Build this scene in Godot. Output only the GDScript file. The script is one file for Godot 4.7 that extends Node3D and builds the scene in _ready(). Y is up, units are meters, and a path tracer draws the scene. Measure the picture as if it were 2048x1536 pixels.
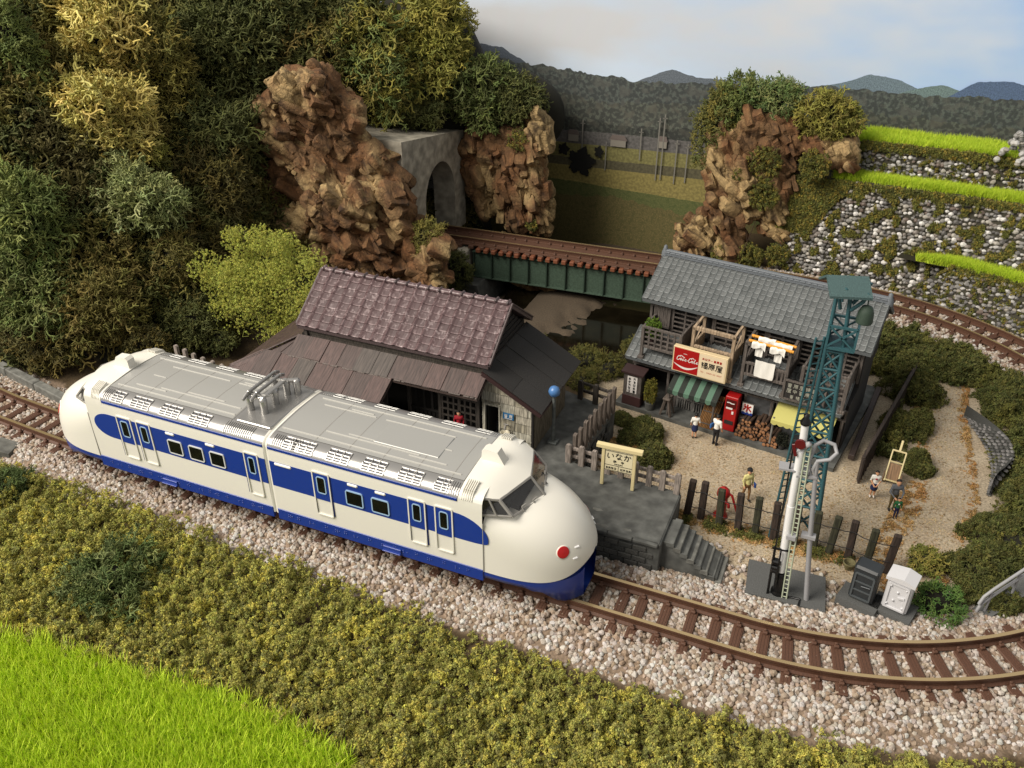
extends Node3D
# A model railway diorama built at its 1:150 prototype size: one unit is one metre at that scale.
# x runs along the front track, y is up, -z leads away from the camera.

var mats := {}
var texs := {}
var taken := {}
var rng := RandomNumberGenerator.new()
var n_fine := FastNoiseLite.new()
var n_rough := FastNoiseLite.new()
var n_cell := FastNoiseLite.new()
var n_low := FastNoiseLite.new()
var fx := Vector3(0.98999, 0, 0.14110)   # the store's own axes: along its front, and backwards
var fb := Vector3(0.14110, 0, -0.98999)
var fo := Vector3(10.29, 0, -17.01)


# ------------------------------------------------------------------ mesh building
class B:
	var v := PackedVector3Array()
	var n := PackedVector3Array()
	var c := PackedColorArray()
	var col := Color.WHITE
	var xf := Transform3D.IDENTITY

	func vert(p: Vector3, m: Vector3) -> void:
		v.append(xf * p)
		n.append((xf.basis * m).normalized())
		c.append(col)

	func tri(p: Vector3, q: Vector3, r: Vector3) -> void:   # counter-clockwise seen from outside
		var m := (q - p).cross(r - p)
		if m.length_squared() < 1e-16:
			return
		m = m.normalized()
		vert(p, m)
		vert(r, m)
		vert(q, m)

	func quad(p: Vector3, q: Vector3, r: Vector3, s: Vector3) -> void:
		tri(p, q, r)
		tri(p, r, s)

	func box(at: Vector3, s: Vector3, b := Basis.IDENTITY, bev := 0.0) -> void:
		var h := s * 0.5
		if bev <= 0.0:
			var k := []
			for i in 8:
				k.append(at + b * Vector3(h.x if i & 1 else -h.x, h.y if i & 2 else -h.y, h.z if i & 4 else -h.z))
			quad(k[4], k[5], k[7], k[6])
			quad(k[1], k[0], k[2], k[3])
			quad(k[5], k[1], k[3], k[7])
			quad(k[0], k[4], k[6], k[2])
			quad(k[6], k[7], k[3], k[2])
			quad(k[0], k[1], k[5], k[4])
			return
		bev = minf(bev, minf(h.x, minf(h.y, h.z)) * 0.9)
		var f := func(sx: float, sy: float, sz: float, ax: int) -> Vector3:
			var p := Vector3(sx * (h.x - bev), sy * (h.y - bev), sz * (h.z - bev))
			p[ax] = [sx * h.x, sy * h.y, sz * h.z][ax]
			return at + b * p
		var ctr := at
		var out := func(pts: Array) -> void:
			var mid := Vector3.ZERO
			for p in pts:
				mid += p
			mid /= pts.size()
			var m: Vector3 = (pts[1] - pts[0]).cross(pts[2] - pts[0])
			if m.dot(mid - ctr) < 0:
				pts.reverse()
			for i in range(1, pts.size() - 1):
				tri(pts[0], pts[i], pts[i + 1])
		for s1 in [-1.0, 1.0]:
			(out as Callable).call([f.call(s1, -1, -1, 0), f.call(s1, 1, -1, 0), f.call(s1, 1, 1, 0), f.call(s1, -1, 1, 0)])
			(out as Callable).call([f.call(-1, s1, -1, 1), f.call(1, s1, -1, 1), f.call(1, s1, 1, 1), f.call(-1, s1, 1, 1)])
			(out as Callable).call([f.call(-1, -1, s1, 2), f.call(1, -1, s1, 2), f.call(1, 1, s1, 2), f.call(-1, 1, s1, 2)])
			for s2 in [-1.0, 1.0]:
				(out as Callable).call([f.call(-1, s1, s2, 1), f.call(1, s1, s2, 1), f.call(1, s1, s2, 2), f.call(-1, s1, s2, 2)])
				(out as Callable).call([f.call(s1, -1, s2, 0), f.call(s1, 1, s2, 0), f.call(s1, 1, s2, 2), f.call(s1, -1, s2, 2)])
				(out as Callable).call([f.call(s1, s2, -1, 0), f.call(s1, s2, 1, 0), f.call(s1, s2, 1, 1), f.call(s1, s2, -1, 1)])
				for s3 in [-1.0, 1.0]:
					(out as Callable).call([f.call(s1, s2, s3, 0), f.call(s1, s2, s3, 1), f.call(s1, s2, s3, 2)])

	func bar(p: Vector3, q: Vector3, w: float, t: float, up := Vector3.UP, bev := 0.0) -> void:   # w across, t along up
		var d := (q - p).normalized()
		if absf(d.dot(up)) > 0.98:
			up = Vector3.RIGHT if absf(d.x) < 0.9 else Vector3.BACK
		var side := d.cross(up).normalized()
		box((p + q) * 0.5, Vector3((q - p).length(), t, w), Basis(d, side.cross(d), side), bev)

	func grid(g: Array, wrap := false, flip := false) -> void:   # smooth sheet through rows of points
		var rows := g.size()
		var cols: int = g[0].size()
		var nm := []
		for i in rows:
			var line := PackedVector3Array()
			for j in cols:
				var jm: int = (j - 1 + cols) % cols if wrap else maxi(j - 1, 0)
				var jp: int = (j + 1) % cols if wrap else mini(j + 1, cols - 1)
				var m: Vector3 = (g[mini(i + 1, rows - 1)][j] - g[maxi(i - 1, 0)][j]).cross(g[i][jp] - g[i][jm])
				if m.length_squared() < 1e-14:
					var i2: int = i + 1 if i < rows / 2 else i - 1
					m = (g[mini(i2 + 1, rows - 1)][j] - g[maxi(i2 - 1, 0)][j]).cross(g[i2][jp] - g[i2][jm])
				line.append(-m.normalized() if flip else m.normalized())
			nm.append(line)
		for i in rows - 1:
			for j in (cols if wrap else cols - 1):
				var k: int = (j + 1) % cols
				var ids := [[i, j], [i + 1, j], [i + 1, k], [i, j], [i + 1, k], [i, k]]
				if flip:
					ids = [[i, j], [i + 1, k], [i + 1, j], [i, j], [i, k], [i + 1, k]]
				# Godot wants clockwise front faces
				for e in [0, 2, 1, 3, 5, 4]:
					vert(g[ids[e][0]][ids[e][1]], nm[ids[e][0]][ids[e][1]])

	func fan(ring: Array, toward: Vector3) -> void:
		var mid := Vector3.ZERO
		for p in ring:
			mid += p
		mid /= ring.size()
		for i in ring.size():
			var a: Vector3 = ring[i]
			var b: Vector3 = ring[(i + 1) % ring.size()]
			if (a - mid).cross(b - mid).dot(toward) > 0:
				tri(mid, a, b)
			else:
				tri(mid, b, a)

	func tube(pts: Array, radii: Array, sides := 6, caps := true) -> void:
		var g := []
		var last := Vector3.ZERO
		for i in pts.size():
			var d: Vector3 = (pts[mini(i + 1, pts.size() - 1)] - pts[maxi(i - 1, 0)]).normalized()
			var s := d.cross(Vector3.UP if absf(d.y) < 0.95 else Vector3.RIGHT) if last == Vector3.ZERO else (last - d * last.dot(d))
			s = s.normalized()
			last = s
			var t := d.cross(s)
			var ring := PackedVector3Array()
			for k in sides:
				var a := TAU * k / sides
				ring.append(pts[i] + (s * cos(a) + t * sin(a)) * float(radii[mini(i, radii.size() - 1)]))
			g.append(ring)
		grid(g, true, true)
		if caps:
			fan(Array(g[0]), pts[0] - pts[1])
			fan(Array(g[-1]), pts[-1] - pts[-2])

	func rod(p: Vector3, q: Vector3, r: float, sides := 6, r2 := -1.0) -> void:
		tube([p, q], [r, r if r2 < 0 else r2], sides)

	func lathe(profile: Array, at: Vector3, sides := 12, b := Basis.IDENTITY) -> void:   # [radius, height]
		var g := []
		for p in profile:
			var ring := PackedVector3Array()
			for k in sides:
				var a := TAU * k / sides
				ring.append(at + b * Vector3(cos(a) * p[0], p[1], sin(a) * p[0]))
			g.append(ring)
		grid(g, true)
		if profile[0][0] > 0.001:
			fan(Array(g[0]), b * Vector3.DOWN)
		if profile[-1][0] > 0.001:
			fan(Array(g[-1]), b * Vector3.UP)

	func prism(poly: PackedVector2Array, o: Vector3, ax: Vector3, ay: Vector3, az: Vector3) -> void:   # outline in the plane ax, ay, thickness az
		var idx := Geometry2D.triangulate_polygon(poly)
		var flip := ax.cross(ay).dot(az) < 0
		if Geometry2D.is_polygon_clockwise(poly):
			poly = poly.duplicate()
			poly.reverse()
			idx = Geometry2D.triangulate_polygon(poly)
		for i in range(0, idx.size(), 3):
			var t := []
			for k in 3:
				var p := poly[idx[i + k]]
				t.append(o + ax * p.x + ay * p.y)
			var m: Vector3 = (t[1] - t[0]).cross(t[2] - t[0])
			if m.dot(az) < 0:
				t.reverse()
			tri(t[0] + az, t[1] + az, t[2] + az)
			tri(t[2], t[1], t[0])
		for i in poly.size():
			var p := poly[i]
			var q := poly[(i + 1) % poly.size()]
			var a := o + ax * p.x + ay * p.y
			var b := o + ax * q.x + ay * q.y
			if flip:
				quad(b, a, a + az, b + az)
			else:
				quad(a, b, b + az, a + az)

	func ball(at: Vector3, r: Vector3, seg := 10) -> void:
		var g := []
		for i in seg + 1:
			var t := PI * i / seg
			var ring := PackedVector3Array()
			for k in seg + 2:
				var a := TAU * k / (seg + 2)
				ring.append(at + Vector3(sin(t) * cos(a) * r.x, -cos(t) * r.y, sin(t) * sin(a) * r.z))
			g.append(ring)
		grid(g, true)

	func add(o: B, t: Transform3D, tint := Color.WHITE) -> void:
		for i in o.v.size():
			v.append(t * o.v[i])
			n.append((t.basis * o.n[i]).normalized())
			c.append(o.c[i] * tint)

	func mesh() -> ArrayMesh:
		var a := []
		a.resize(Mesh.ARRAY_MAX)
		a[Mesh.ARRAY_VERTEX] = v
		a[Mesh.ARRAY_NORMAL] = n
		a[Mesh.ARRAY_COLOR] = c
		var m := ArrayMesh.new()
		m.add_surface_from_arrays(Mesh.PRIMITIVE_TRIANGLES, a)
		return m


func numbered(called: String) -> String:
	if not taken.has(called):
		taken[called] = 0
		return called
	taken[called] += 1
	return "%s_%03d" % [called, taken[called]]


func tag(o: Node, label: String, category := "", group := "", kind := "") -> Node:
	if label:
		o.set_meta("label", label)
	if category:
		o.set_meta("category", category)
	if group:
		o.set_meta("group", group)
	if kind:
		o.set_meta("kind", kind)
	return o


func thing(called: String, label: String, category: String, at := Vector3.ZERO, turn := 0.0, group := "") -> Node3D:
	var o := Node3D.new()
	o.name = numbered(called)
	add_child(o)
	o.position = at
	o.rotation.y = turn
	tag(o, label, category, group)
	return o


func put(called: String, m: Mesh, mt: Material, parent: Node, t := Transform3D.IDENTITY) -> MeshInstance3D:
	var o := MeshInstance3D.new()
	o.mesh = m
	o.material_override = mt
	if parent == self:
		called = numbered(called)
	o.name = called
	o.transform = t
	parent.add_child(o, true)
	return o


func mk(called: String, b: B, mt: Material, parent: Node, t := Transform3D.IDENTITY) -> MeshInstance3D:
	return put(called, b.mesh(), mt, parent, t)


func struct(called: String, b: B, mt: Material) -> MeshInstance3D:
	var o := mk(called, b, mt, self)
	o.set_meta("kind", "structure")
	return o


func many(called: String, m: Mesh, mt: Material, where: Array, tint: Array, parent: Node) -> MultiMeshInstance3D:
	var mm := MultiMesh.new()
	mm.transform_format = MultiMesh.TRANSFORM_3D
	mm.use_colors = true
	mm.mesh = m
	mm.instance_count = where.size()
	for i in where.size():
		mm.set_instance_transform(i, where[i])
		mm.set_instance_color(i, tint[i % tint.size()])
	var o := MultiMeshInstance3D.new()
	o.multimesh = mm
	o.material_override = mt
	o.name = numbered(called) if parent == self else called
	parent.add_child(o, true)
	o.set_meta("kind", "stuff")
	return o


# ------------------------------------------------------------------ materials
func lin(r: float, g: float, b: float) -> Color:
	return Color(r, g, b).srgb_to_linear()


func noise_tex(key: String, freq: float, lo: float, hi: float, stretch := Vector2.ONE, kind := FastNoiseLite.TYPE_SIMPLEX_SMOOTH, oct := 4, size := 256) -> ImageTexture:
	if texs.has(key):
		return texs[key]
	var f := FastNoiseLite.new()
	f.seed = hash(key) % 1000
	f.noise_type = kind
	f.frequency = freq / size
	f.fractal_octaves = oct
	var w := maxi(int(size / stretch.x), 16)
	var hh := maxi(int(size / stretch.y), 16)
	var im := f.get_seamless_image(w, hh, false, false, 0.15, true)
	im.resize(size, size, Image.INTERPOLATE_BILINEAR)
	im.convert(Image.FORMAT_RGB8)
	for j in size:
		for i in size:
			var t := lerpf(lo, hi, im.get_pixel(i, j).r)
			im.set_pixel(i, j, Color(t, t, t))
	texs[key] = ImageTexture.create_from_image(im)
	return texs[key]


func mat(key: String, col := Color.WHITE, rough := 0.8, metal := 0.0, tex := "", scale := 0.5, bump := 0.0) -> StandardMaterial3D:
	if mats.has(key):
		return mats[key]
	var m := StandardMaterial3D.new()
	m.resource_name = key
	m.albedo_color = col
	m.roughness = rough
	m.metallic = metal
	if tex:
		m.albedo_texture = texs[tex]
		m.uv1_triplanar = true
		m.uv1_world_triplanar = true
		m.uv1_scale = Vector3.ONE * scale
		if bump > 0:
			m.heightmap_enabled = true
			m.heightmap_texture = texs[tex]
			m.heightmap_scale = bump
	mats[key] = m
	return m


func vmat(key: String, rough := 0.85, tex := "", scale := 0.5, bump := 0.0, metal := 0.0) -> StandardMaterial3D:   # takes its colour from the vertices
	var m := mat(key, Color.WHITE, rough, metal, tex, scale, bump)
	m.vertex_color_use_as_albedo = true
	return m


func rock_tex() -> void:   # sharp-edged fissures and pits
	var f := FastNoiseLite.new()
	f.seed = 44
	f.noise_type = FastNoiseLite.TYPE_SIMPLEX_SMOOTH
	f.fractal_type = FastNoiseLite.FRACTAL_RIDGED
	f.fractal_octaves = 5
	f.frequency = 0.012
	var g := FastNoiseLite.new()
	g.seed = 45
	g.noise_type = FastNoiseLite.TYPE_CELLULAR
	g.cellular_return_type = FastNoiseLite.RETURN_DISTANCE2_SUB
	g.frequency = 0.03
	var a := f.get_seamless_image(384, 384, false, false, 0.15, true)
	var c := g.get_seamless_image(384, 384, false, false, 0.15, true)
	a.convert(Image.FORMAT_RGB8)
	for j in 384:
		for i in 384:
			var t := clampf(1.0 - a.get_pixel(i, j).r * 0.75, 0, 1) * clampf(0.45 + c.get_pixel(i, j).r * 1.6, 0, 1)
			t = 0.5 + 0.5 * t
			a.set_pixel(i, j, Color(t, t, t))
	texs["rock"] = ImageTexture.create_from_image(a)


func two_tone(key: String, a: Color, b: Color, freq: float, edge: float, soft: float, size := 384, third := Color(0, 0, 0, 0)) -> void:   # flakes of b over a
	var f := FastNoiseLite.new()
	f.seed = hash(key) % 500
	f.noise_type = FastNoiseLite.TYPE_SIMPLEX_SMOOTH
	f.frequency = freq / size
	f.fractal_octaves = 5
	var g := f.duplicate()
	g.frequency = freq * 0.35 / size
	g.seed = f.seed + 7
	var im := f.get_seamless_image(size, size, false, false, 0.12, true)
	var im2: Image = g.get_seamless_image(size, size, false, false, 0.12, true)
	im.convert(Image.FORMAT_RGB8)
	for j in size:
		for i in size:
			var v := im.get_pixel(i, j).r
			var w := im2.get_pixel(i, j).r
			var c := a.lerp(b, smoothstep(edge - soft, edge + soft, v + (w - 0.5) * 0.35))
			if third.a > 0:
				c = c.lerp(third, smoothstep(0.5, 0.75, w) * 0.7)
			c = c * (0.86 + 0.28 * im.get_pixel((i * 3) % size, (j * 3) % size).r)
			im.set_pixel(i, j, c)
	texs[key] = ImageTexture.create_from_image(im)


func make_textures() -> void:
	two_tone("worn_tile", Color(0.43, 0.355, 0.36), Color(0.72, 0.66, 0.66), 20.0, 0.7, 0.05)
	two_tone("print_woods", Color(0.3, 0.31, 0.3), Color(0.43, 0.45, 0.42), 18.0, 0.55, 0.16, 384, Color(0.42, 0.41, 0.38))
	two_tone("print_fields", Color(0.42, 0.42, 0.27), Color(0.52, 0.49, 0.34), 46.0, 0.55, 0.3, 384, Color(0.36, 0.38, 0.23))
	noise_tex("blotch", 5.0, 0.62, 1.0, Vector2.ONE, FastNoiseLite.TYPE_SIMPLEX_SMOOTH, 5)
	noise_tex("grain", 26.0, 0.68, 1.0)
	noise_tex("speck", 44.0, 0.35, 1.0, Vector2.ONE, FastNoiseLite.TYPE_SIMPLEX_SMOOTH, 3)
	rock_tex()
	noise_tex("streak", 22.0, 0.5, 1.0, Vector2(1.0, 9.0))
	noise_tex("sand", 40.0, 0.66, 1.0, Vector2.ONE, FastNoiseLite.TYPE_SIMPLEX_SMOOTH, 5, 512)
	n_fine.frequency = 0.9
	n_fine.fractal_octaves = 3
	n_fine.seed = 5
	n_rough.noise_type = FastNoiseLite.TYPE_SIMPLEX_SMOOTH
	n_rough.fractal_type = FastNoiseLite.FRACTAL_RIDGED
	n_rough.frequency = 0.22
	n_rough.fractal_octaves = 4
	n_rough.seed = 11
	n_cell.noise_type = FastNoiseLite.TYPE_CELLULAR
	n_cell.cellular_return_type = FastNoiseLite.RETURN_DISTANCE2_SUB
	n_cell.fractal_type = FastNoiseLite.FRACTAL_NONE
	n_cell.frequency = 0.42
	n_cell.seed = 3
	n_low.frequency = 0.16
	n_low.fractal_octaves = 2
	n_low.seed = 21


# ------------------------------------------------------------------ the lie of the land
func lerp_table(x: float, k: Array, y: Array) -> float:
	if x <= k[0]:
		return y[0]
	for i in range(1, k.size()):
		if x <= k[i]:
			return lerpf(y[i - 1], y[i], (x - k[i - 1]) / (k[i] - k[i - 1]))
	return y[-1]


func hill_height(x: float, z: float) -> float:
	var s := (lerp_table(-z, [-8.0, 5.5, 9.5, 14.0, 22.0, 27.0, 31.0, 46.0], [-44.0, -26.0, -17.0, -14.0, -14.0, -14.0, -12.0, -10.0]) - x) * 0.8
	return 0.0 if s < 0 else minf(24.0, 1.5 * s)


func track_dist(x: float, z: float) -> float:   # from the centre line of the oval
	if x > 20.0:
		return absf(Vector2(x - 20.0, z + 19.2).length() - 17.1)
	var front := absf(z + 2.1) if x > -14 else absf(z - lerp_table(-x, [14.0, 18.6, 21.2, 26.0, 32.0, 40.0], [-2.45, -2.7, -2.95, -3.8, -5.6, -9.0])) if x < -18 else absf(z + 2.1 + (-14 - x) * 0.12)
	return minf(front, absf(z + 36.3 - (20.0 - x) * 0.034))


func track_path() -> PackedVector3Array:
	var p := PackedVector3Array()
	for q in [[-40, -9.0], [-32, -5.6], [-26, -3.8], [-21.2, -2.95], [-18.6, -2.7], [-14, -2.42], [-8, -2.2], [0, -2.1], [10, -2.1], [17, -2.1]]:
		p.append(Vector3(q[0], 0, q[1]))
	for i in 41:
		var a := PI / 2 - PI * i / 40.0
		p.append(Vector3(20 + 17.1 * cos(a), 0, -19.2 + 17.1 * sin(a)))
	for q in [[14, -36.4], [8.3, -36.2], [0, -35.75], [-9.3, -35.3], [-14, -34.8], [-20, -33.6]]:
		p.append(Vector3(q[0], 0, q[1]))
	var c := Curve3D.new()
	for i in p.size():
		var t := (p[mini(i + 1, p.size() - 1)] - p[maxi(i - 1, 0)]) * 0.16
		c.add_point(p[i], -t, t)
	c.bake_interval = 0.25
	return c.get_baked_points()


func river(x: float, z: float) -> float:   # 1 in the middle of the river bed, 0 on the banks
	var west := lerp_table(-z, [20.0, 27.0, 31.0, 34.0, 46.0], [-3.0, -5.5, -9.4, -11.0, -11.0])
	var w := smoothstep(west - 1.0, west + 1.4, x) * (1.0 - smoothstep(8.5, 10.5, x - (z + 34) * 0.04))
	return w * (1.0 - smoothstep(-22.5, -20.0, z))


func ground_height(x: float, z: float) -> float:
	var h := -0.45
	var d := track_dist(x, z)
	var b := 1.0 - smoothstep(2.0, 3.4, d)
	h = lerpf(h, -0.22, b)
	var rv := river(x, z)
	if rv > 0:
		h = lerpf(h, -4.7 + 1.35 * (1.0 - smoothstep(0.5, 6.5, x + (z + 30) * 0.3 + n_fine.get_noise_2d(x * 0.6, z * 0.6) * 1.6)) * smoothstep(-5.0, 0.5, x), rv)
	var hh := hill_height(x, z)
	if hh > 0 and d > 2.2:
		h += hh * smoothstep(2.2, 4.5, d)
	h += n_fine.get_noise_2d(x, z) * 0.06 * (1.0 - b)
	return h


func _ready() -> void:
	rng.seed = 20
	# camera, as in the photograph
	var cam := Camera3D.new()
	cam.position = Vector3(21.182, 26.3, 23.359)
	cam.rotation_degrees = Vector3(-31.5, 23.0, 0)
	cam.fov = 47.41
	cam.near = 0.5
	cam.far = 400
	add_child(cam)
	# a dim room around, and one large soft lamp high to the front left
	var env := Environment.new()
	env.background_mode = Environment.BG_COLOR
	env.background_color = Color(0.68, 0.67, 0.655)
	env.tonemap_mode = Environment.TONE_MAPPER_LINEAR
	env.tonemap_exposure = 1.0
	env.sdfgi_enabled = true
	env.ssao_enabled = true
	env.ssil_enabled = true
	var we := WorldEnvironment.new()
	we.environment = env
	add_child(we)
	var key := AreaLight3D.new()
	key.name = "room_light"
	key.position = Vector3(5, 0, -14) + Vector3(-0.5, 0.72, 0.52).normalized() * 190.0
	add_child(key)
	key.look_at(Vector3(5, 0, -14))
	key.area_size = Vector2(110, 110)
	key.light_color = Color(1.0, 0.965, 0.915)
	key.light_energy = 60000.0
	key.area_range = 500.0
	key.shadow_enabled = true
	make_textures()
	make_materials()
	make_sprigs()
	# the setting
	ground()
	backdrop()
	railway()
	ballast()
	hill()
	terraces()
	# buildings and large structures
	cliffs()
	tunnel_and_bridge()
	platform()
	station()
	store()
	# the train
	var front := train_car(1.0, "blue and white bullet train front car with its rounded nose toward the camera right")
	nose_marks(1.0, front)
	var rear := train_car(-1.0, "blue and white bullet train rear car with pantograph on its silver roof")
	nose_marks(-1.0, rear)
	pantograph(rear)
	# things
	platform_things()
	yard_things()
	light_tree()
	greenery()
	front_grass()


func make_materials() -> void:
	mat("white_plastic", Color(0.88, 0.87, 0.83), 0.32)
	mat("white_gloss", Color(0.9, 0.9, 0.9), 0.2)
	mat("blue_plastic", Color(0.1, 0.215, 0.54), 0.32)
	mat("blue_shade", Color(0.05, 0.12, 0.36), 0.4)
	mat("pale_blue", Color(0.6, 0.72, 0.83), 0.35)
	mat("seam_grey", Color(0.55, 0.54, 0.52), 0.6)
	mat("silver_plastic", Color(0.66, 0.655, 0.645), 0.36, 0.72)
	mat("roof_grey", Color(0.66, 0.66, 0.645), 0.42, 0.3)
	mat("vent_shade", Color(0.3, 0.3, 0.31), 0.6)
	mat("frame_grey", Color(0.56, 0.55, 0.53), 0.4)
	mat("frame_white", Color(0.82, 0.83, 0.82), 0.35)
	mat("rib_pale", Color(0.75, 0.745, 0.72), 0.4)
	mat("worn_white", Color(0.72, 0.67, 0.64), 0.7, 0.0, "speck", 0.6)
	mat("dark_plastic", Color(0.12, 0.115, 0.11), 0.6)
	mat("dark_inside", Color(0.1, 0.1, 0.105), 0.7)
	mat("dark_glass", Color(0.045, 0.055, 0.055), 0.12)
	mat("red_paint", Color(0.72, 0.1, 0.11), 0.4)
	var g := mat("train_glass", Color(0.3, 0.3, 0.3, 0.45), 0.06)
	g.transparency = BaseMaterial3D.TRANSPARENCY_ALPHA
	mat("rail_brown", Color(0.4, 0.27, 0.2), 0.55, 0.0, "grain", 0.4)
	mat("rail_head", Color(0.83, 0.73, 0.55), 0.27, 0.75)
	mat("sleeper_brown", Color(0.42, 0.29, 0.22), 0.7, 0.0, "grain", 0.6)
	mat("concrete_dark", Color(0.42, 0.425, 0.41), 0.85, 0.0, "blotch", 0.22, 1.2)
	mat("concrete_light", Color(0.5, 0.5, 0.475), 0.85, 0.0, "blotch", 0.3, 1.2)
	mat("concrete_rough", Color(0.42, 0.425, 0.42), 0.9, 0.0, "sand", 0.5, 5.0)
	mat("concrete_portal", Color(0.76, 0.73, 0.66), 0.9, 0.0, "blotch", 0.16, 3.0)
	mat("masonry", Color(0.3, 0.305, 0.295), 0.9, 0.0, "grain", 0.5, 3.0)
	mat("masonry_b", Color(0.36, 0.36, 0.345), 0.9, 0.0, "grain", 0.4, 3.0)
	mat("tunnel_dark", Color(0.12, 0.115, 0.105), 0.9, 0.0, "streak", 0.3)
	mat("plaster_grey", Color(0.34, 0.345, 0.35), 0.9, 0.0, "blotch", 0.5)
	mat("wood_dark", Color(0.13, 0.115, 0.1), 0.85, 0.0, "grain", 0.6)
	mat("wood_grey", Color(0.36, 0.33, 0.3), 0.85, 0.0, "streak", 0.5)
	mat("wood_grey_b", Color(0.41, 0.38, 0.34), 0.85, 0.0, "streak", 0.6)
	mat("wood_white", Color(0.7, 0.65, 0.61), 0.8, 0.0, "streak", 0.5)
	mat("wood_pale", Color(0.5, 0.45, 0.41), 0.85, 0.0, "streak", 0.5)
	mat("cream_paint", Color(0.85, 0.79, 0.6), 0.5)
	mat("cream_board", Color(0.88, 0.84, 0.7), 0.5)
	mat("cream_wood", Color(0.8, 0.7, 0.58), 0.75, 0.0, "streak", 0.5)
	mat("ink", Color(0.05, 0.05, 0.05), 0.6)
	mat("white_board", Color(0.9, 0.88, 0.8), 0.8, 0.0, "streak", 0.4, 1.5)
	mat("white_board_b", Color(0.85, 0.82, 0.74), 0.8, 0.0, "streak", 0.5, 1.5)
	mat("white_board_c", Color(0.78, 0.75, 0.66), 0.8, 0.0, "streak", 0.3, 1.5)
	mat("side_board", Color(0.5, 0.46, 0.38), 0.85, 0.0, "streak", 0.4, 1.5)
	mat("tile_plum", Color(0.97, 0.95, 0.95), 0.42, 0.0, "worn_tile", 0.16)
	mat("tile_plum_b", Color(1.0, 1.0, 1.0), 0.42, 0.0, "worn_tile", 0.16)
	mat("tile_plum_c", Color(0.9, 0.88, 0.88), 0.45, 0.0, "worn_tile", 0.16)
	mat("tile_edge", Color(0.46, 0.39, 0.39), 0.5, 0.0, "speck", 0.5, 2.0)
	mat("barge_plum", Color(0.25, 0.16, 0.155), 0.6, 0.0, "grain", 0.5)
	mat("plank_brown", Color(0.38, 0.31, 0.29), 0.5, 0.0, "streak", 0.45, 2.0)
	mat("plank_brown_b", Color(0.42, 0.33, 0.31), 0.5, 0.0, "streak", 0.5, 2.0)
	mat("plank_brown_c", Color(0.39, 0.35, 0.325), 0.5, 0.0, "streak", 0.4, 2.0)
	mat("plank_edge", Color(0.4, 0.33, 0.3), 0.7, 0.0, "speck", 0.5)
	mat("felt_black", Color(0.25, 0.24, 0.23), 0.85, 0.0, "speck", 0.5, 2.0)
	mat("felt_black_b", Color(0.285, 0.275, 0.265), 0.85, 0.0, "speck", 0.4, 2.0)
	mat("store_wood", Color(0.47, 0.435, 0.41), 0.85, 0.0, "streak", 0.6)
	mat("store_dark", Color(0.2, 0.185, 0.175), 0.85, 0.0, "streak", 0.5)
	mat("store_pale", Color(0.6, 0.59, 0.57), 0.85, 0.0, "streak", 0.6)
	mat("tile_grey", Color(0.58, 0.6, 0.6), 0.55, 0.0, "grain", 0.5, 1.5)
	mat("tile_grey_b", Color(0.62, 0.64, 0.64), 0.55, 0.0, "grain", 0.6, 1.5)
	mat("tile_grey_c", Color(0.54, 0.56, 0.56), 0.55, 0.0, "grain", 0.45, 1.5)
	mat("tile_grey_edge", Color(0.5, 0.52, 0.53), 0.6, 0.0, "speck", 0.5)
	mat("ridge_grey", Color(0.6, 0.63, 0.66), 0.6, 0.0, "speck", 0.5)
	mat("sign_cream", Color(0.84, 0.76, 0.6), 0.5)
	mat("sign_cream_face", Color(0.88, 0.81, 0.68), 0.45)
	mat("sign_red", Color(0.63, 0.09, 0.09), 0.4)
	mat("white_paint", Color(0.88, 0.87, 0.85), 0.5)
	mat("white_paper", Color(0.9, 0.88, 0.86), 0.7)
	var wc := mat("white_cloth", Color(0.92, 0.91, 0.88), 0.85)
	wc.rim_enabled = true
	wc.rim = 0.3
	mat("case_brown", Color(0.25, 0.15, 0.15), 0.6)
	mat("bamboo", Color(0.6, 0.42, 0.2), 0.6, 0.0, "streak", 0.5)
	mat("bamboo_b", Color(0.53, 0.37, 0.17), 0.6, 0.0, "streak", 0.5)
	mat("bark", Color(0.3, 0.22, 0.16), 0.9, 0.0, "grain", 1.0, 3.0)
	mat("log_end", Color(0.7, 0.5, 0.34), 0.8, 0.0, "grain", 1.4)
	mat("log_end_b", Color(0.6, 0.42, 0.28), 0.8, 0.0, "grain", 1.4)
	mat("bridge_green", Color(0.31, 0.39, 0.33), 0.5, 0.0, "grain", 0.2)
	mat("bridge_green_dark", Color(0.16, 0.22, 0.18), 0.5)
	mat("rust_orange", Color(0.55, 0.32, 0.2), 0.75, 0.0, "grain", 0.6)
	for k in ["tile_plum", "tile_plum_b", "tile_plum_c", "tile_grey", "tile_grey_b", "tile_grey_c"]:
		mats[k].vertex_color_use_as_albedo = true
	for k in [["a", 0.86, 0.85, 0.83], ["b", 0.64, 0.63, 0.61], ["c", 0.5, 0.49, 0.48], ["d", 0.57, 0.56, 0.55], ["e", 0.72, 0.69, 0.64], ["f", 0.52, 0.46, 0.42]]:
		mat("cobble_" + k[0], Color(k[1], k[2], k[3]), 0.5, 0.0, "grain", 0.6)
	mat("post_brown", Color(0.29, 0.235, 0.2), 0.9, 0.0, "streak", 0.5, 2.0)
	mat("post_green", Color(0.27, 0.27, 0.19), 0.9, 0.0, "streak", 0.5, 2.0)
	mat("wire_dark", Color(0.1, 0.09, 0.085), 0.6)
	mat("teal", Color(0.23, 0.41, 0.44), 0.5, 0.0, "grain", 0.7)
	mat("teal_grey", Color(0.4, 0.53, 0.53), 0.6, 0.0, "speck", 0.5)
	mat("bell_green", Color(0.3, 0.4, 0.33), 0.6, 0.0, "speck", 1.2, 2.0)
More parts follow.
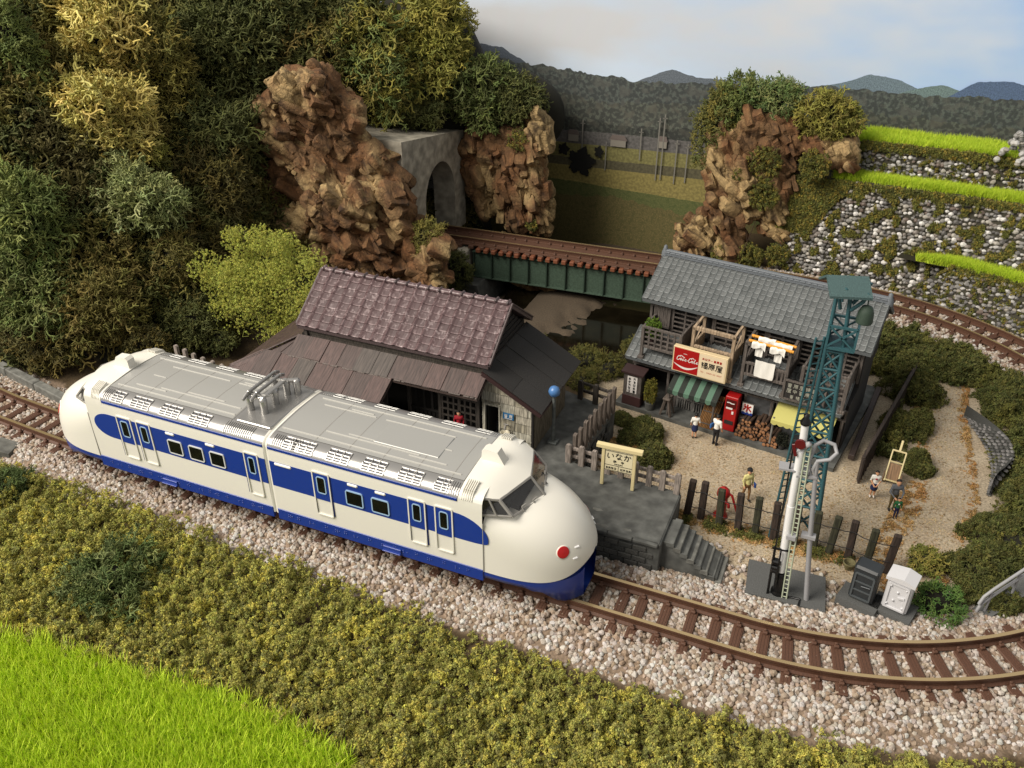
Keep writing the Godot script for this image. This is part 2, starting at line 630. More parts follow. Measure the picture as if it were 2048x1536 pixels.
	mat("black_metal", Color(0.05, 0.05, 0.055), 0.35)
	mat("grey_metal", Color(0.6, 0.6, 0.61), 0.5)
	mat("box_dark", Color(0.17, 0.185, 0.195), 0.4)
	mat("box_trim", Color(0.3, 0.32, 0.33), 0.4)
	mat("box_white", Color(0.8, 0.8, 0.81), 0.45)
	mat("cart_wood", Color(0.68, 0.54, 0.4), 0.75, 0.0, "streak", 0.5)
	mat("fence_brown", Color(0.3, 0.25, 0.22), 0.85, 0.0, "streak", 0.4)
	mat("fence_brown_b", Color(0.27, 0.225, 0.2), 0.85, 0.0, "streak", 0.4)


# ------------------------------------------------------------------ the train
const ZC := -2.3
const HALF := 2.25

func roof_ring(w: float, rise := 0.0) -> PackedVector2Array:   # (z, y) from the near gutter over the roof to the far one
	var p := PackedVector2Array()
	for q in [[2.25, 5.02], [2.21, 5.12], [2.12, 5.22], [1.98, 5.3], [1.72, 5.36], [1.4, 5.4], [0.7, 5.44], [0.0, 5.46]]:
		p.append(Vector2(ZC + q[0] * w, q[1] + rise * (2.25 - q[0]) / 2.25))
	for i in range(6, -1, -1):
		p.append(Vector2(2 * ZC - p[i].x, p[i].y))
	return p


func nose_point(l: float, a: float) -> Vector3:   # a: 0 near bottom, over the top, PI far bottom
	var t := clampf((l - 10.0) / 3.92, 0.0, 1.0)
	var w := HALF * pow(maxf(1.0 - pow(t, 2.9), 0.0), 0.5)
	var top := 2.35 + 2.2 * pow(maxf(1.0 - pow(t, 2.8), 0.0), 0.6)
	var bot := 1.62 + 0.73 * pow(t, 7.0)
	var e := lerpf(0.22, 0.85, pow(t, 0.8))
	var c := cos(a)
	var s := sin(a)
	return Vector3(l, bot + (top - bot) * pow(maxf(s, 0.0), e), ZC + w * signf(c) * pow(absf(c), lerpf(0.42, 0.9, pow(t, 0.7))))


func rounded_rect(x0: float, y0: float, x1: float, y1: float, r: float) -> PackedVector2Array:
	var p := PackedVector2Array()
	for k in [[x1 - r, y0 + r, -PI / 2], [x1 - r, y1 - r, 0.0], [x0 + r, y1 - r, PI / 2], [x0 + r, y0 + r, PI]]:
		for i in 5:
			var a: float = k[2] + PI / 2 * i / 4.0
			p.append(Vector2(k[0] + r * cos(a), k[1] + r * sin(a)))
	return p


func frame_ring(b: B, x0: float, y0: float, x1: float, y1: float, r: float, t: float, o: Vector3, ax: Vector3, ay: Vector3, az: Vector3) -> void:
	var p := rounded_rect(x0, y0, x1, y1, r)
	var q := rounded_rect(x0 + t, y0 + t, x1 - t, y1 - t, maxf(r - t, 0.01))
	for i in p.size():
		var k := (i + 1) % p.size()
		var a := o + ax * p[i].x + ay * p[i].y
		var c := o + ax * p[k].x + ay * p[k].y
		var d := o + ax * q[i].x + ay * q[i].y
		var e := o + ax * q[k].x + ay * q[k].y
		if ax.cross(ay).dot(az) > 0:
			b.quad(a + az, c + az, e + az, d + az)
			b.quad(a, c, c + az, a + az)
			b.quad(e, d, d + az, e + az)
		else:
			b.quad(c + az, a + az, d + az, e + az)
			b.quad(c, a, a + az, c + az)
			b.quad(d, e, e + az, d + az)


func train_car(dir: float, label: String) -> Node3D:
	var t := thing("bullet_train_car", label, "train car", Vector3.ZERO, 0.0, "cars of the bullet train")
	var X := Vector3(dir, 0, 0)
	var Y := Vector3.UP
	var near := -0.05
	var far := 2 * ZC + 0.05
	var l0 := 0.12
	var white: Material = mats.white_plastic
	var blue: Material = mats.blue_plastic
	# body shell: straight part, inner end wall
	var b := B.new()
	var rows := []
	for l in [l0, 10.0]:
		var ring := PackedVector3Array()
		for q in [[1.66, near], [3.2, near + 0.02], [4.6, near + 0.01], [5.0, near - 0.02]]:
			ring.append(Vector3(dir * l, q[0], q[1]))
		for q in roof_ring(0.985, -0.03):
			ring.append(Vector3(dir * l, q.y, q.x))
		for q in [[5.0, far + 0.02], [4.6, far - 0.01], [3.2, far - 0.02], [1.66, far]]:
			ring.append(Vector3(dir * l, q[0], q[1]))
		rows.append(ring)
	b.grid(rows, false, dir > 0)
	b.fan(Array(rows[0]), -X)
	mk("body", b, white, t)
	# white inner end, a little smaller, rounded toward the gap
	b = B.new()
	rows = []
	for k in [[0.12, 1.0], [0.02, 0.99], [-0.02, 0.955]]:
		var ring := PackedVector3Array()
		var kk: float = k[1]
		for q in [[1.4, near], [4.9, near]]:
			ring.append(Vector3(dir * k[0], 3.4 + (q[0] - 3.4) * kk, ZC + (q[1] - ZC) * kk))
		for q in roof_ring(1.0, 0.0):
			ring.append(Vector3(dir * k[0], 3.4 + (q.y - 3.4) * kk, ZC + (q.x - ZC) * kk))
		for q in [[4.9, far], [1.4, far]]:
			ring.append(Vector3(dir * k[0], 3.4 + (q[0] - 3.4) * kk, ZC + (q[1] - ZC) * kk))
		rows.append(ring)
	b.grid(rows, false, dir > 0)
	b.fan(Array(rows[-1]), -X)
	mk("end_wall", b, white, t)
	# nose
	b = B.new()
	rows = []
	for i in 29:
		var u := i / 28.0
		var l := 10.0 + 3.915 * (1.0 - pow(1.0 - u, 1.9))
		var ring := PackedVector3Array()
		for j in 37:
			var p := nose_point(l, PI * j / 36.0)
			ring.append(Vector3(dir * p.x, p.y, p.z))
		rows.append(ring)
	b.grid(rows, false, dir > 0)
	mk("nose", b, white, t)
	# seam between the nose and the side
	b = B.new()
	for z in [near + 0.012, far - 0.012]:
		b.bar(Vector3(dir * 10.02, 1.66, z), Vector3(dir * 10.02, 4.1, z), 0.035, 0.03, X)
		
	mk("nose_seam", b, mats.seam_grey, t)
	# cab hood
	b = B.new()
	var ra := PackedVector3Array()
	var rb := PackedVector3Array()
	var prof := [Vector2(near, 4.2), Vector2(near, 4.6)]
	for q in roof_ring(1.0, 0.07):
		prof.append(q)
	prof.append_array([Vector2(far, 4.6), Vector2(far, 4.2)])
	var edge := [Vector3(9.72, 4.2, near - 0.04), Vector3(9.74, 4.6, near - 0.06), Vector3(9.76, 4.95, -0.16), Vector3(9.85, 5.2, -0.22), Vector3(10.15, 5.18, -0.36), Vector3(10.5, 5.08, -0.52), Vector3(10.62, 5.12, -0.85), Vector3(10.78, 5.15, -1.3), Vector3(10.95, 5.16, -1.85), Vector3(11.08, 5.14, -2.3)]
	for i in range(8, -1, -1):
		edge.append(Vector3(edge[i].x, edge[i].y, 2 * ZC - edge[i].z))
	var from := []
	for i in edge.size():
		from.append(prof[int(round(float(i) * (prof.size() - 1) / (edge.size() - 1)))])
	rows = []
	for i in 9:
		var u := i / 8.0
		var ring := PackedVector3Array()
		for j in edge.size():
			var a := Vector3(8.98, from[j].y, from[j].x)
			var e: Vector3 = edge[j]
			var p := a.lerp(e, u)
			p.y += sin(PI * u) * 0.17 * clampf((a.y - 5.1) * 3.2, 0.0, 1.0)
			p.z += sin(PI * u) * 0.03 * (a.z - ZC) / HALF
			ring.append(Vector3(dir * p.x, p.y, p.z))
		rows.append(ring)
	b.grid(rows, false, dir > 0)
	b.fan(Array(rows[0]), -X)
	mk("cab_hood", b, white, t)
	# roof horn
	b = B.new()
	b.prism(PackedVector2Array([Vector2(9.05, 5.4), Vector2(10.1, 5.4), Vector2(9.75, 6.02), Vector2(9.22, 6.06), Vector2(9.08, 5.95)]), Vector3(0, 0, ZC - 0.21), X, Y, Vector3(0, 0, 0.42))
	mk("roof_horn", b, white, t)
	# dark cab inside, glass, frames
	b = B.new()
	b.box(Vector3(dir * 10.25, 4.52, ZC), Vector3(1.0, 0.7, 3.5))
	b.box(Vector3(dir * 10.9, 4.4, ZC), Vector3(0.5, 0.3, 2.6))
	mk("cab_interior", b, mats.dark_inside, t)
	for s in [1.0, -1.0]:
		var m := func(p: Vector3) -> Vector3: return Vector3(dir * p.x, p.y, p.z if s > 0 else 2 * ZC - p.z)
		var q: Array = [Vector3(9.74, 4.42, -0.12), Vector3(9.82, 5.16, -0.24), Vector3(10.5, 5.05, -0.54), Vector3(11.06, 4.44, -0.5)]
		var w: Array = [Vector3(11.08, 4.44, -0.54), Vector3(10.52, 5.06, -0.56), Vector3(11.1, 5.12, -2.29), Vector3(11.74, 4.36, -2.29)]
		for k in [q, w]:
			var g := B.new()
			var pts := []
			for p in k:
				pts.append(m.call(p))
			g.quad(pts[0], pts[1], pts[2], pts[3])
			mk("side_window" if k == q else "windscreen", g, mats.train_glass, t)
			var f := B.new()
			for i in 4:
				f.bar(pts[i], pts[(i + 1) % 4], 0.1, 0.08, (pts[1] - pts[0]).cross(pts[2] - pts[1]), 0.015)
			if k == q:
				f.bar(m.call(Vector3(10.16, 5.11, -0.36)), m.call(Vector3(10.5, 4.43, -0.32)), 0.07, 0.06, Vector3(0, 0, 1))
			else:
				for l in [0.28, 0.62]:
					var a0: Vector3 = m.call(Vector3(11.1, 4.44, -0.56).lerp(Vector3(11.76, 4.36, -2.29), l))
					var a1: Vector3 = m.call(Vector3(10.7, 4.9, -0.56).lerp(Vector3(11.4, 4.8, -2.29), l + 0.02))
					f.bar(a0 + X * 0.05, a0.lerp(a1, 0.3) + X * 0.06 + Y * 0.03, 0.05, 0.05)
					f.bar(a0.lerp(a1, 0.3) + X * 0.06 + Y * 0.03, a0.lerp(a1, 0.3) + X * 0.06 + Y * 0.03 + Vector3(dir * 0.07, 0.0, -0.22 * s), 0.045, 0.045)
			mk("window_frame", f, mats.frame_grey, t)
		b = B.new()
		var gz: float = near - 0.02 if s > 0 else far + 0.02
		for i in 6:
			var gl := 9.12 + i * 0.085
			b.bar(Vector3(dir * gl, 5.02, gz + s * 0.0), Vector3(dir * (gl + 0.02), 5.36, gz - s * 0.2), 0.035, 0.08, Vector3(0, 0.5, s))
			b.bar(Vector3(dir * (gl + 0.02), 5.36, gz - s * 0.2), Vector3(dir * (gl + 0.03), 5.52, gz - s * 0.7), 0.035, 0.08, Vector3(0, 1, s * 0.4))
		mk("hood_vent", b, white, t)
	# blue skirt along the sides
	b = B.new()
	for s in [1.0, -1.0]:
		var z: float = near if s > 0 else far
		b.box(Vector3(dir * (l0 + 10.0) / 2, 1.41, z - s * 0.05), Vector3(10.0 - l0, 0.58, 0.16), Basis.IDENTITY, 0.02)
	b.box(Vector3(dir * (l0 + 0.06), 1.49, ZC), Vector3(0.1, 0.4, 4.3))
	var sk := mk("skirt", b, blue, t)
	b = B.new()
	for i in 16:
		var l := 0.7 + i * 0.57 + 0.12 * sin(i * 5.0)
		for k in [[0.0, 0.0], [0.09, 0.0], [0.0, 0.1], [0.09, 0.1], [0.18, 0.05]]:
			if (i + int(k[0] * 100)) % 4 != 3:
				b.box(Vector3(dir * (l + k[0]), 1.42 + k[1] + 0.04 * sin(i * 3.0), near + 0.035), Vector3(0.05, 0.05, 0.05), Basis.IDENTITY, 0.015)
	mk("rivets", b, blue, sk)
	# skirt under the nose
	b = B.new()
	rows = []
	for i in 15:
		var u := i / 14.0
		var l := 10.0 + 3.75 * (1.0 - pow(1.0 - u, 1.8))
		var ring := PackedVector3Array()
		var e := nose_point(minf(l, 13.86), 0.0).z - ZC
		e = maxf(e - 0.02, 0.02)
		var dip := lerpf(1.28, 0.42, smoothstep(0.25, 0.65, u))
		for q in [[1.0, 1.68 + 0.3 * pow(u, 6.0)], [1.0, 1.45], [0.99, maxf(dip, 1.12)], [0.9, dip], [0.0, dip - 0.03], [-0.9, dip], [-0.99, maxf(dip, 1.12)], [-1.0, 1.45], [-1.0, 1.68 + 0.3 * pow(u, 6.0)]]:
			ring.append(Vector3(dir * l, q[1], ZC + e * q[0]))
		rows.append(ring)
	b.grid(rows, false, dir < 0)
	b.box(Vector3(dir * 12.9, 0.45, ZC + 0.62), Vector3(0.5, 0.22, 0.4), Basis.IDENTITY, 0.05)
	b.box(Vector3(dir * 12.9, 0.45, ZC - 0.62), Vector3(0.5, 0.22, 0.4), Basis.IDENTITY, 0.05)
	mk("nose_skirt", b, blue, t)
	# floor and running gear
	b = B.new()
	b.box(Vector3(dir * 5.6, 1.25, ZC), Vector3(10.6, 0.3, 3.6))
	mk("underframe", b, mats.dark_plastic, t)
	for l in [2.4, 9.0]:
		b = B.new()
		b.box(Vector3(dir * l, 0.8, ZC), Vector3(2.6, 0.5, 1.3), Basis.IDENTITY, 0.05)
		for k in [-0.85, 0.85]:
			for s in [-0.85, 0.85]:
				b.lathe([[0.45, -0.1], [0.45, 0.1]], Vector3(dir * (l + k), 0.78, -2.1 + s), 14, Basis(Vector3.RIGHT, PI / 2))
		mk("bogie", b, mats.dark_plastic, t)
	# blue window band: it ends in a rounded tip on the nose side
	b = B.new()
	var band := PackedVector2Array([Vector2(l0, 2.98), Vector2(8.75, 3.02)])
	if dir > 0:
		for i in 11:
			var a := i / 10.0
			band.append(Vector2(8.75 + 1.5 * sin(a * PI / 2), 3.02 + 0.16 * pow(a, 3.0)))
		for i in range(1, 11):
			var a := PI / 2 * i / 10.0
			band.append(Vector2(10.25 - 1.5 * (1 - cos(a)) + 0.02, 3.2 + 1.1 * sin(a)) if i < 10 else Vector2(8.75, 4.3))
	else:
		for i in 19:
			var a := -PI / 2 + PI * (i + 0.5) / 19.0
			band.append(Vector2(8.75 + 0.98 * cos(a), 3.66 + 0.64 * sin(a)))
		band.append(Vector2(8.75, 4.3))
	band.append(Vector2(l0, 4.28))
	for s in [1.0, -1.0]:
		b.prism(band, Vector3(0, 0, (near if s > 0 else far) - s * 0.02), X, Y, Vector3(0, 0, s * 0.045))
	mk("window_band", b, blue, t)
	b = B.new()
	for s in [1.0, -1.0]:
		b.box(Vector3(dir * (l0 + 8.94) / 2, 4.95, (near if s > 0 else far) - s * 0.01), Vector3(8.94 - l0, 0.15, 0.07), Basis.IDENTITY, 0.015)
	mk("gutter_stripe", b, blue, t)
	# roof: silver shoulders, grey middle
	b = B.new()
	rows = []
	for l in [l0 + 0.0, 8.96]:
		var ring := PackedVector3Array()
		for q in roof_ring(1.0, 0.0):
			ring.append(Vector3(dir * l, q.y, q.x))
		rows.append(ring)
	b.grid(rows, false, dir > 0)
	mk("roof", b, mats.silver_plastic, t)
	b = B.new()
	rows = []
	var l_in := 2.05 if dir < 0 else l0 + 0.1
	for l in [l_in, 8.94]:
		var ring := PackedVector3Array()
		for i in range(5, 10):
			var q := roof_ring(1.0, 0.0)[i]
			var zz := ZC + (q.x - ZC) * (1.12 if i in [5, 9] else 1.0)
			ring.append(Vector3(dir * l, q.y + 0.012 - (0.012 if i in [5, 9] else 0.0), zz))
		rows.append(ring)
	b.grid(rows, false, dir > 0)
	mk("roof_panel", b, mats.roof_grey, t)
	# roof ribs and joints
	b = B.new()
	var d := B.new()
	var joints := [2.1, 3.7, 5.3, 6.9, 8.4]
	for l in joints:
		for i in roof_ring(1.0).size() - 1:
			var q := roof_ring(1.0)[i]
			var r := roof_ring(1.0)[i + 1]
			d.bar(Vector3(dir * l, q.y + 0.008, q.x), Vector3(dir * l, r.y + 0.008, r.x), 0.03, 0.02, Y)
	for k in [[-0.98, 0.3, 8.7], [-1.45, 2.2, 6.6], [-1.62, 3.2, 5.2], [-3.15, 1.0, 3.6], [-3.15, 4.1, 7.4], [-3.6, 0.6, 8.6], [-3.3, 2.3, 3.4], [-1.3, 6.2, 7.9], [-2.2, 7.0, 7.7]]:
		var y := 5.455 - 0.02 * pow(absf(k[0] - ZC), 2.0)
		var m0: float = maxf(k[1], l_in + 0.1)
		b.bar(Vector3(dir * m0, y, k[0]), Vector3(dir * k[2], y, k[0]), 0.035, 0.07, Y)
	mk("roof_ribs", b, mats.rib_pale, t)
	mk("roof_joints", d, mats.seam_grey, t)
	if dir > 0:
		b = B.new()
		b.box(Vector3(5.9, 5.46, -2.3), Vector3(3.0, 0.06, 1.5), Basis.IDENTITY, 0.02)
		mk("roof_hatch", b, mats.roof_grey, t)
	# louvres on the shoulders
	var banks := [[0.35, 4, 0], [0.85, 2, 2], [1.3, 3, 1], [3.0, 3, 1], [4.65, 3, 1], [6.3, 3, 1], [7.9, 2, 1], [8.45, 5, 0]] if dir > 0 else [[0.75, 14, 0], [3.0, 3, 1], [4.6, 3, 1], [6.25, 3, 1], [7.75, 2, 1], [8.35, 5, 0]]
	for s in [1.0, -1.0]:
		for k in banks:
			b = B.new()
			var sh := []
			for i in range(1, 5):
				var q := roof_ring(1.0)[i]
				sh.append(Vector2(q.x if s > 0 else 2 * ZC - q.x, q.y))
			var cell := 0.1 if k[2] == 0 else 0.34
			var cols: int = k[1]
			for i in cols + 1:
				for j in 3:
					b.bar(Vector3(dir * (k[0] + cell * i), sh[j].y, sh[j].x), Vector3(dir * (k[0] + cell * i), sh[j + 1].y, sh[j + 1].x), 0.045, 0.075 if s > 0 else 0.03, Vector3(0, 0.8, s))
			if k[2] > 0:
				for j in 5:
					var f := j / 4.0 * 3.0
					var i0: int = mini(int(f), 2)
					var p: Vector2 = sh[i0].lerp(sh[i0 + 1], f - i0)
					b.bar(Vector3(dir * k[0], p.y, p.x), Vector3(dir * (k[0] + cell * cols), p.y, p.x), 0.05, 0.07 if s > 0 else 0.03, Vector3(0, 0.8, s))
			mk("roof_vent", b, mats.silver_plastic if s > 0 else mats.roof_grey, t)
			if k[2] > 0:
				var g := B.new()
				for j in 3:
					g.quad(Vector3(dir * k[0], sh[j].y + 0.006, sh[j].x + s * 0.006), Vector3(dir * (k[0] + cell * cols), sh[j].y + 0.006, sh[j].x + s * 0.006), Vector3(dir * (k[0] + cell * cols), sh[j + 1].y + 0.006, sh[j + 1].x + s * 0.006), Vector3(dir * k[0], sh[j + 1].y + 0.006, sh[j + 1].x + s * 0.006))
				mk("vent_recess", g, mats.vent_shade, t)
	# doors and windows
	var doors := [[2.25, 3.1], [6.75, 7.55], [7.95, 8.75]] if dir > 0 else [[0.45, 1.2], [6.3, 7.1], [7.4, 8.25]]
	var wins := [[3.83, 4.66], [5.05, 5.88]] if dir > 0 else [[2.3, 3.1], [3.45, 4.25], [4.62, 5.42]]
	for s in [1.0, -1.0]:
		var o := Vector3(0, 0, near if s > 0 else far)
		var az := Vector3(0, 0, s * 0.05)
		for k in doors.size():
			var x0: float = doors[k][0]
			var x1: float = doors[k][1]
			b = B.new()
			frame_ring(b, x0, 2.12, x1, 4.42, 0.1, 0.055, o + az * 0.2, X, Y, az * 1.1)
			var dr := mk("door", b, white, t)
			var g := B.new()
			g.prism(rounded_rect(x0 + 0.05, 2.97, x1 - 0.05, 4.3, 0.02), o + az * 0.4, X, Y, az * 0.55)
			mk("door_stripe", g, blue, dr)
			g = B.new()
			for e in ([x0, x1] if k < 2 or dir < 0 else []):
				g.bar(o + X * (e + 0.03) + Y * 2.2 + az * 0.35, o + X * (e + 0.03) + Y * 4.3 + az * 0.35, 0.05, 0.05, az)
			if g.v.size():
				mk("door_groove", g, mats.blue_shade, dr)
			g = B.new()
			frame_ring(g, x0 + 0.2, 3.32, x1 - 0.2, 4.2, 0.12, 0.045, o + az * 0.5, X, Y, az * 0.9)
			mk("window_frame", g, mats.pale_blue, dr)
			g = B.new()
			g.prism(rounded_rect(x0 + 0.22, 3.34, x1 - 0.22, 4.18, 0.1), o + az * 0.5, X, Y, az * 0.6)
			mk("window_pane", g, mats.dark_glass, dr)
		for k in wins:
			b = B.new()
			frame_ring(b, k[0], 3.14, k[1], 3.9, 0.1, 0.05, o + az * 0.4, X, Y, az * 1.0)
			var wn := mk("window", b, mats.pale_blue if dir > 0 else mats.frame_white, t)
			var g := B.new()
			g.prism(rounded_rect(k[0] + 0.02, 3.16, k[1] - 0.02, 3.88, 0.09), o + az * 0.4, X, Y, az * 0.7)
			mk("window_pane", g, mats.dark_glass, wn)
		for l in ([0.9, 4.2, 5.5] if dir > 0 else [3.0, 5.2]):
			b = B.new()
			b.box(o + X * (l + (0.0 if l > 1 else -0.1)) + Y * 4.2, Vector3(0.5 if l > 1 else 0.85, 0.14, 0.14), Basis.IDENTITY, 0.04)
			mk("side_lamp_cover", b, white, t)
		b = B.new()
		b.box(o + X * 5.85 + Y * 1.38 + az, Vector3(0.85, 0.2, 0.1), Basis.IDENTITY, 0.02)
		b.box(o + X * 5.85 + Y * 1.28 + az * 2.2, Vector3(0.85, 0.05, 0.16), Basis.IDENTITY, 0.015)
		mk("step_box", b, blue, t)
	return t


func nose_marks(dir: float, t: Node3D) -> void:
	for s in [1.0, -1.0]:
		var at := func(l: float, a: float) -> Vector3:
			var p := nose_point(l, a if s > 0 else PI - a)
			return Vector3(dir * p.x, p.y, p.z)
		var disc := func(l: float, a: float, r: float, lift: float) -> B:
			var p: Vector3 = at.call(l, a)
			var du: Vector3 = (at.call(l + 0.06, a) - p).normalized()
			var dv: Vector3 = (at.call(l, a + 0.06) - p).normalized()
			var m := du.cross(dv).normalized()
			if m.dot(p - Vector3(dir * 11, 2.5, ZC)) < 0:
				m = -m
			du = (du - m * du.dot(m)).normalized()
			var g := B.new()
			g.lathe([[r, -0.05], [r, lift], [r * 0.85, lift + 0.012], [0.0, lift + 0.02]], p, 22, Basis(du, m, du.cross(m)))
			return g
		var k := 0.55
		mk("headlight_ring", disc.call(13.05, k, 0.285, 0.0), mats.white_plastic, t)
		mk("headlight", disc.call(13.05, k, 0.255, 0.01), mats.red_paint, t)
		for q in [[13.44, 0.78], [13.46, 0.42]]:
			var p: Vector3 = at.call(q[0], q[1])
			var g := B.new()
			g.box(p, Vector3(0.1, 0.07, 0.22), Basis(Vector3.UP, -0.75 * s * dir), 0.025)
			mk("nose_lug", g, mats.white_gloss, t)


func pantograph(t: Node3D) -> void:
	var b := B.new()
	b.box(Vector3(-0.95, 5.43, ZC), Vector3(1.75, 0.1, 3.3), Basis.IDENTITY, 0.04)
	var base := mk("pantograph", b, mats.silver_plastic, t)
	for p in [[-1.72, -1.55], [-1.0, -1.55], [-1.0, -2.35], [-1.0, -3.2], [-0.6, -3.45], [-1.72, -3.3]]:
		b = B.new()
		b.lathe([[0.17, 0.0], [0.15, 0.3], [0.18, 0.62], [0.15, 0.78], [0.0, 0.82]], Vector3(p[0], 5.44, p[1]), 10)
		mk("insulator", b, mats.silver_plastic, base)
	b = B.new()
	for q in [[[-1.7, 6.2, -1.1], [-1.7, 6.36, -1.5]], [[-1.7, 6.36, -1.5], [-1.7, 6.36, -3.4]], [[-1.7, 6.36, -3.4], [-1.7, 6.2, -3.7]], [[-1.35, 6.2, -1.2], [-1.35, 6.34, -1.6]], [[-1.35, 6.34, -1.6], [-1.35, 6.34, -3.3]], [[-1.35, 6.34, -3.3], [-1.35, 6.2, -3.6]]]:
		b.bar(Vector3(q[0][0], q[0][1], q[0][2]), Vector3(q[1][0], q[1][1], q[1][2]), 0.16, 0.12, Vector3.RIGHT, 0.03)
	b.bar(Vector3(-1.02, 6.22, -1.5), Vector3(-1.02, 6.22, -3.3), 0.22, 0.12, Vector3.UP, 0.03)
	b.bar(Vector3(-0.98, 6.2, -3.2), Vector3(-0.5, 6.2, -3.5), 0.2, 0.12, Vector3.UP, 0.03)
	for z in [-1.7, -3.05]:
		b.bar(Vector3(-1.8, 6.28, z), Vector3(-0.75, 6.28, z - 0.05), 0.06, 0.06)
	for z in [-1.6, -3.2]:
		b.bar(Vector3(-1.72, 6.2, z), Vector3(-1.0, 6.15, z), 0.16, 0.12, Vector3.UP, 0.03)
	mk("collector_frame", b, mats.silver_plastic, base)


# ------------------------------------------------------------------ ground, track, ballast
func crumb_mesh(seed_: int, n: int, spread: float, size: float, spiky := 1.0) -> ArrayMesh:   # a pinch of ground foam
	var r := RandomNumberGenerator.new()
	r.seed = seed_
	var b := B.new()
	for i in n:
		var d := Vector3(r.randf_range(-1, 1), r.randf_range(-0.8, 1), r.randf_range(-1, 1)).normalized()
		var p := d * spread * pow(r.randf(), 0.5)
		var k := []
		for j in 4:
			k.append(p + Vector3(r.randf_range(-1, 1), r.randf_range(-1, 1), r.randf_range(-1, 1)).normalized() * size * r.randf_range(0.6, 1.3) * spiky)
		var t := r.randf_range(0.75, 1.2)
		b.col = Color(t * r.randf_range(0.92, 1.08), t, t * r.randf_range(0.85, 1.1))
		b.tri(k[0], k[1], k[2])
		b.tri(k[0], k[2], k[3])
		b.tri(k[0], k[3], k[1])
		b.tri(k[1], k[3], k[2])
	return b.mesh()


func stone_mesh(seed_: int, flat := 1.0, round_ := 0.16) -> ArrayMesh:   # 32 facets
	var r := RandomNumberGenerator.new()
	r.seed = seed_
	var pts := {}
	var at := func(d: Vector3) -> Vector3:
		d = d.normalized()
		var k := Vector3i(d * 100)
		if not pts.has(k):
			pts[k] = d * r.randf_range(1.0 - round_, 1.0 + round_) * Vector3(1.0, flat, 0.85)
		return pts[k]
	var b := B.new()
	for sx in [-1, 1]:
		for sy in [-1, 1]:
			for sz in [-1, 1]:
				var p := [Vector3(sx, 0, 0), Vector3(0, sy, 0), Vector3(0, 0, sz)]
				if sx * sy * sz < 0:
					p.reverse()
				var m := [p[0] + p[1], p[1] + p[2], p[2] + p[0]]
				for t in [[p[0], m[0], m[2]], [m[0], p[1], m[1]], [m[2], m[1], p[2]], [m[0], m[1], m[2]]]:
					b.tri(at.call(t[0]), at.call(t[1]), at.call(t[2]))
	return b.mesh()


func sprig_mesh(seed_: int, depth: int, len0: float, r0: float, sides := 5) -> ArrayMesh:   # a forked lichen twig, growing up from the origin
	var r := RandomNumberGenerator.new()
	r.seed = seed_
	var b := B.new()
	grow(b, r, Vector3.ZERO, Vector3(r.randf_range(-0.3, 0.3), 1, r.randf_range(-0.3, 0.3)).normalized(), depth, len0, r0, sides)
	return b.mesh()


func grow(b: B, r: RandomNumberGenerator, p: Vector3, d: Vector3, depth: int, l: float, rad: float, sides: int) -> void:
	var bend := Vector3(r.randf_range(-1, 1), r.randf_range(-0.6, 0.8), r.randf_range(-1, 1)) * 0.7
	var q := p + d * l * 0.5
	var e := (d + bend).normalized()
	var s := q + e * l * 0.5
	var t := r.randf_range(0.85, 1.12)
	b.col = Color(t, t * 1.01, t * 0.95)
	b.tube([p, q, s], [rad, rad * 0.9, rad * 0.78], sides, false)
	if depth <= 0:
		b.fan([s + Vector3(rad, 0, 0) * 0.7, s + Vector3(0, rad, 0) * 0.7, s + Vector3(0, 0, rad) * 0.7], e)
		return
	var k := 2 if r.randf() < 0.6 else 3
	for i in k:
		var w := Vector3(r.randf_range(-1, 1), r.randf_range(-0.7, 0.9), r.randf_range(-1, 1)).normalized()
		grow(b, r, s, (e * 0.75 + w * 0.85).normalized(), depth - 1, l * r.randf_range(0.68, 0.92), rad * 0.8, sides)


func jitter(c: Color, r: RandomNumberGenerator, amount := 0.16) -> Color:
	var t := 1.0 + r.randf_range(-amount, amount)
	return Color(c.r * t * (1 + r.randf_range(-0.5, 0.5) * amount), c.g * t, c.b * t * (1 + r.randf_range(-0.6, 0.6) * amount))


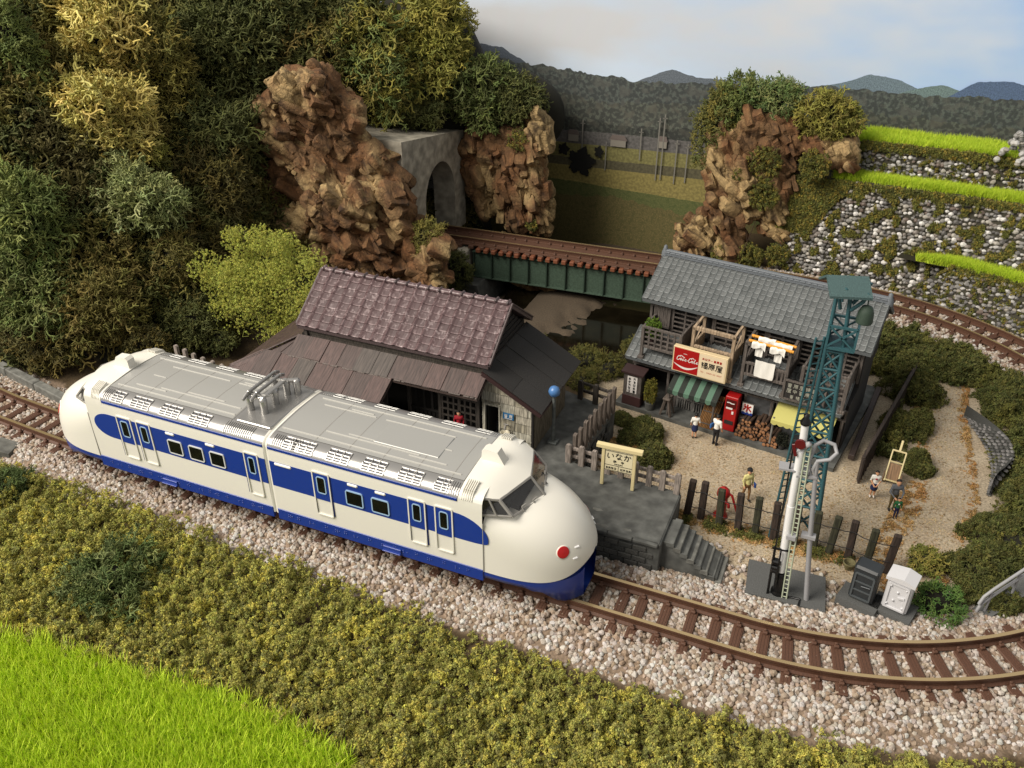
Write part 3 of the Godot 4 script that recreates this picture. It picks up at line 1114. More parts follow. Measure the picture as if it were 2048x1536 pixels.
func ground() -> void:
	var b := B.new()
	var st := 0.4
	var nx := 256
	var nz := 172
	var hs := PackedFloat32Array()
	hs.resize((nx + 1) * (nz + 1))
	for j in nz + 1:
		for i in nx + 1:
			hs[j * (nx + 1) + i] = ground_height(-58 + i * st, -46.4 + j * st)
	var sand := lin(0.8, 0.735, 0.63)
	var earth := lin(0.36, 0.3, 0.2)
	var dark := lin(0.13, 0.115, 0.07)
	for j in nz:
		for i in nx:
			var ps := []
			var ns := []
			var cs := []
			for k in [[0, 0], [1, 0], [1, 1], [0, 1]]:
				var ii: int = i + k[0]
				var jj: int = j + k[1]
				var x := -58 + ii * st
				var z := -46.4 + jj * st
				ps.append(Vector3(x, hs[jj * (nx + 1) + ii], z))
				var hx: float = hs[jj * (nx + 1) + mini(ii + 1, nx)] - hs[jj * (nx + 1) + maxi(ii - 1, 0)]
				var hz: float = hs[mini(jj + 1, nz) * (nx + 1) + ii] - hs[maxi(jj - 1, 0) * (nx + 1) + ii]
				ns.append(Vector3(-hx, 2 * st, -hz).normalized())
				var c := earth
				var inside := x > 8.6 and z < -4.0 and z > -30 and x < 34
				if inside:
					c = sand.lerp(lin(0.7, 0.61, 0.49), clampf(n_fine.get_noise_2d(x * 0.5, z * 0.5) * 0.8 + 0.15, 0, 1))
				if track_dist(x, z) < 3.6:
					c = lin(0.6, 0.52, 0.44)
				if hill_height(x, z) > 0.2:
					c = dark
				if river(x, z) > 0.15:
					c = lin(0.38, 0.33, 0.26) if x > -4.6 else dark
				cs.append(c)
			for k in [0, 1, 2, 0, 2, 3]:
				b.v.append(ps[k])
				b.n.append(ns[k])
				b.c.append(cs[k])
	struct("ground", b, vmat("ground_mat", 0.95, "sand", 0.16, 4.0))
	# the board's maroon edge and the dark water under the bridge
	b = B.new()
	b.box(Vector3(4, -3.35, -42.2), Vector3(17, 2.5, 0.5))
	tag(mk("board_edge", b, mat("maroon", Color(0.24, 0.07, 0.07), 0.7), self), "dark maroon board closing the river bed behind the bridge", "board")
	b = B.new()
	var g := []
	for j in 23:
		var row := PackedVector3Array()
		for i in 17:
			row.append(Vector3(-3.6 + i * 0.8, -3.72 + 0.015 * n_fine.get_noise_2d(i * 2.0, j * 2.0), -42 + j * 0.95))
		g.append(row)
	b.grid(g)
	struct("river_water", b, mat("water", Color(0.11, 0.095, 0.06), 0.1, 0.0, "blotch", 0.1))


func railway() -> void:
	var path := track_path()
	var t := thing("railway_track", "single brown railway track looping round the right end and over the bridge", "railway track")
	var ra := []
	for k in [[-0.15, -0.04], [-0.15, 0.0], [-0.035, 0.05], [-0.03, 0.24], [-0.085, 0.27], [-0.085, 0.345], [0.085, 0.345], [0.085, 0.27], [0.03, 0.24], [0.035, 0.05], [0.15, 0.0], [0.15, -0.04]]:
		ra.append(Vector2(k[0], k[1]))
	for s in [0.89, -0.89]:
		var b := B.new()
		var head := B.new()
		var rings := []
		var hr := []
		for i in range(0, path.size(), 2):
			var d := (path[mini(i + 1, path.size() - 1)] - path[maxi(i - 1, 0)]).normalized()
			var side := d.cross(Vector3.UP)
			var ring := PackedVector3Array()
			for q in ra:
				ring.append(path[i] + side * (s + q.x) + Vector3.UP * q.y)
			rings.append(ring)
			hr.append(PackedVector3Array([path[i] + side * (s - 0.075) + Vector3.UP * 0.352, path[i] + side * (s + 0.075) + Vector3.UP * 0.352]))
		for i in rings.size() - 1:
			for k in ra.size():
				var m: int = (k + 1) % ra.size()
				b.quad(rings[i][k], rings[i][m], rings[i + 1][m], rings[i + 1][k])
		for i in hr.size() - 1:
			head.quad(hr[i][0], hr[i][1], hr[i + 1][1], hr[i + 1][0])
		var rl := mk("rail", b, mats.rail_brown, t)
		mk("rail_head", head, mats.rail_head, rl)
	# sleepers with their chairs, one mesh shared
	var b := B.new()
	b.box(Vector3(0, -0.17, 0), Vector3(0.42, 0.26, 3.15), Basis.IDENTITY, 0.03)
	for s in [-1, 1]:
		for o in [-0.2, 0.2]:
			b.box(Vector3(0, 0.0, s * 0.89 + o * 1.15), Vector3(0.2, 0.2, 0.14), Basis.IDENTITY, 0.03)
			b.box(Vector3(-0.02, 0.1, s * 0.89 + o * 0.8), Vector3(0.12, 0.14, 0.1), Basis.IDENTITY, 0.03)
	for k in [-0.12, 0.0, 0.11]:
		b.box(Vector3(k, -0.035, 0), Vector3(0.05, 0.02, 3.0))
	var sm := b.mesh()
	var run := 0.0
	var next := 0.4
	for i in range(1, path.size()):
		run += (path[i] - path[i - 1]).length()
		if run >= next:
			next += 0.96
			var d := (path[i] - path[i - 1]).normalized()
			if path[i].x < -24 or path[i].z < -20 and path[i].x < -10.5:
				continue
			put("sleeper", sm, mats.sleeper_brown, t, Transform3D(Basis(d, Vector3.UP, d.cross(Vector3.UP)), path[i]).rotated_local(Vector3.UP, rng.randf_range(-0.02, 0.02)))


func ballast() -> void:
	var path := track_path()
	var ms := [stone_mesh(1), stone_mesh(2), stone_mesh(3, 0.8), stone_mesh(4, 1.1)]
	var lists := [[], [], [], []]
	var tints := [[], [], [], []]
	var pal := [lin(0.82, 0.77, 0.71), lin(0.87, 0.85, 0.82), lin(0.75, 0.67, 0.59), lin(0.68, 0.59, 0.5), lin(0.83, 0.78, 0.73), lin(0.64, 0.57, 0.51), lin(0.9, 0.88, 0.85), lin(0.78, 0.73, 0.69)]
	for i in range(0, path.size() - 1):
		var p := path[i]
		var bridge := p.z < -30 and p.x < 11
		if bridge or p.x < -30:
			continue
		var d := (path[i + 1] - p).normalized()
		var side := d.cross(Vector3.UP)
		var front := p.z > -14
		var n := 92 if front else 46
		for k in n:
			var s := rng.randf_range(-3.5, 3.5) if front else rng.randf_range(-3.2, 3.2)
			var x := p + side * s + d * rng.randf_range(0, 0.25)
			var edge := maxf(absf(s) - 1.9, 0.0)
			if front and s > 2.4 and x.x > 12.5 and x.x < 16 and x.z < -4.4:
				continue
			if rng.randf() < edge * 0.3:
				continue
			var y := -0.17 - edge * 0.22 + rng.randf_range(-0.05, 0.06)
			if absf(s) < 0.7:
				y -= 0.06
			var w := rng.randi() % 4
			var sz := rng.randf_range(0.08, 0.142) if front else rng.randf_range(0.085, 0.135)
			lists[w].append(Transform3D(Basis(Vector3(rng.randf_range(-1, 1), rng.randf_range(-1, 1), rng.randf_range(-1, 1)).normalized(), rng.randf() * TAU).scaled(Vector3.ONE * sz), Vector3(x.x, y, x.z)))
			var inner := 1.0 if absf(s) > 1.9 else 0.0
			var c: Color = pal[rng.randi() % 8].lerp(pal[3], 0.25 * (1.0 - inner))
			tints[w].append(jitter(c, rng, 0.08))
	# a strewn fringe in front of the signal and the stairs
	for k in 2600:
		var x := rng.randf_range(13.0, 29.0)
		var z := rng.randf_range(-8.2, -4.2)
		if rng.randf() < (-z - 5.0) / 3.0 or x < 16.2 and z < -4.5 or track_dist(x, z) < 2:
			continue
		var w := rng.randi() % 4
		lists[w].append(Transform3D(Basis(Vector3(rng.randf_range(-1, 1), 1, rng.randf_range(-1, 1)).normalized(), rng.randf() * TAU).scaled(Vector3.ONE * rng.randf_range(0.08, 0.14)), Vector3(x, ground_height(x, z) + 0.05, z)))
		tints[w].append(jitter(pal[rng.randi() % 8], rng, 0.08))
	var t := thing("track_ballast", "", "")
	t.set_meta("kind", "stuff")
	t.set_meta("label", "pinkish beige crushed stone ballast along the railway track")
	for w in 4:
		many("ballast_stones", ms[w], vmat("ballast_mat", 0.75, "grain", 0.9), lists[w], tints[w], t)


# ------------------------------------------------------------------ platform and station
func platform() -> void:
	var t := thing("station_platform", "grey concrete station platform with dark masonry front and steps at its right end", "platform")
	var b := B.new()
	var top := 1.3
	b.prism(PackedVector2Array([Vector2(-13.5, -5.0), Vector2(12.0, -5.0), Vector2(12.0, -4.75), Vector2(15.98, -4.75), Vector2(15.98, -8.5), Vector2(10.8, -8.75), Vector2(11.2, -13.9), Vector2(8, -14.8), Vector2(-4.5, -14.8), Vector2(-5.5, -9.6), Vector2(-13.5, -9.0)]), Vector3(0, -0.5, 0), Vector3.RIGHT, Vector3.BACK, Vector3(0, 1.78, 0))
	mk("deck", b, mats.concrete_dark, t)
	# worn patches on the deck
	for k in [[13.35, -4.95, 0.34, 0.12], [14.5, -5.1, 0.22, 0.09], [12.9, -5.9, 0.25, 0.1]]:
		b = B.new()
		var poly := PackedVector2Array()
		for i in 12:
			var a := TAU * i / 12
			poly.append(Vector2(cos(a) * k[2], sin(a) * k[3]) * rng.randf_range(0.75, 1.2))
		b.prism(poly, Vector3(k[0], 1.275, k[1]), Vector3.RIGHT, Vector3.BACK, Vector3(0, 0.012, 0))
		mk("worn_patch", b, mats.concrete_light, t)
	# edging slabs and masonry courses
	for i in 4:
		b = B.new()
		b.box(Vector3(12.05 + i * 1.12, top - 0.1, -4.72), Vector3(1.09, 0.16, 0.24), Basis(Vector3.UP, rng.randf_range(-0.01, 0.01)), 0.03)
		mk("edging_slab", b, mats.concrete_dark, t)
	var bm := []
	for v in 3:
		b = B.new()
		b.box(Vector3.ZERO, Vector3(0.6, 0.27, 0.1), Basis.IDENTITY, 0.03)
		bm.append(b.mesh())
	for j in 5:
		for i in 9:
			var x := 11.4 + i * 0.63 + (0.3 if j % 2 else 0.0)
			if x < 15.8:
				put("masonry_block", bm[i % 3], [mats.masonry, mats.masonry_b][rng.randi() % 2], t, Transform3D(Basis(Vector3.UP, rng.randf_range(-0.03, 0.03)), Vector3(x, -0.4 + j * 0.3, -4.72 + rng.randf_range(-0.02, 0.015))))
	for j in 5:
		for i in 8:
			var z := -12.9 + i * 0.63 + (0.3 if j % 2 else 0.0)
			put("masonry_block", bm[i % 3], [mats.masonry, mats.masonry_b][rng.randi() % 2], t, Transform3D(Basis(Vector3.UP, PI / 2 + 0.077), Vector3(11.18 + (z + 13) * -0.08 + rng.randf_range(-0.02, 0.02), -0.4 + j * 0.32, z)))
	b = B.new()
	b.box(Vector3(16.0, 0.4, -6.6), Vector3(0.1, 1.7, 3.7), Basis.IDENTITY, 0.03)
	mk("end_wall", b, mats.concrete_dark, t)
	# the steps
	b = B.new()
	b.prism(PackedVector2Array([Vector2(16.05, -0.5), Vector2(18.5, -0.5), Vector2(18.5, -0.12), Vector2(16.4, 1.12), Vector2(16.05, 1.12)]), Vector3(0, 0, -6.75), Vector3.RIGHT, Vector3.UP, Vector3(0, 0, 1.6))
	var fl := mk("stair_block", b, mats.concrete_dark, t)
	for i in 8:
		b = B.new()
		var x := 16.22 + i * 0.31
		var y := 1.18 - i * 0.2
		b.prism(PackedVector2Array([Vector2(x, y - 0.2), Vector2(x + 0.33, y - 0.2), Vector2(x + 0.33, y - 0.03), Vector2(x + 0.3, y), Vector2(x, y)]), Vector3(0, 0, -6.8), Vector3.RIGHT, Vector3.UP, Vector3(0, 0, 1.72))
		mk("stair_step", b, mats.concrete_light if i % 2 else mats.concrete_dark, fl)


func picket_fence(label: String, pts: Array, posts: int, h: float, rails: Array, mt: Material, group := "") -> Node3D:
	var t := thing("picket_fence", label, "fence", Vector3.ZERO, 0.0, group)
	for k in pts.size() - 1:
		var p: Vector3 = pts[k]
		var q: Vector3 = pts[k + 1]
		var d := (q - p).normalized()
		var side := d.cross(Vector3.UP)
		for i in posts:
			var b := B.new()
			var at := p.lerp(q, (i + 0.2) / (posts - 0.6)) + Vector3(rng.randf_range(-0.02, 0.02), 0, 0)
			var hh := h + rng.randf_range(-0.03, 0.06)
			b.prism(PackedVector2Array([Vector2(-0.13, 0), Vector2(0.13, 0), Vector2(0.13, hh - 0.06), Vector2(0.08, hh), Vector2(-0.08, hh), Vector2(-0.13, hh - 0.06)]), at - side * 0.08, d, Vector3.UP, side * 0.16)
			mk("post", b, mt, t)
		for y in rails:
			var b := B.new()
			b.bar(p + Vector3.UP * y - side * 0.14, q + Vector3.UP * (y + rng.randf_range(-0.02, 0.02)) - side * 0.14, 0.12, 0.17, Vector3.UP, 0.02)
			mk("rail", b, mt, t)
	return t


# flat strokes for lettering: each stroke is a chain of points in a 0..1 cell, "x,y x,y;..." with y upwards
func strokes(b: B, text: String, o: Vector3, ax: Vector3, ay: Vector3, w: float, lift := 0.012) -> void:
	var az := ax.cross(ay).normalized()
	for s in text.split(";"):
		var last := Vector3.INF
		for q in s.split(" "):
			var k := q.split(",")
			var p := o + ax * float(k[0]) * 0.1 + ay * float(k[1]) * 0.1
			if last != Vector3.INF:
				b.bar(last, p, w, lift * 2.0, az)
			last = p


const GLYPH := {
	"i": "2,8 1.5,4 2,2 3,1 3.8,2.5;7,7.5 8.3,5.5 8.5,3.5",
	"na": "1,7.5 5,8;3.5,9.5 2.5,6.5 1,4.5;6,8.5 8.5,6.5;6,6.5 6,2.5 4,1 2.8,2.2 4.5,3.2 8.5,1.2",
	"ka": "1,6.8 6,7.4 6,4 5,1.2 4,1.8;3.8,9.4 3,5 1.2,1.2;7.5,8.5 9,6",
	"inu1": "3,9 2,6 1,5;2,7 2,1;4,8 9,8 9,3;4,5.5 9.5,5.5;4,3 9,3;6,9 6,3 4,1",
	"naka": "1.5,7.5 8.5,7.5 8.5,4 1.5,4 1.5,7.5;5,9.5 5,0.5",
	"fuku": "2,9.5 3,8.6;0.5,7.6 4,7.6 1,4.6;2.3,6 2.3,0.5;3,5.2 4,4.2;5,9.2 9.5,9.2;5.6,8 9,8 9,6.4 5.6,6.4 5.6,8;5,5.2 9.5,5.2 9.5,0.6 5,0.6 5,5.2;7.2,5.2 7.2,0.6;5,2.9 9.5,2.9",
	"hara": "1,9 9.5,9;2,9 2,4 0.6,0.6;5.5,8.6 4.8,7.4;3.6,7.4 8.6,7.4 8.6,4.2 3.6,4.2 3.6,7.4;3.6,5.8 8.6,5.8;6.1,4.2 6.1,0.6 5,1.2;4.2,3 3.2,1.4;7.6,3 9,1.4",
	"ya": "1.2,9.3 9,9.3 9,7.2 1.6,7.2;1.6,9.3 1.6,4 0.4,0.6;3,5.6 9,5.6;5.8,5.6 3.6,4 8.4,4.2;7.4,5 8.8,3.6;3.4,2.4 8.6,2.4;6,3.8 6,0.6;2.4,0.6 9.6,0.6",
	"kori": "5,9.6 5,0.8 3.8,1.6;1,6.6 3.8,6.6 1,2;8.8,7.8 6,5.8;5.4,5.8 9.4,1.4;1.6,9.4 2.8,8.2",
	"kana1": "1,7 8,8;5,9.5 4,1;2,4 8,5 8,1;1,1.5 4,3",
	"kana2": "2,9 2,1 4,2;5,8 9,8;7,9.5 7,2 5,1 9,2",
	"kana3": "1,8 9,8;5,9.5 4,5 1,1;6,6 9,1",
	"kana4": "2,8 8,8 3,4 8,5 7,1 3,1",
	"kanji": "1,8.6 9,8.6;5,9.6 5,5;2,6.8 8,6.8;1,5 9,5;2.4,3.6 7.6,3.6 7.6,0.6 2.4,0.6 2.4,3.6;2.4,2.1 7.6,2.1",
}


func glyph(b: B, key: String, at: Vector3, ax: Vector3, ay: Vector3, size: float, w: float) -> void:
	strokes(b, GLYPH[key], at, ax * size, ay * size, w)


func name_sign() -> void:
	var t := thing("station_sign", "cream station name board on two posts with black hiragana", "sign", Vector3(13.2, 1.3, -7.77), 0.04)
	var b := B.new()
	for x in [-0.72, 0.72]:
		b = B.new()
		b.box(Vector3(x, 1.05, 0), Vector3(0.15, 2.1, 0.15), Basis.IDENTITY, 0.02)
		mk("post", b, mats.cream_paint, t)
	b = B.new()
	b.prism(PackedVector2Array([Vector2(-1.05, 2.08), Vector2(1.05, 2.08), Vector2(1.05, 2.24), Vector2(-1.05, 2.24)]), Vector3(0, 0, -0.13), Vector3.RIGHT, Vector3.UP, Vector3(0, 0, 0.26))
	mk("cross_beam", b, mats.cream_paint, t)
	b = B.new()
	b.box(Vector3(0, 1.42, 0), Vector3(1.34, 1.12, 0.08), Basis.IDENTITY, 0.01)
	var pn := mk("board", b, mats.cream_board, t)
	b = B.new()
	var X := Vector3.RIGHT
	var Y := Vector3.UP
	var z := 0.042
	for k in [["i", -0.58], ["na", -0.18], ["ka", 0.2]]:
		glyph(b, k[0], Vector3(k[1], 1.52, z), X, Y, 0.38, 0.035)
	for k in [["inu1", -0.26], ["naka", 0.1]]:
		glyph(b, k[0], Vector3(k[1], 1.34, z), X, Y, 0.15, 0.02)
	for i in 5:
		b.box(Vector3(-0.16 + i * 0.08, 1.27, z), Vector3(0.05, 0.05, 0.02))
	for i in 4:
		glyph(b, ["kana4", "kana1", "na", "kana2"][i], Vector3(-0.6 + i * 0.13, 0.96, z), X, Y, 0.13, 0.02)
		glyph(b, ["kana2", "kana3", "kana4", "kana1"][i], Vector3(0.08 + i * 0.13, 0.96, z), X, Y, 0.13, 0.02)
	b.box(Vector3(0, 1.18, z), Vector3(1.26, 0.02, 0.014))
	b.box(Vector3(0, 1.03, z), Vector3(0.02, 0.3, 0.016))
	for q in [[-0.64, 0.9, 0.64, 0.9], [-0.64, 1.94, 0.64, 1.94], [-0.64, 0.9, -0.64, 1.94], [0.64, 0.9, 0.64, 1.94]]:
		b.bar(Vector3(q[0], q[1], z), Vector3(q[2], q[3], z), 0.018, 0.014, Vector3.BACK)
	mk("lettering", b, mats.ink, pn)


func roof_tile_mesh(w: float, l: float, ridge := 0.09) -> ArrayMesh:   # lies along +z (down the slope), x across
	var b := B.new()
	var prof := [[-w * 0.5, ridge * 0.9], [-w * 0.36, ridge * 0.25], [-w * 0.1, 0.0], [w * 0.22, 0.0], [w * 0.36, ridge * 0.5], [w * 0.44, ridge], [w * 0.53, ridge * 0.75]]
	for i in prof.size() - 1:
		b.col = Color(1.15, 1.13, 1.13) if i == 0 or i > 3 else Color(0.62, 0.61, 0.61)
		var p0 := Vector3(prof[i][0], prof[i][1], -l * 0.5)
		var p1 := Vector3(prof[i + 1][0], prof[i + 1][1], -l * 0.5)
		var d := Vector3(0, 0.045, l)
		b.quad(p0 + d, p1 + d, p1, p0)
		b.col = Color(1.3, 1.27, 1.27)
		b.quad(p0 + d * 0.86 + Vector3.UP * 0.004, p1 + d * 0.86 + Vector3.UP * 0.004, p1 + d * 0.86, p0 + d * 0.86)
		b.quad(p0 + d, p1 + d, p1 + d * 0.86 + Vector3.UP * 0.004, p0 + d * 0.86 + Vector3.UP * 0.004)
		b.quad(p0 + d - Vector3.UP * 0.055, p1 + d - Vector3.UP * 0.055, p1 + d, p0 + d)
	return b.mesh()


func plank_row(parent: Node, called: String, a: Vector3, b_: Vector3, down: Vector3, n: int, mt: Array, thick := 0.06, gap := 0.02) -> void:   # n panels between a and b_, each reaching down
	for i in n:
		var p := a.lerp(b_, float(i) / n)
		var q := a.lerp(b_, float(i + 1) / n)
		var side := (q - p).normalized()
		p += side * gap * 0.5
		q -= side * gap * 0.5
		var m := side.cross(down).normalized()
		if m.y < 0:
			m = -m
		var l := rng.randf_range(-0.03, 0.03)
		var b := B.new()
		var o := m * rng.randf_range(0.0, 0.035)
		var pts := [p + o, q + o + m * 0.02, q + o + down * (1 + l) + m * 0.02, p + o + down * (1 + l)]
		var u := m * thick
		b.quad(pts[0] + u, pts[3] + u, pts[2] + u, pts[1] + u)
		for k in 4:
			b.quad(pts[k], pts[k] + u, pts[(k + 1) % 4] + u, pts[(k + 1) % 4])
		b.quad(pts[0], pts[1], pts[2], pts[3])
		b.bar(q + o + u, q + o + u + down, 0.05, 0.045, m)
		mk(called, b, mt[rng.randi() % mt.size()], parent)


func slats(parent: Node, called: String, o: Vector3, ax: Vector3, ay: Vector3, w: float, h: float, n: int, mt: Array, out: Vector3) -> void:   # lapped boards up a wall
	for i in n:
		var b := B.new()
		var y0 := h * i / n
		var y1 := h * (i + 1) / n + 0.03
		var p := o + ay * y0
		var q := o + ay * y1
		var k := out * 0.05
		var wob := rng.randf_range(-0.012, 0.012)
		b.quad(p + k, p + ax * w + k, q + ax * w + out * 0.01, q + out * 0.01)
		b.quad(p, p + ax * w, p + ax * w + k, p + k)
		b.xf.origin = ay * wob
		mk(called, b, mt[i % mt.size()], parent)


func station() -> void:
	var t := thing("station_building", "small wooden country station with purplish tiled roof and dark board lower roofs", "station")
	var X := Vector3.RIGHT
	var Y := Vector3.UP
	var b := B.new()
	var zf := -8.9
	# dark wooden carcass: back, left, inside floor
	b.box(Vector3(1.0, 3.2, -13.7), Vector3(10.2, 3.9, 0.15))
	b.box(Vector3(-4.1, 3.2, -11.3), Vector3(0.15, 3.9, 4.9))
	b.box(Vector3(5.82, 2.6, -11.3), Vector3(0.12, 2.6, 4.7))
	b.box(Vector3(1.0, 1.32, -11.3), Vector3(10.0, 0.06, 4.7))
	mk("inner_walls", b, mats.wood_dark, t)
	# upper wall of lapped boards under the tiled roof, front and back
	slats(t, "wall_board", Vector3(-4.1, 4.95, -9.0), X, Y, 10.2, 0.75, 4, [mats.wood_grey, mats.wood_grey_b], Vector3(0, 0, 1))
	b = B.new()
	b.box(Vector3(1.0, 5.3, -9.12), Vector3(10.2, 0.9, 0.16))
	b.box(Vector3(-3.95, 5.2, -8.95), Vector3(0.2, 0.8, 0.2))
	b.box(Vector3(6.0, 5.1, -8.95), Vector3(0.25, 0.7, 0.25))
	b.box(Vector3(1.0, 5.3, -13.7), Vector3(10.2, 0.9, 0.16))
	mk("upper_wall", b, mats.wood_grey, t)
	# gables
	for x in [-4.1, 6.05]:
		b = B.new()
		b.prism(PackedVector2Array([Vector2(-13.9, 5.3), Vector2(-8.95, 5.3), Vector2(-11.45, 7.35)]), Vector3(x - 0.08, 0, 0), Vector3.BACK, Y, X * 0.16)
		var gb := mk("gable_wall", b, mats.wood_dark, t)
		for i in 6:
			var y := 5.4 + i * 0.3
			var w := (7.3 - y) / 1.95 * 2.3
			var sl := B.new()
			sl.box(Vector3(x + 0.1 * signf(x), y, -11.45), Vector3(0.06, 0.2, w * 2.0))
			mk("gable_board", sl, mats.wood_dark, gb)
	# front: posts, rail, windows
	for x in [-3.9, -1.6, 0.5, 1.88, 3.62, 5.72]:
		b = B.new()
		b.box(Vector3(x, 2.9, zf), Vector3(0.17, 3.2, 0.17), Basis.IDENTITY, 0.015)
		mk("post", b, mats.wood_grey, t)
	b = B.new()
	b.box(Vector3(0.9, 4.35, zf), Vector3(10.2, 0.25, 0.14))
	mk("lintel", b, mats.wood_dark, t)
	b = B.new()
	b.box(Vector3(2.75, 2.25, zf), Vector3(1.6, 0.1, 0.12))
	b.box(Vector3(2.75, 3.75, zf), Vector3(1.6, 0.1, 0.12))
	for x in [2.25, 2.7, 3.15]:
		b.box(Vector3(x, 3.0, zf - 0.04), Vector3(0.12, 1.5, 0.04))
	for i in 7:
		b.box(Vector3(2.05 + i * 0.23, 1.75, zf - 0.03), Vector3(0.18, 0.95, 0.05))
	mk("window", b, mats.wood_dark, t)
	b = B.new()
	for i in 7:
		b.box(Vector3(3.75 + i * 0.31, 2.6, zf + 0.02), Vector3(0.09 if i != 3 else 0.16, 2.5, 0.06))
	for j in 7:
		b.box(Vector3(4.68, 1.45 + j * 0.38, zf + 0.045), Vector3(1.95, 0.09, 0.05))
	mk("lattice", b, mats.wood_grey, t)
	b = B.new()
	for k in [[-3.0, 1.5], [-0.55, 1.9]]:
		b.box(Vector3(k[0], 2.6, zf - 0.1), Vector3(k[1], 2.4, 0.06))
	mk("dark_boarding", b, mats.wood_dark, t)
	# white weatherboarded wing on the right: front with the door, right side
	var roof_y := func(x: float) -> float: return 5.2 - (x - 6.1) * 0.55
	for j in 8:
		var y0 := 1.3 + j * 0.48
		for k in ([[5.95, 6.1], [6.88, 8.55]] if y0 < 3.3 else [[5.95, 8.55]]):
			var x1 := minf(k[1], 6.1 + (5.1 - y0) / 0.55)
			if x1 < k[0] + 0.1:
				continue
			var sb := B.new()
			var xa: float = k[0]
			while xa < x1 - 0.05:
				var xb := minf(xa + rng.randf_range(0.6, 1.0), x1)
				if x1 - xb < 0.2:
					xb = x1
				sb = B.new()
				var hh := minf(0.5, roof_y.call(xb) - y0)
				var hl := minf(0.5, roof_y.call(xa) - y0)
				var z := zf + 0.06 + rng.randf_range(-0.012, 0.012)
				sb.quad(Vector3(xa + 0.01, y0, z + 0.05), Vector3(xb - 0.01, y0 - rng.randf_range(0, 0.03), z + 0.055), Vector3(xb - 0.01, y0 + hh, z), Vector3(xa + 0.01, y0 + hl, z))
				sb.quad(Vector3(xa + 0.01, y0 - 0.01, z - 0.06), Vector3(xb - 0.01, y0 - 0.01, z - 0.06), Vector3(xb - 0.01, y0, z + 0.05), Vector3(xa + 0.01, y0, z + 0.05))
				mk("weatherboard", sb, [mats.white_board, mats.white_board_b, mats.white_board_c][rng.randi() % 3], t)
				xa = xb
	b = B.new()
	b.prism(PackedVector2Array([Vector2(5.9, 3.46), Vector2(8.55, 3.46), Vector2(8.55, 3.8), Vector2(6.1, 5.12), Vector2(5.9, 5.12)]), Vector3(0, 0, zf - 0.06), X, Y, Vector3(0, 0, 0.08))
	b.box(Vector3(7.72, 2.38, zf - 0.02), Vector3(1.66, 2.2, 0.08))
	mk("wing_wall", b, mats.white_board_c, t)
	for j in 7:
		b = B.new()
		b.box(Vector3(8.62, 1.48 + j * 0.34, -11.1), Vector3(0.07, 0.33, 4.3), Basis(Vector3.BACK, 0.06), 0.01)
		mk("side_board", b, [mats.white_board_c, mats.side_board][1 if j < 6 else 0], t)
	b = B.new()
	b.box(Vector3(8.58, 2.5, zf + 0.06), Vector3(0.1, 2.45, 0.1))
	mk("corner_board", b, mats.wood_dark, t)
	b = B.new()
	frame_ring(b, 6.04, 1.2, 6.92, 3.5, 0.03, 0.08, Vector3(0, 0, zf), X, Y, Vector3(0, 0, 0.14))
	var dr := mk("door_frame", b, mats.white_board, t)
	b = B.new()
	b.box(Vector3(6.2, 2.35, zf - 0.5), Vector3(0.06, 2.1, 0.9))
	mk("door", b, mats.wood_dark, dr)
	b = B.new()
	b.box(Vector3(7.37, 3.06, zf + 0.16), Vector3(0.56, 0.34, 0.05), Basis.IDENTITY, 0.01)
	var sg := mk("notice_plate", b, mat("sign_blue", Color(0.12, 0.42, 0.62), 0.5), t)
	b = B.new()
	glyph(b, "kanji", Vector3(7.15, 2.98, zf + 0.186), X, Y, 0.2, 0.024)
	glyph(b, "hara", Vector3(7.4, 2.98, zf + 0.186), X, Y, 0.2, 0.024)
	b.box(Vector3(7.37, 2.94, zf + 0.186), Vector3(0.4, 0.03, 0.01))
	mk("lettering", b, mats.white_paint, sg)
	# wash basin on the wall
	b = B.new()
	b.lathe([[0.02, -0.22], [0.14, -0.18], [0.23, -0.03], [0.24, 0.04], [0.2, 0.04], [0.15, -0.06], [0.0, -0.09]], Vector3(7.28, 2.2, zf + 0.36), 16)
	b.rod(Vector3(7.28, 2.0, zf + 0.36), Vector3(7.28, 1.3, zf + 0.3), 0.04)
	var bs := mk("wash_basin", b, mat("basin_white", Color(0.82, 0.79, 0.7), 0.35), t)
	b = B.new()
	b.tube([Vector3(7.28, 2.5, zf + 0.1), Vector3(7.28, 2.6, zf + 0.26), Vector3(7.28, 2.55, zf + 0.38), Vector3(7.28, 2.4, zf + 0.4)], [0.04], 8)
	b.rod(Vector3(7.16, 2.64, zf + 0.26), Vector3(7.4, 2.64, zf + 0.26), 0.03)
	mk("tap", b, mats.frame_grey, bs)
	# tiled upper roof: every tile of the front slope is a piece of its own
	var r0 := Vector3(-4.3, 7.55, -11.45)
	var wd := 10.65
	var cols := 17
	var nrow := 8
	var cw := wd / cols
	var sl := Vector3(0, -1.95, 2.7)
	var ln := sl.length() / nrow
	var bas := Basis(X, sl.normalized().cross(X), sl.normalized())
	var tm := roof_tile_mesh(cw, ln * 1.04, 0.11)
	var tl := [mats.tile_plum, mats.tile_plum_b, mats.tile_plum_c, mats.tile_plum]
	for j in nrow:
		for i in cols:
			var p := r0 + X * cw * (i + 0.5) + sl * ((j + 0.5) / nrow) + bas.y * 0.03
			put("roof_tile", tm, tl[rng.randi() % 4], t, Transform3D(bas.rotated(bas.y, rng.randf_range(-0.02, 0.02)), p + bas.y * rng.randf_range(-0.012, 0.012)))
	var where := []
	var bb := Basis(-X, (Vector3(0, -1.95, -2.7)).normalized().cross(-X), Vector3(0, -1.95, -2.7).normalized())
	for j in nrow:
		for i in cols:
			where.append(Transform3D(bb, r0 + X * cw * (i + 0.5) + Vector3(0, -1.95, -2.7) * ((j + 0.5) / nrow) + bb.y * 0.03))
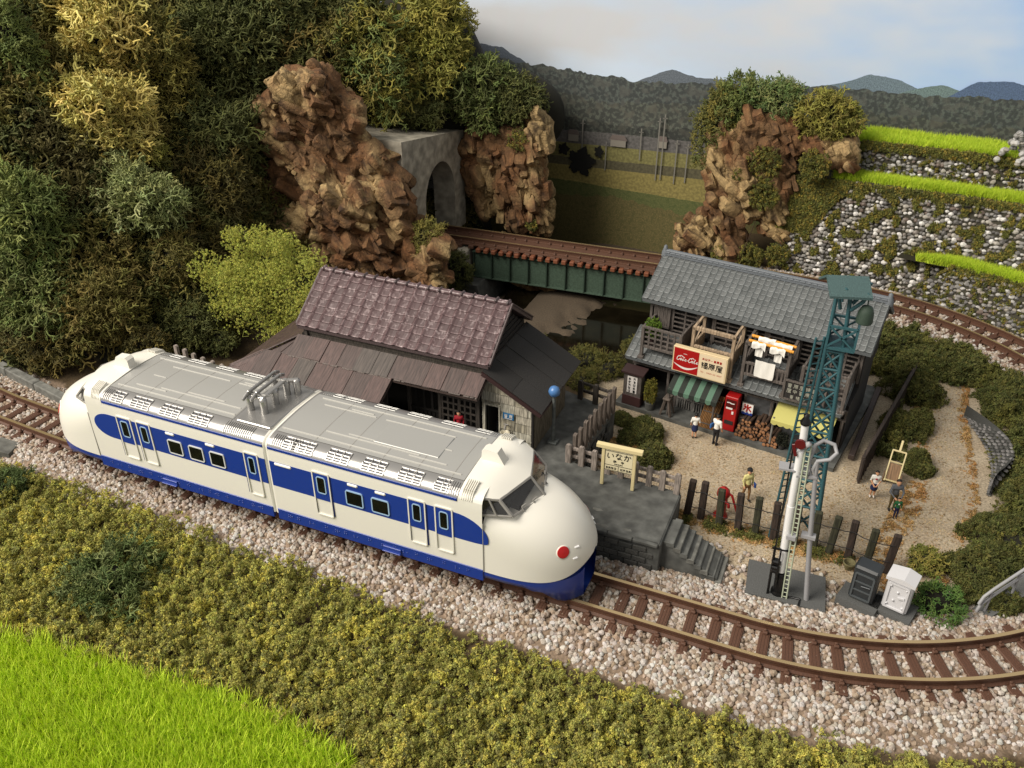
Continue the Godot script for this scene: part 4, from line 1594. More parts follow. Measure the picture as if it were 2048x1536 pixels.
	many("back_roof_tiles", tm, mats.tile_plum, where, [Color.WHITE], t)
	b = B.new()
	for s in [1.0, -1.0]:
		var dn := Vector3(0, -1.95, 2.7 * s)
		b.quad(r0, r0 + X * wd, r0 + X * wd + dn, r0 + dn)
		b.quad(r0 + Y * -0.14, r0 + X * wd + Y * -0.14, r0 + X * wd + dn - Y * 0.14, r0 + dn - Y * 0.14)
		b.bar(r0 + dn - Y * 0.07, r0 + dn + X * wd - Y * 0.07, 0.08, 0.14)
		for x in [0.0, wd]:
			b.bar(r0 + X * x - Y * 0.05, r0 + X * x + dn - Y * 0.05, 0.16, 0.2, Y, 0.02)
			b.bar(r0 + X * (x + 0.06 * signf(x - 3)) + Y * 0.09, r0 + X * (x + 0.06 * signf(x - 3)) + dn + Y * 0.09, 0.13, 0.08, Y, 0.02)
	mk("roof_deck", b, mats.tile_edge, t)
	b = B.new()
	b.bar(r0 + Y * 0.1, r0 + X * wd + Y * 0.1, 0.3, 0.16, Y, 0.04)
	var rd := mk("ridge", b, mats.tile_plum_c, t)
	b = B.new()
	b.box(Vector3.ZERO, Vector3(0.15, 0.16, 0.46), Basis.IDENTITY, 0.05)
	var rm := b.mesh()
	for i in 18:
		put("ridge_tile", rm, mats.tile_edge if i % 3 else mats.tile_plum_b, rd, Transform3D(Basis.IDENTITY, r0 + X * (0.12 + i * (wd - 0.24) / 17.0) + Y * (0.16 + rng.randf_range(-0.015, 0.015))))
	# board roofs below
	var pl := [mats.plank_brown, mats.plank_brown_b, mats.plank_brown_c]
	plank_row(t, "roof_board", Vector3(-4.3, 5.08, -8.72), Vector3(6.3, 5.08, -8.72), Vector3(0, -0.62, 1.15), 11, pl)
	plank_row(t, "roof_board", Vector3(-5.7, 4.44, -7.62), Vector3(1.75, 4.44, -7.62), Vector3(0, -0.68, 1.35), 7, pl)
	b = B.new()
	b.quad(Vector3(-4.2, 5.0, -8.75), Vector3(-7.1, 3.72, -6.25), Vector3(-5.6, 3.74, -6.27), Vector3(-4.2, 4.98, -8.7))
	b.quad(Vector3(-4.2, 5.02, -8.8), Vector3(-4.2, 5.02, -13.9), Vector3(-7.1, 3.72, -16.4), Vector3(-7.1, 3.72, -6.25))
	b.quad(Vector3(-4.3, 4.98, -8.74), Vector3(1.75, 4.98, -8.74), Vector3(1.75, 3.7, -6.3), Vector3(-7.0, 3.7, -6.3))
	b.quad(Vector3(1.75, 4.98, -8.74), Vector3(6.3, 4.98, -8.74), Vector3(6.3, 4.4, -7.65), Vector3(1.75, 4.4, -7.65))
	b.tri(Vector3(-4.25, 5.05, -8.74), Vector3(-7.1, 3.78, -6.25), Vector3(-5.7, 4.46, -7.6))
	b.bar(Vector3(-4.2, 5.1, -8.75), Vector3(-7.1, 3.8, -6.25), 0.14, 0.1, Y, 0.03)
	mk("lower_roof_deck", b, mats.plank_brown, t)
	plank_row(t, "roof_board", Vector3(-5.75, 4.44, -7.6), Vector3(-7.05, 3.86, -6.45), Vector3(0.55, -0.02, 0.0), 1, pl)
	# corner wedge panels by the hip
	for k in [[-7.0, -5.7]]:
		b = B.new()
		b.prism(PackedVector2Array([Vector2(0, 0), Vector2(1.4, 0), Vector2(1.4, 1.5)]), Vector3(-7.1, 3.78, -6.27), X, Vector3(0, 0.46, -0.89), Vector3(0, 0.05, 0.03))
		mk("roof_board", b, pl[1], t)
	for x in [1.72, -2.0, -6.6]:
		b = B.new()
		b.box(Vector3(x, 2.5, -6.6), Vector3(0.16, 2.4, 0.16), Basis.IDENTITY, 0.02)
		mk("canopy_post", b, mats.wood_grey, t)
	b = B.new()
	b.bar(Vector3(-7.0, 3.72, -6.3), Vector3(1.75, 3.72, -6.3), 0.07, 0.12)
	b.bar(Vector3(1.75, 4.38, -7.6), Vector3(6.3, 4.38, -7.6), 0.07, 0.12)
	b.bar(Vector3(1.75, 4.98, -8.74), Vector3(1.75, 3.72, -6.3), 0.06, 0.12)
	b.bar(Vector3(6.3, 4.98, -8.74), Vector3(6.3, 4.38, -7.6), 0.06, 0.12)
	mk("eave_board", b, mats.plank_edge, t)
	b = B.new()
	for k in [[Vector3(-4.2, 4.49, -7.52), Vector3(1.7, 4.49, -7.52)], [Vector3(1.9, 4.49, -7.55), Vector3(6.28, 4.49, -7.55)]]:
		var u := 0.0
		while u < 1.0:
			var w := rng.randf_range(0.02, 0.14)
			var p: Vector3 = k[0].lerp(k[1], u) + Vector3(0, rng.randf_range(0.0, 0.02), rng.randf_range(-0.02, 0.02))
			b.bar(p, k[0].lerp(k[1], minf(u + w, 1.0)) + Vector3(0, rng.randf_range(0.0, 0.02), rng.randf_range(-0.03, 0.02)), rng.randf_range(0.04, 0.09), 0.05)
			u += w + rng.randf_range(0.0, 0.05)
	mk("worn_edge", b, mats.worn_white, t)
	# near-black felted roof of the right wing
	var bk := [mats.felt_black, mats.felt_black_b]
	for i in 2:
		plank_row(t, "felt_sheet", Vector3(6.1 + i * 1.5, 5.36 - i * 0.83, -14.0), Vector3(6.1 + i * 1.5, 5.36 - i * 0.83, -8.55), Vector3(1.53, -0.845, 0), 4, bk, 0.05, 0.015)
	b = B.new()
	b.quad(Vector3(6.05, 5.3, -14.0), Vector3(6.05, 5.3, -8.55), Vector3(9.1, 3.64, -8.55), Vector3(9.1, 3.64, -14.0))
	b.bar(Vector3(6.1, 5.27, -8.52), Vector3(9.1, 3.62, -8.52), 0.05, 0.2, Y)
	b.bar(Vector3(9.1, 3.62, -8.52), Vector3(9.1, 3.62, -14.0), 0.05, 0.14, Y)
	mk("wing_roof_deck", b, mats.barge_plum, t)


func platform_things() -> void:
	picket_fence("whitish picket fence with two rails along the platform behind the name board", [Vector3(10.35, 1.28, -8.72), Vector3(15.95, 1.28, -8.35)], 9, 1.05, [0.32, 0.76], mats.wood_white)
	picket_fence("tall weathered picket fence along the right side of the station platform", [Vector3(10.7, 1.25, -8.9), Vector3(11.15, -0 + 1.25, -13.8)], 9, 1.55, [0.45], mats.wood_pale)
	picket_fence("short grey rail fence closing the back of the platform beside the station", [Vector3(9.0, 1.25, -14.3), Vector3(11.1, 1.25, -13.9)], 3, 1.2, [0.5, 0.95], mats.wood_grey)
	picket_fence("low pinkish picket fence at the far left end of the platform behind the train", [Vector3(-13.2, 1.28, -8.9), Vector3(-8.4, 1.28, -8.0)], 7, 1.15, [0.35], mats.wood_white)
	name_sign()
	var t := thing("platform_lamp", "leaning platform lamp post with a blue faceted globe beside the station's black roof", "lamp post", Vector3(9.25, 1.3, -9.95))
	var b := B.new()
	b.rod(Vector3.ZERO, Vector3(0.02, 2.75, 0.1), 0.1, 8, 0.085)
	b.box(Vector3(0, 0.05, 0), Vector3(0.5, 0.12, 0.5), Basis.IDENTITY, 0.03)
	mk("post", b, mat("lamp_post", Color(0.42, 0.44, 0.43), 0.7, 0.0, "blotch", 0.8), t)
	b = B.new()
	b.lathe([[0.1, 0.0], [0.25, 0.12], [0.29, 0.3], [0.24, 0.46], [0.1, 0.56], [0.0, 0.57]], Vector3(0.02, 2.72, 0.1), 7)
	mk("lamp_globe", b, mat("globe_blue", Color(0.3, 0.47, 0.68), 0.3), t)


# ------------------------------------------------------------------ the general store (own axes: x along the front, z toward the yard)
func store() -> void:
	var at := Vector3(fo.x, 0, fo.z)
	var turn := -0.1416
	var t := thing("general_store", "two storey dark wooden general store with grey tiled roofs, awnings and balconies", "shop", at, turn)
	var X := Vector3.RIGHT
	var Y := Vector3.UP
	var Z := Vector3.BACK
	var b := B.new()
	var wd: Material = mats.store_wood
	var wdd: Material = mats.store_dark
	var wdl: Material = mats.store_pale
	b.prism(PackedVector2Array([Vector2(0, 0), Vector2(12.1, 0), Vector2(12.4, -9.2), Vector2(0.2, -9.2)]), Vector3(0, -0.5, 0), X, Z, Vector3(0, 0.28, 0))
	mk("base_slab", b, mats.concrete_dark, t)
	# carcass
	b = B.new()
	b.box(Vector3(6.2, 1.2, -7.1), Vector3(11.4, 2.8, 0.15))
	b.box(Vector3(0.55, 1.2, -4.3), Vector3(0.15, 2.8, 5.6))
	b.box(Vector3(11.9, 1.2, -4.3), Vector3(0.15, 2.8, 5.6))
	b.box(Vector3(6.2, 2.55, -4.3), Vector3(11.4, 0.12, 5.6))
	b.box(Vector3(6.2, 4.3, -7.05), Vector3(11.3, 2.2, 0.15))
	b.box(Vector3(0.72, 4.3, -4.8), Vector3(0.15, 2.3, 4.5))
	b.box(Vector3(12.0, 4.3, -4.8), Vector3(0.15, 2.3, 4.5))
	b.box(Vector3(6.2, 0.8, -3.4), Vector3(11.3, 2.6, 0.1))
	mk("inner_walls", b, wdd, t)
	# upper front wall: shutters, lattice windows, posts
	b = B.new()
	b.box(Vector3(6.35, 5.3, -2.6), Vector3(11.4, 0.3, 0.16))
	b.box(Vector3(6.35, 3.55, -2.6), Vector3(11.4, 0.3, 0.14))
	b.box(Vector3(6.35, 4.4, -2.85), Vector3(11.4, 2.0, 0.06))
	mk("upper_wall", b, wdd, t)
	for x in [0.75, 1.95, 3.5, 4.3, 5.9, 7.2, 8.8, 10.4, 11.95]:
		b = B.new()
		b.box(Vector3(x, 4.4, -2.55), Vector3(0.14, 2.0, 0.14), Basis.IDENTITY, 0.015)
		mk("post", b, wd, t)
	b = B.new()
	for i in 8:
		b.box(Vector3(0.98 + i * 0.115, 4.45, -2.45), Vector3(0.1, 1.15, 0.06))
	b.box(Vector3(1.4, 5.06, -2.42), Vector3(1.05, 0.1, 0.16))
	b.box(Vector3(1.4, 3.86, -2.42), Vector3(1.05, 0.1, 0.16))
	b.box(Vector3(1.86, 4.45, -2.42), Vector3(0.1, 1.2, 0.16))
	mk("shutter_box", b, wd, t)
	for k in [[2.05, 3.4], [4.4, 5.8], [6.05, 7.1], [7.3, 8.7], [8.95, 10.2], [10.55, 11.8]]:
		b = B.new()
		var w: float = k[1] - k[0]
		for i in 3:
			b.box(Vector3(k[0] + w * i / 2.0, 4.4, -2.5), Vector3(0.09, 1.5, 0.07))
		for j in 6:
			b.box(Vector3(k[0] + w / 2, 3.75 + j * 0.27, -2.5), Vector3(w, 0.075, 0.05))
		mk("lattice_window", b, wd, t)
	# ground floor front: transom grille, posts, windows
	b = B.new()
	b.box(Vector3(6.2, 2.32, -1.35), Vector3(11.6, 0.14, 0.14))
	b.box(Vector3(6.2, 1.82, -1.35), Vector3(11.6, 0.1, 0.12))
	mk("transom_beam", b, wd, t)
	for i in 24:
		b = B.new()
		b.box(Vector3(0.55 + i * 0.495, 2.07, -1.35), Vector3(0.1, 0.45, 0.1))
		if i % 3 == 0:
			b.box(Vector3(0.8 + i * 0.495, 2.07, -1.35), Vector3(0.45, 0.06, 0.06))
		mk("transom_bar", b, wd, t)
	for x in [0.55, 2.55, 3.05, 5.2, 6.9, 8.3, 8.6, 10.2, 11.85]:
		b = B.new()
		b.box(Vector3(x, 0.75, -1.35), Vector3(0.15, 2.1, 0.15), Basis.IDENTITY, 0.015)
		mk("post", b, wd, t)
	b = B.new()
	b.box(Vector3(7.65, 0.8, -1.35), Vector3(1.5, 2.0, 0.1))
	b.box(Vector3(9.4, 0.8, -1.6), Vector3(1.6, 2.0, 0.06))
	mk("plaster_wall", b, mats.plaster_grey, t)
	for k in [[3.2, 4.1], [4.15, 5.1]]:
		b = B.new()
		var w: float = k[1] - k[0]
		for i in 3:
			b.box(Vector3(k[0] + w * i / 2.0, 0.72, -1.28), Vector3(0.08, 1.9, 0.08))
		for j in 5:
			b.box(Vector3(k[0] + w / 2, 0.45 + j * 0.33, -1.26), Vector3(w, 0.08, 0.08))
		for i in 7:
			b.box(Vector3(k[0] + w * (i + 0.5) / 7.0, 0.08, -1.26), Vector3(0.06, 0.5, 0.06))
		mk("lattice_window", b, wdl, t)
	# lower roof with its tiles
	var lo := Vector3(0.2, 3.5, -2.6)
	var sl := Vector3(0, -1.05, 1.92)
	var bas := Basis(X, sl.normalized().cross(X), sl.normalized())
	b = B.new()
	b.quad(lo, lo + X * 11.6, lo + X * 11.6 + sl, lo + sl)
	b.quad(lo - Y * 0.12, lo + X * 11.6 - Y * 0.12, lo + X * 11.6 + sl - Y * 0.12, lo + sl - Y * 0.12)
	b.bar(lo + sl - Y * 0.06, lo + sl + X * 11.6 - Y * 0.06, 0.07, 0.14)
	for x in [0.0, 11.6]:
		b.bar(lo + X * x - Y * 0.03, lo + sl + X * x - Y * 0.03, 0.12, 0.2, Y, 0.02)
	var ld := mk("lower_roof", b, mats.tile_grey_edge, t)
	var cw := 11.6 / 35.0
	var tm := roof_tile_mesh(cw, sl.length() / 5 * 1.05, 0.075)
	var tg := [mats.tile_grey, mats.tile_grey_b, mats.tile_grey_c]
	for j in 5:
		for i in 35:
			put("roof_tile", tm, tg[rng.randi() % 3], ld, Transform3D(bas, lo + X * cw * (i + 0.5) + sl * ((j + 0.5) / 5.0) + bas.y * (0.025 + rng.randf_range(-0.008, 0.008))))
	# main roof
	var ro := Vector3(0.35, 7.05, -4.7)
	var wid := 12.0
	var cols := 37
	var rows := 10
	cw = wid / cols
	var ms := Vector3(0, -1.6, 2.66)
	bas = Basis(X, ms.normalized().cross(X), ms.normalized())
	tm = roof_tile_mesh(cw, ms.length() / rows * 1.05, 0.08)
	b = B.new()
	for s in [1.0, -1.0]:
		var dn := Vector3(0, -1.6, 2.66 * s)
		b.quad(ro, ro + X * wid, ro + X * wid + dn, ro + dn)
		b.quad(ro - Y * 0.16, ro + X * wid - Y * 0.16, ro + X * wid + dn - Y * 0.16, ro + dn - Y * 0.16)
		b.bar(ro + dn - Y * 0.08, ro + dn + X * wid - Y * 0.08, 0.08, 0.16)
		for x in [0.02, wid - 0.02]:
			b.bar(ro + X * x - Y * 0.06, ro + X * x + dn - Y * 0.06, 0.12, 0.22, Y, 0.02)
	var mr := mk("main_roof", b, mats.tile_grey_edge, t)
	var rest := []
	for j in rows:
		for i in cols:
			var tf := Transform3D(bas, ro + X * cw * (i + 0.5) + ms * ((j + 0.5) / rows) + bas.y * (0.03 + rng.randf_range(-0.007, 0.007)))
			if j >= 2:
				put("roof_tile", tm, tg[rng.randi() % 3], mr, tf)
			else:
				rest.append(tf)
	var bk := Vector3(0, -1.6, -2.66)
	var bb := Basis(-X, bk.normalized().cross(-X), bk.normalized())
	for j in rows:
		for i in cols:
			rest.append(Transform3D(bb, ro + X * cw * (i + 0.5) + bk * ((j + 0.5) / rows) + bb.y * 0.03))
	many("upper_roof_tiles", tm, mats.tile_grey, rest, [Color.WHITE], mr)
	for x in [0.55, 12.1]:
		b = B.new()
		b.prism(PackedVector2Array([Vector2(-7.2, 5.4), Vector2(-2.5, 5.4), Vector2(-4.7, 6.85)]), Vector3(x, 0, 0), Z, Y, X * 0.1)
		mk("gable_wall", b, wd, t)
	b = B.new()
	b.box(ro + Vector3(wid / 2, 0.1, 0), Vector3(wid - 0.1, 0.2, 0.36), Basis.IDENTITY, 0.03)
	b.box(ro + Vector3(wid / 2, 0.25, 0), Vector3(wid - 0.1, 0.14, 0.26), Basis.IDENTITY, 0.05)
	var rg := mk("ridge", b, mats.ridge_grey, t)
	var rm := B.new()
	rm.box(Vector3.ZERO, Vector3(0.28, 0.07, 0.42), Basis.IDENTITY, 0.025)
	var rmm := rm.mesh()
	for i in 38:
		put("ridge_tile", rmm, mats.ridge_grey, rg, Transform3D(Basis.IDENTITY, ro + Vector3(0.25 + i * 0.31, 0.19, 0)))
	for x in [0.05, wid - 0.05]:
		b = B.new()
		b.lathe([[0.22, -0.1], [0.2, 0.15], [0.12, 0.35], [0.1, 0.5], [0.0, 0.58]], ro + X * x, 8)
		mk("ridge_end", b, mats.ridge_grey, t)
	# balconies on the lower roof
	balcony(t, "balcony", wd, 1.05, 3.2, 3.3, 4.45, 4.5, true)
	balcony(t, "balcony", mats.cream_wood, 3.85, 6.0, 3.4, 4.12, 5.2, false)
	balcony(t, "balcony", wd, 6.65, 8.85, 3.3, 3.95, 5.1, false)
	balcony(t, "balcony", wd, 9.6, 11.75, 3.3, 4.5, 4.6, true)
	# awnings
	awning(t, "striped_awning", 3.0, 5.75, Vector2(-1.25, 2.12), Vector2(-0.05, 1.52), 9, [mat("awning_dark", Color(0.17, 0.2, 0.17), 0.8, 0.0, "grain", 0.8), mat("awning_green", Color(0.4, 0.55, 0.46), 0.8, 0.0, "grain", 0.8)])
	awning(t, "yellow_awning", 8.65, 11.6, Vector2(-1.3, 2.0), Vector2(-0.05, 1.5), 9, [mat("awning_yellow", Color(0.74, 0.72, 0.42), 0.75)])
	for x in [3.08, 5.6, 8.75, 11.5]:
		b = B.new()
		b.rod(Vector3(x, -0.2, -0.25), Vector3(x, 1.6, -0.2), 0.06, 7)
		mk("awning_post", b, wdl if x > 8 else wd, t)
	signs(t)


func balcony(t: Node3D, called: String, mt: Material, x0: float, x1: float, floor_y: float, rail_y: float, top_y: float, lattice: bool) -> void:
	var b := B.new()
	var zf := -0.8
	var zb := -2.4
	b.box(Vector3((x0 + x1) / 2, floor_y - 0.05, (zf + zb) / 2), Vector3(x1 - x0, 0.09, zf - zb - 0.1))
	var t2 := mk(called, b, mt, t)
	b = B.new()
	for x in [x0, x1]:
		b = B.new()
		b.box(Vector3(x, (top_y + 2.55) / 2, zf), Vector3(0.17, top_y - 2.55, 0.17), Basis.IDENTITY, 0.015)
		b.box(Vector3(x, 2.62, zf), Vector3(0.34, 0.2, 0.34), Basis.IDENTITY, 0.03)
		mk("post", b, mt, t2)
		b = B.new()
		b.box(Vector3(x, (top_y + 3.3) / 2, zb), Vector3(0.15, top_y - 3.3, 0.15))
		mk("post", b, mt, t2)
		b = B.new()
		b.bar(Vector3(x, rail_y, zf), Vector3(x, rail_y, zb), 0.12, 0.13, Vector3.UP, 0.015)
		b.box(Vector3(x, (rail_y + floor_y) / 2, (zf + zb) / 2), Vector3(0.06, rail_y - floor_y - 0.1, zf - zb - 0.2))
		mk("side_panel", b, mt, t2)
		if not lattice:
			b = B.new()
			b.bar(Vector3(x, top_y - 0.05, zf), Vector3(x, top_y + 0.05, zb), 0.14, 0.14, Vector3.UP, 0.015)
			b.bar(Vector3(x, rail_y, zf - 0.2), Vector3(x, top_y - 0.5, zb + 0.4), 0.07, 0.07)
			mk("side_beam", b, mt, t2)
	b = B.new()
	b.bar(Vector3(x0, rail_y, zf), Vector3(x1, rail_y, zf), 0.13, 0.14, Vector3.UP, 0.015)
	b.bar(Vector3(x0, floor_y, zf), Vector3(x1, floor_y, zf), 0.12, 0.16, Vector3.UP, 0.015)
	if not lattice:
		b.bar(Vector3(x0 - 0.08, top_y - 0.05, zf), Vector3(x1 + 0.08, top_y - 0.05, zf), 0.17, 0.2, Vector3.UP, 0.015)
	mk("front_rail", b, mt, t2)
	var n := 5 if lattice else 9
	for i in n:
		b = B.new()
		b.box(Vector3(x0 + (x1 - x0) * (i + 1) / (n + 1), (rail_y + floor_y) / 2, zf), Vector3(0.1, rail_y - floor_y, 0.08))
		mk("baluster", b, mt, t2)
	if lattice:
		for j in 3:
			b = B.new()
			b.box(Vector3((x0 + x1) / 2, lerpf(floor_y, rail_y, (j + 1) / 4.0), zf), Vector3(x1 - x0, 0.08, 0.06))
			mk("lattice_bar", b, mt, t2)


func awning(t: Node3D, called: String, x0: float, x1: float, top: Vector2, low: Vector2, n: int, ms: Array) -> void:
	var root := Node3D.new()
	root.name = called
	t.add_child(root, true)
	for i in n:
		var b := B.new()
		var u := x0 + (x1 - x0) * i / n
		var w := x0 + (x1 - x0) * (i + 1) / n
		var rows := []
		for k in 5:
			var f := k / 4.0
			var p := top.lerp(low, f)
			p.y += sin(f * PI) * 0.06
			rows.append(PackedVector3Array([Vector3(u, p.y, p.x), Vector3(w, p.y, p.x)]))
		b.grid(rows)
		rows = []
		for k in 5:
			var f := k / 4.0
			var p := top.lerp(low, f)
			p.y += sin(f * PI) * 0.06 - 0.04
			rows.append(PackedVector3Array([Vector3(u, p.y, p.x), Vector3(w, p.y, p.x)]))
		b.grid(rows, false, true)
		var poly := PackedVector2Array([Vector2(w, low.y + 0.005), Vector2(u, low.y + 0.005)])
		for k in 7:
			var f := k / 6.0
			poly.append(Vector2(lerpf(u, w, f), low.y - 0.16 - 0.09 * sin(f * PI)))
		b.prism(poly, Vector3(0, 0, low.x - 0.02), Vector3.RIGHT, Vector3.UP, Vector3(0, 0, 0.04))
		mk("awning_strip", b, ms[i % ms.size()], root)


func script_word(b: B, o: Vector3, ax: Vector3, ay: Vector3, w: float) -> void:   # the flowing white lettering of the red sign
	for s in ["9,7 8,8.6 6,8.4 4.4,6 4.6,3.4 6,2.4 8,3.2 9.6,5", "12,5.4 10.6,5.4 10,4 10.8,2.8 12,3.2 12.4,4.6 11.6,5.6", "16,5.2 14.6,5.2 13.8,3.8 14.6,2.6 16.4,3.6", "20,5.2 18.6,5.2 18,3.8 18.8,2.7 19.8,3.6 20,5.2 20,3.2 21,2.8", "21.6,4.1 23,4.1", "29,7 28,8.6 26,8.4 24.4,6 24.6,3.4 26,2.4 28,3.2 29.6,5", "32,5.4 30.6,5.4 30,4 30.8,2.8 32,3.2 32.4,4.6 31.6,5.6", "35,8.6 34.2,6 34,3.4 35,2.6 36,3.6", "39.6,5.2 38.2,5.2 37.4,3.8 38.4,2.7 39.4,3.6 39.6,5.2 39.6,3.2 40.6,2.8", "7.6,8.6 10,9.6 13,8.4 17,7.2", "27.6,8.6 30,9.6 33,8.2"]:
		strokes(b, s, o, ax, ay, w, 0.008)


func signs(shop: Node3D) -> void:
	var at := Vector3(fo.x, 0, fo.z)
	var turn := -0.1416
	var X := Vector3.RIGHT
	var Y := Vector3.UP
	var Z := Vector3.BACK
	# the red and cream sign board
	var t := thing("shop_sign", "red and cream drinks sign board mounted below the cream balcony", "sign", at, turn)
	var b := B.new()
	b.box(Vector3(4.5, 3.38, -0.42), Vector3(2.95, 1.48, 0.3), Basis.IDENTITY, 0.02)
	mk("sign_box", b, mats.sign_cream, t)
	b = B.new()
	b.box(Vector3(3.77, 3.38, -0.265), Vector3(1.36, 1.34, 0.014))
	mk("red_panel", b, mats.sign_red, t)
	b = B.new()
	b.box(Vector3(5.18, 3.38, -0.265), Vector3(1.44, 1.34, 0.012))
	mk("cream_panel", b, mats.sign_cream_face, t)
	b = B.new()
	script_word(b, Vector3(3.1, 3.25, -0.257), X * 0.32, (Y + X * 0.18) * 0.42, 0.035)
	var top := []
	var low := []
	for i in 21:
		var f := i / 20.0
		top.append(Vector3(3.1 + f * 1.34, 3.16 - 0.2 * sin(f * PI * 0.9) + 0.1 * f * f, -0.257))
		low.append(top[-1] - Y * (0.02 + 0.1 * sin(f * PI)))
	for i in 20:
		b.quad(low[i], low[i + 1], top[i + 1], top[i])
	for i in 5:
		b.box(Vector3(3.62 + i * 0.04, 3.78, -0.257), Vector3(0.03, 0.03, 0.01))
	mk("script_lettering", b, mats.white_paint, t)
	b = B.new()
	for k in [["fuku", 4.58], ["hara", 4.98], ["ya", 5.38]]:
		glyph(b, k[0], Vector3(k[1], 3.24, -0.258), X, Y, 0.38, 0.04)
	mk("black_lettering", b, mats.ink, t)
	b = B.new()
	for i in 7:
		if i != 3:
			glyph(b, ["kana1", "kana2", "kana3", "", "kanji", "hara", "kanji"][i], Vector3(4.62 + i * 0.155, 3.72, -0.258), X, Y, 0.14, 0.02)
		else:
			b.box(Vector3(4.62 + i * 0.155 + 0.06, 3.78, -0.258), Vector3(0.04, 0.04, 0.01))
	for k in [["TEL. 0429-52-6397", 4.62, 3.02]]:
		var tm := TextMesh.new()
		tm.text = k[0]
		var f := SystemFont.new()
		f.font_names = PackedStringArray(["Droid Sans Mono"])
		tm.font = f
		tm.font_size = 16
		tm.pixel_size = 0.0072
		tm.depth = 0.012
		tm.curve_step = 4.0
		put("telephone_line", tm, mats.sign_red, t, Transform3D(Basis.IDENTITY, Vector3(5.18, 3.02, -0.26)))
	mk("red_lettering", b, mats.sign_red, t)
	# grey board above the yellow awning
	t = thing("grey_shop_sign", "dark grey board with pale lettering above the yellow awning, behind the tower", "sign", at, turn)
	b = B.new()
	b.box(Vector3(9.9, 3.25, -0.5), Vector3(2.1, 1.15, 0.12), Basis.IDENTITY, 0.02)
	mk("sign_box", b, mats.store_dark, t)
	b = B.new()
	frame_ring(b, 8.85, 2.67, 10.95, 3.83, 0.03, 0.1, Vector3(0, 0, -0.45), X, Y, Z * 0.05)
	mk("sign_frame", b, mats.store_wood, t)
	b = B.new()
	for i in 5:
		glyph(b, ["kanji", "hara", "ya", "fuku", "kanji"][i], Vector3(9.05 + i * 0.3, 3.4, -0.435), X, Y, 0.24, 0.024)
		glyph(b, ["ya", "naka", "kanji", "hara", "inu1"][i], Vector3(9.05 + i * 0.3, 3.1, -0.435), X, Y, 0.24, 0.024)
		glyph(b, ["kanji", "fuku", "naka", "ya", "kana3"][i], Vector3(9.25 + i * 0.3, 2.8, -0.435), X, Y, 0.2, 0.022)
	mk("lettering", b, mat("pale_letters", Color(0.6, 0.6, 0.55), 0.7), t)
	# sign case by the left corner
	t = thing("sign_case", "small roofed display case with a white handwritten paper at the shop's left corner", "display case", at, turn)
	b = B.new()
	b.box(Vector3(0.95, 0.1, -0.35), Vector3(1.1, 0.62, 0.55), Basis.IDENTITY, 0.02)
	mk("base", b, mats.case_brown, t)
	b = B.new()
	b.box(Vector3(0.95, 1.15, -0.35), Vector3(1.05, 1.5, 0.5), Basis.IDENTITY, 0.02)
	mk("case", b, mats.store_wood, t)
	b = B.new()
	b.prism(PackedVector2Array([Vector2(-0.72, 1.88), Vector2(0.02, 1.8), Vector2(0.02, 1.9), Vector2(-0.72, 2.02)]), Vector3(0.3, 0, 0), Z, Y, X * 1.3)
	mk("case_roof", b, mats.barge_plum, t)
	b = B.new()
	b.box(Vector3(0.95, 1.12, -0.085), Vector3(0.58, 1.02, 0.03))
	mk("paper", b, mats.white_paper, t)
	b = B.new()
	for i in 5:
		glyph(b, ["kana3", "kana4", "kana2", "kana1", "kanji"][i], Vector3(1.0, 1.44 - i * 0.2, -0.068), X, Y, 0.17, 0.026)
		glyph(b, ["kana1", "ka", "kana3", "na", "kana2"][i], Vector3(0.72, 1.4 - i * 0.19, -0.068), X, Y, 0.16, 0.026)
	mk("lettering", b, mats.ink, t)
	# clipped bush in a tub
	t = thing("potted_bush", "tall clipped yellow green bush in a tub beside the display case", "potted plant", at, turn)
	b = B.new()
	b.lathe([[0.22, 0.0], [0.3, 0.45], [0.26, 0.45], [0.0, 0.4]], Vector3(2.0, -0.22, -0.3), 14)
	mk("tub", b, mats.concrete_dark, t)
	foam_ball(t, "foliage", Vector3(2.0, 0.95, -0.3), Vector3(0.4, 0.82, 0.38), 420, lin(0.44, 0.42, 0.14), 0.055)
	t = thing("trestle", "small weathered wooden trestle standing in front of the shop", "trestle", at, turn)
	for s in [-1.0, 1.0]:
		b = B.new()
		b.bar(Vector3(3.0 + s * 0.3, -0.22, -0.1), Vector3(3.0 + s * 0.1, 0.78, -0.2), 0.13, 0.1)
		b.bar(Vector3(3.0 + s * 0.3, -0.22, -0.62), Vector3(3.0 + s * 0.1, 0.78, -0.5), 0.13, 0.1)
		mk("leg", b, mats.wood_pale, t)
	b = B.new()
	b.box(Vector3(3.0, 0.82, -0.35), Vector3(0.42, 0.14, 0.62), Basis.IDENTITY, 0.04)
	mk("top", b, mats.wood_pale, t)
	# bamboo screen leaning on the front
	t = thing("bamboo_screen", "tan bamboo screen leaning against the shop front under the green awning", "screen", at, turn)
	for i in 11:
		b = B.new()
		var x := 5.0 + i * 0.082
		b.rod(Vector3(x - 0.12, -0.22, -0.1), Vector3(x + 0.1, 1.5, -0.9), 0.045, 6)
		mk("cane", b, [mats.bamboo, mats.bamboo_b][i % 2], t)
	b = B.new()
	for f in [0.15, 0.5, 0.85]:
		var p := Vector3(4.9, -0.22, -0.03).lerp(Vector3(5.1, 1.5, -0.83), f)
		b.bar(p, p + X * 0.86, 0.03, 0.05)
	mk("binding", b, mats.store_wood, t)
	# red vending machine
	t = thing("vending_machine", "red drinks vending machine at the shop front beside the ice flag", "vending machine", at, turn)
	b = B.new()
	b.box(Vector3(6.42, 0.85, -0.75), Vector3(0.68, 2.1, 0.62), Basis.IDENTITY, 0.03)
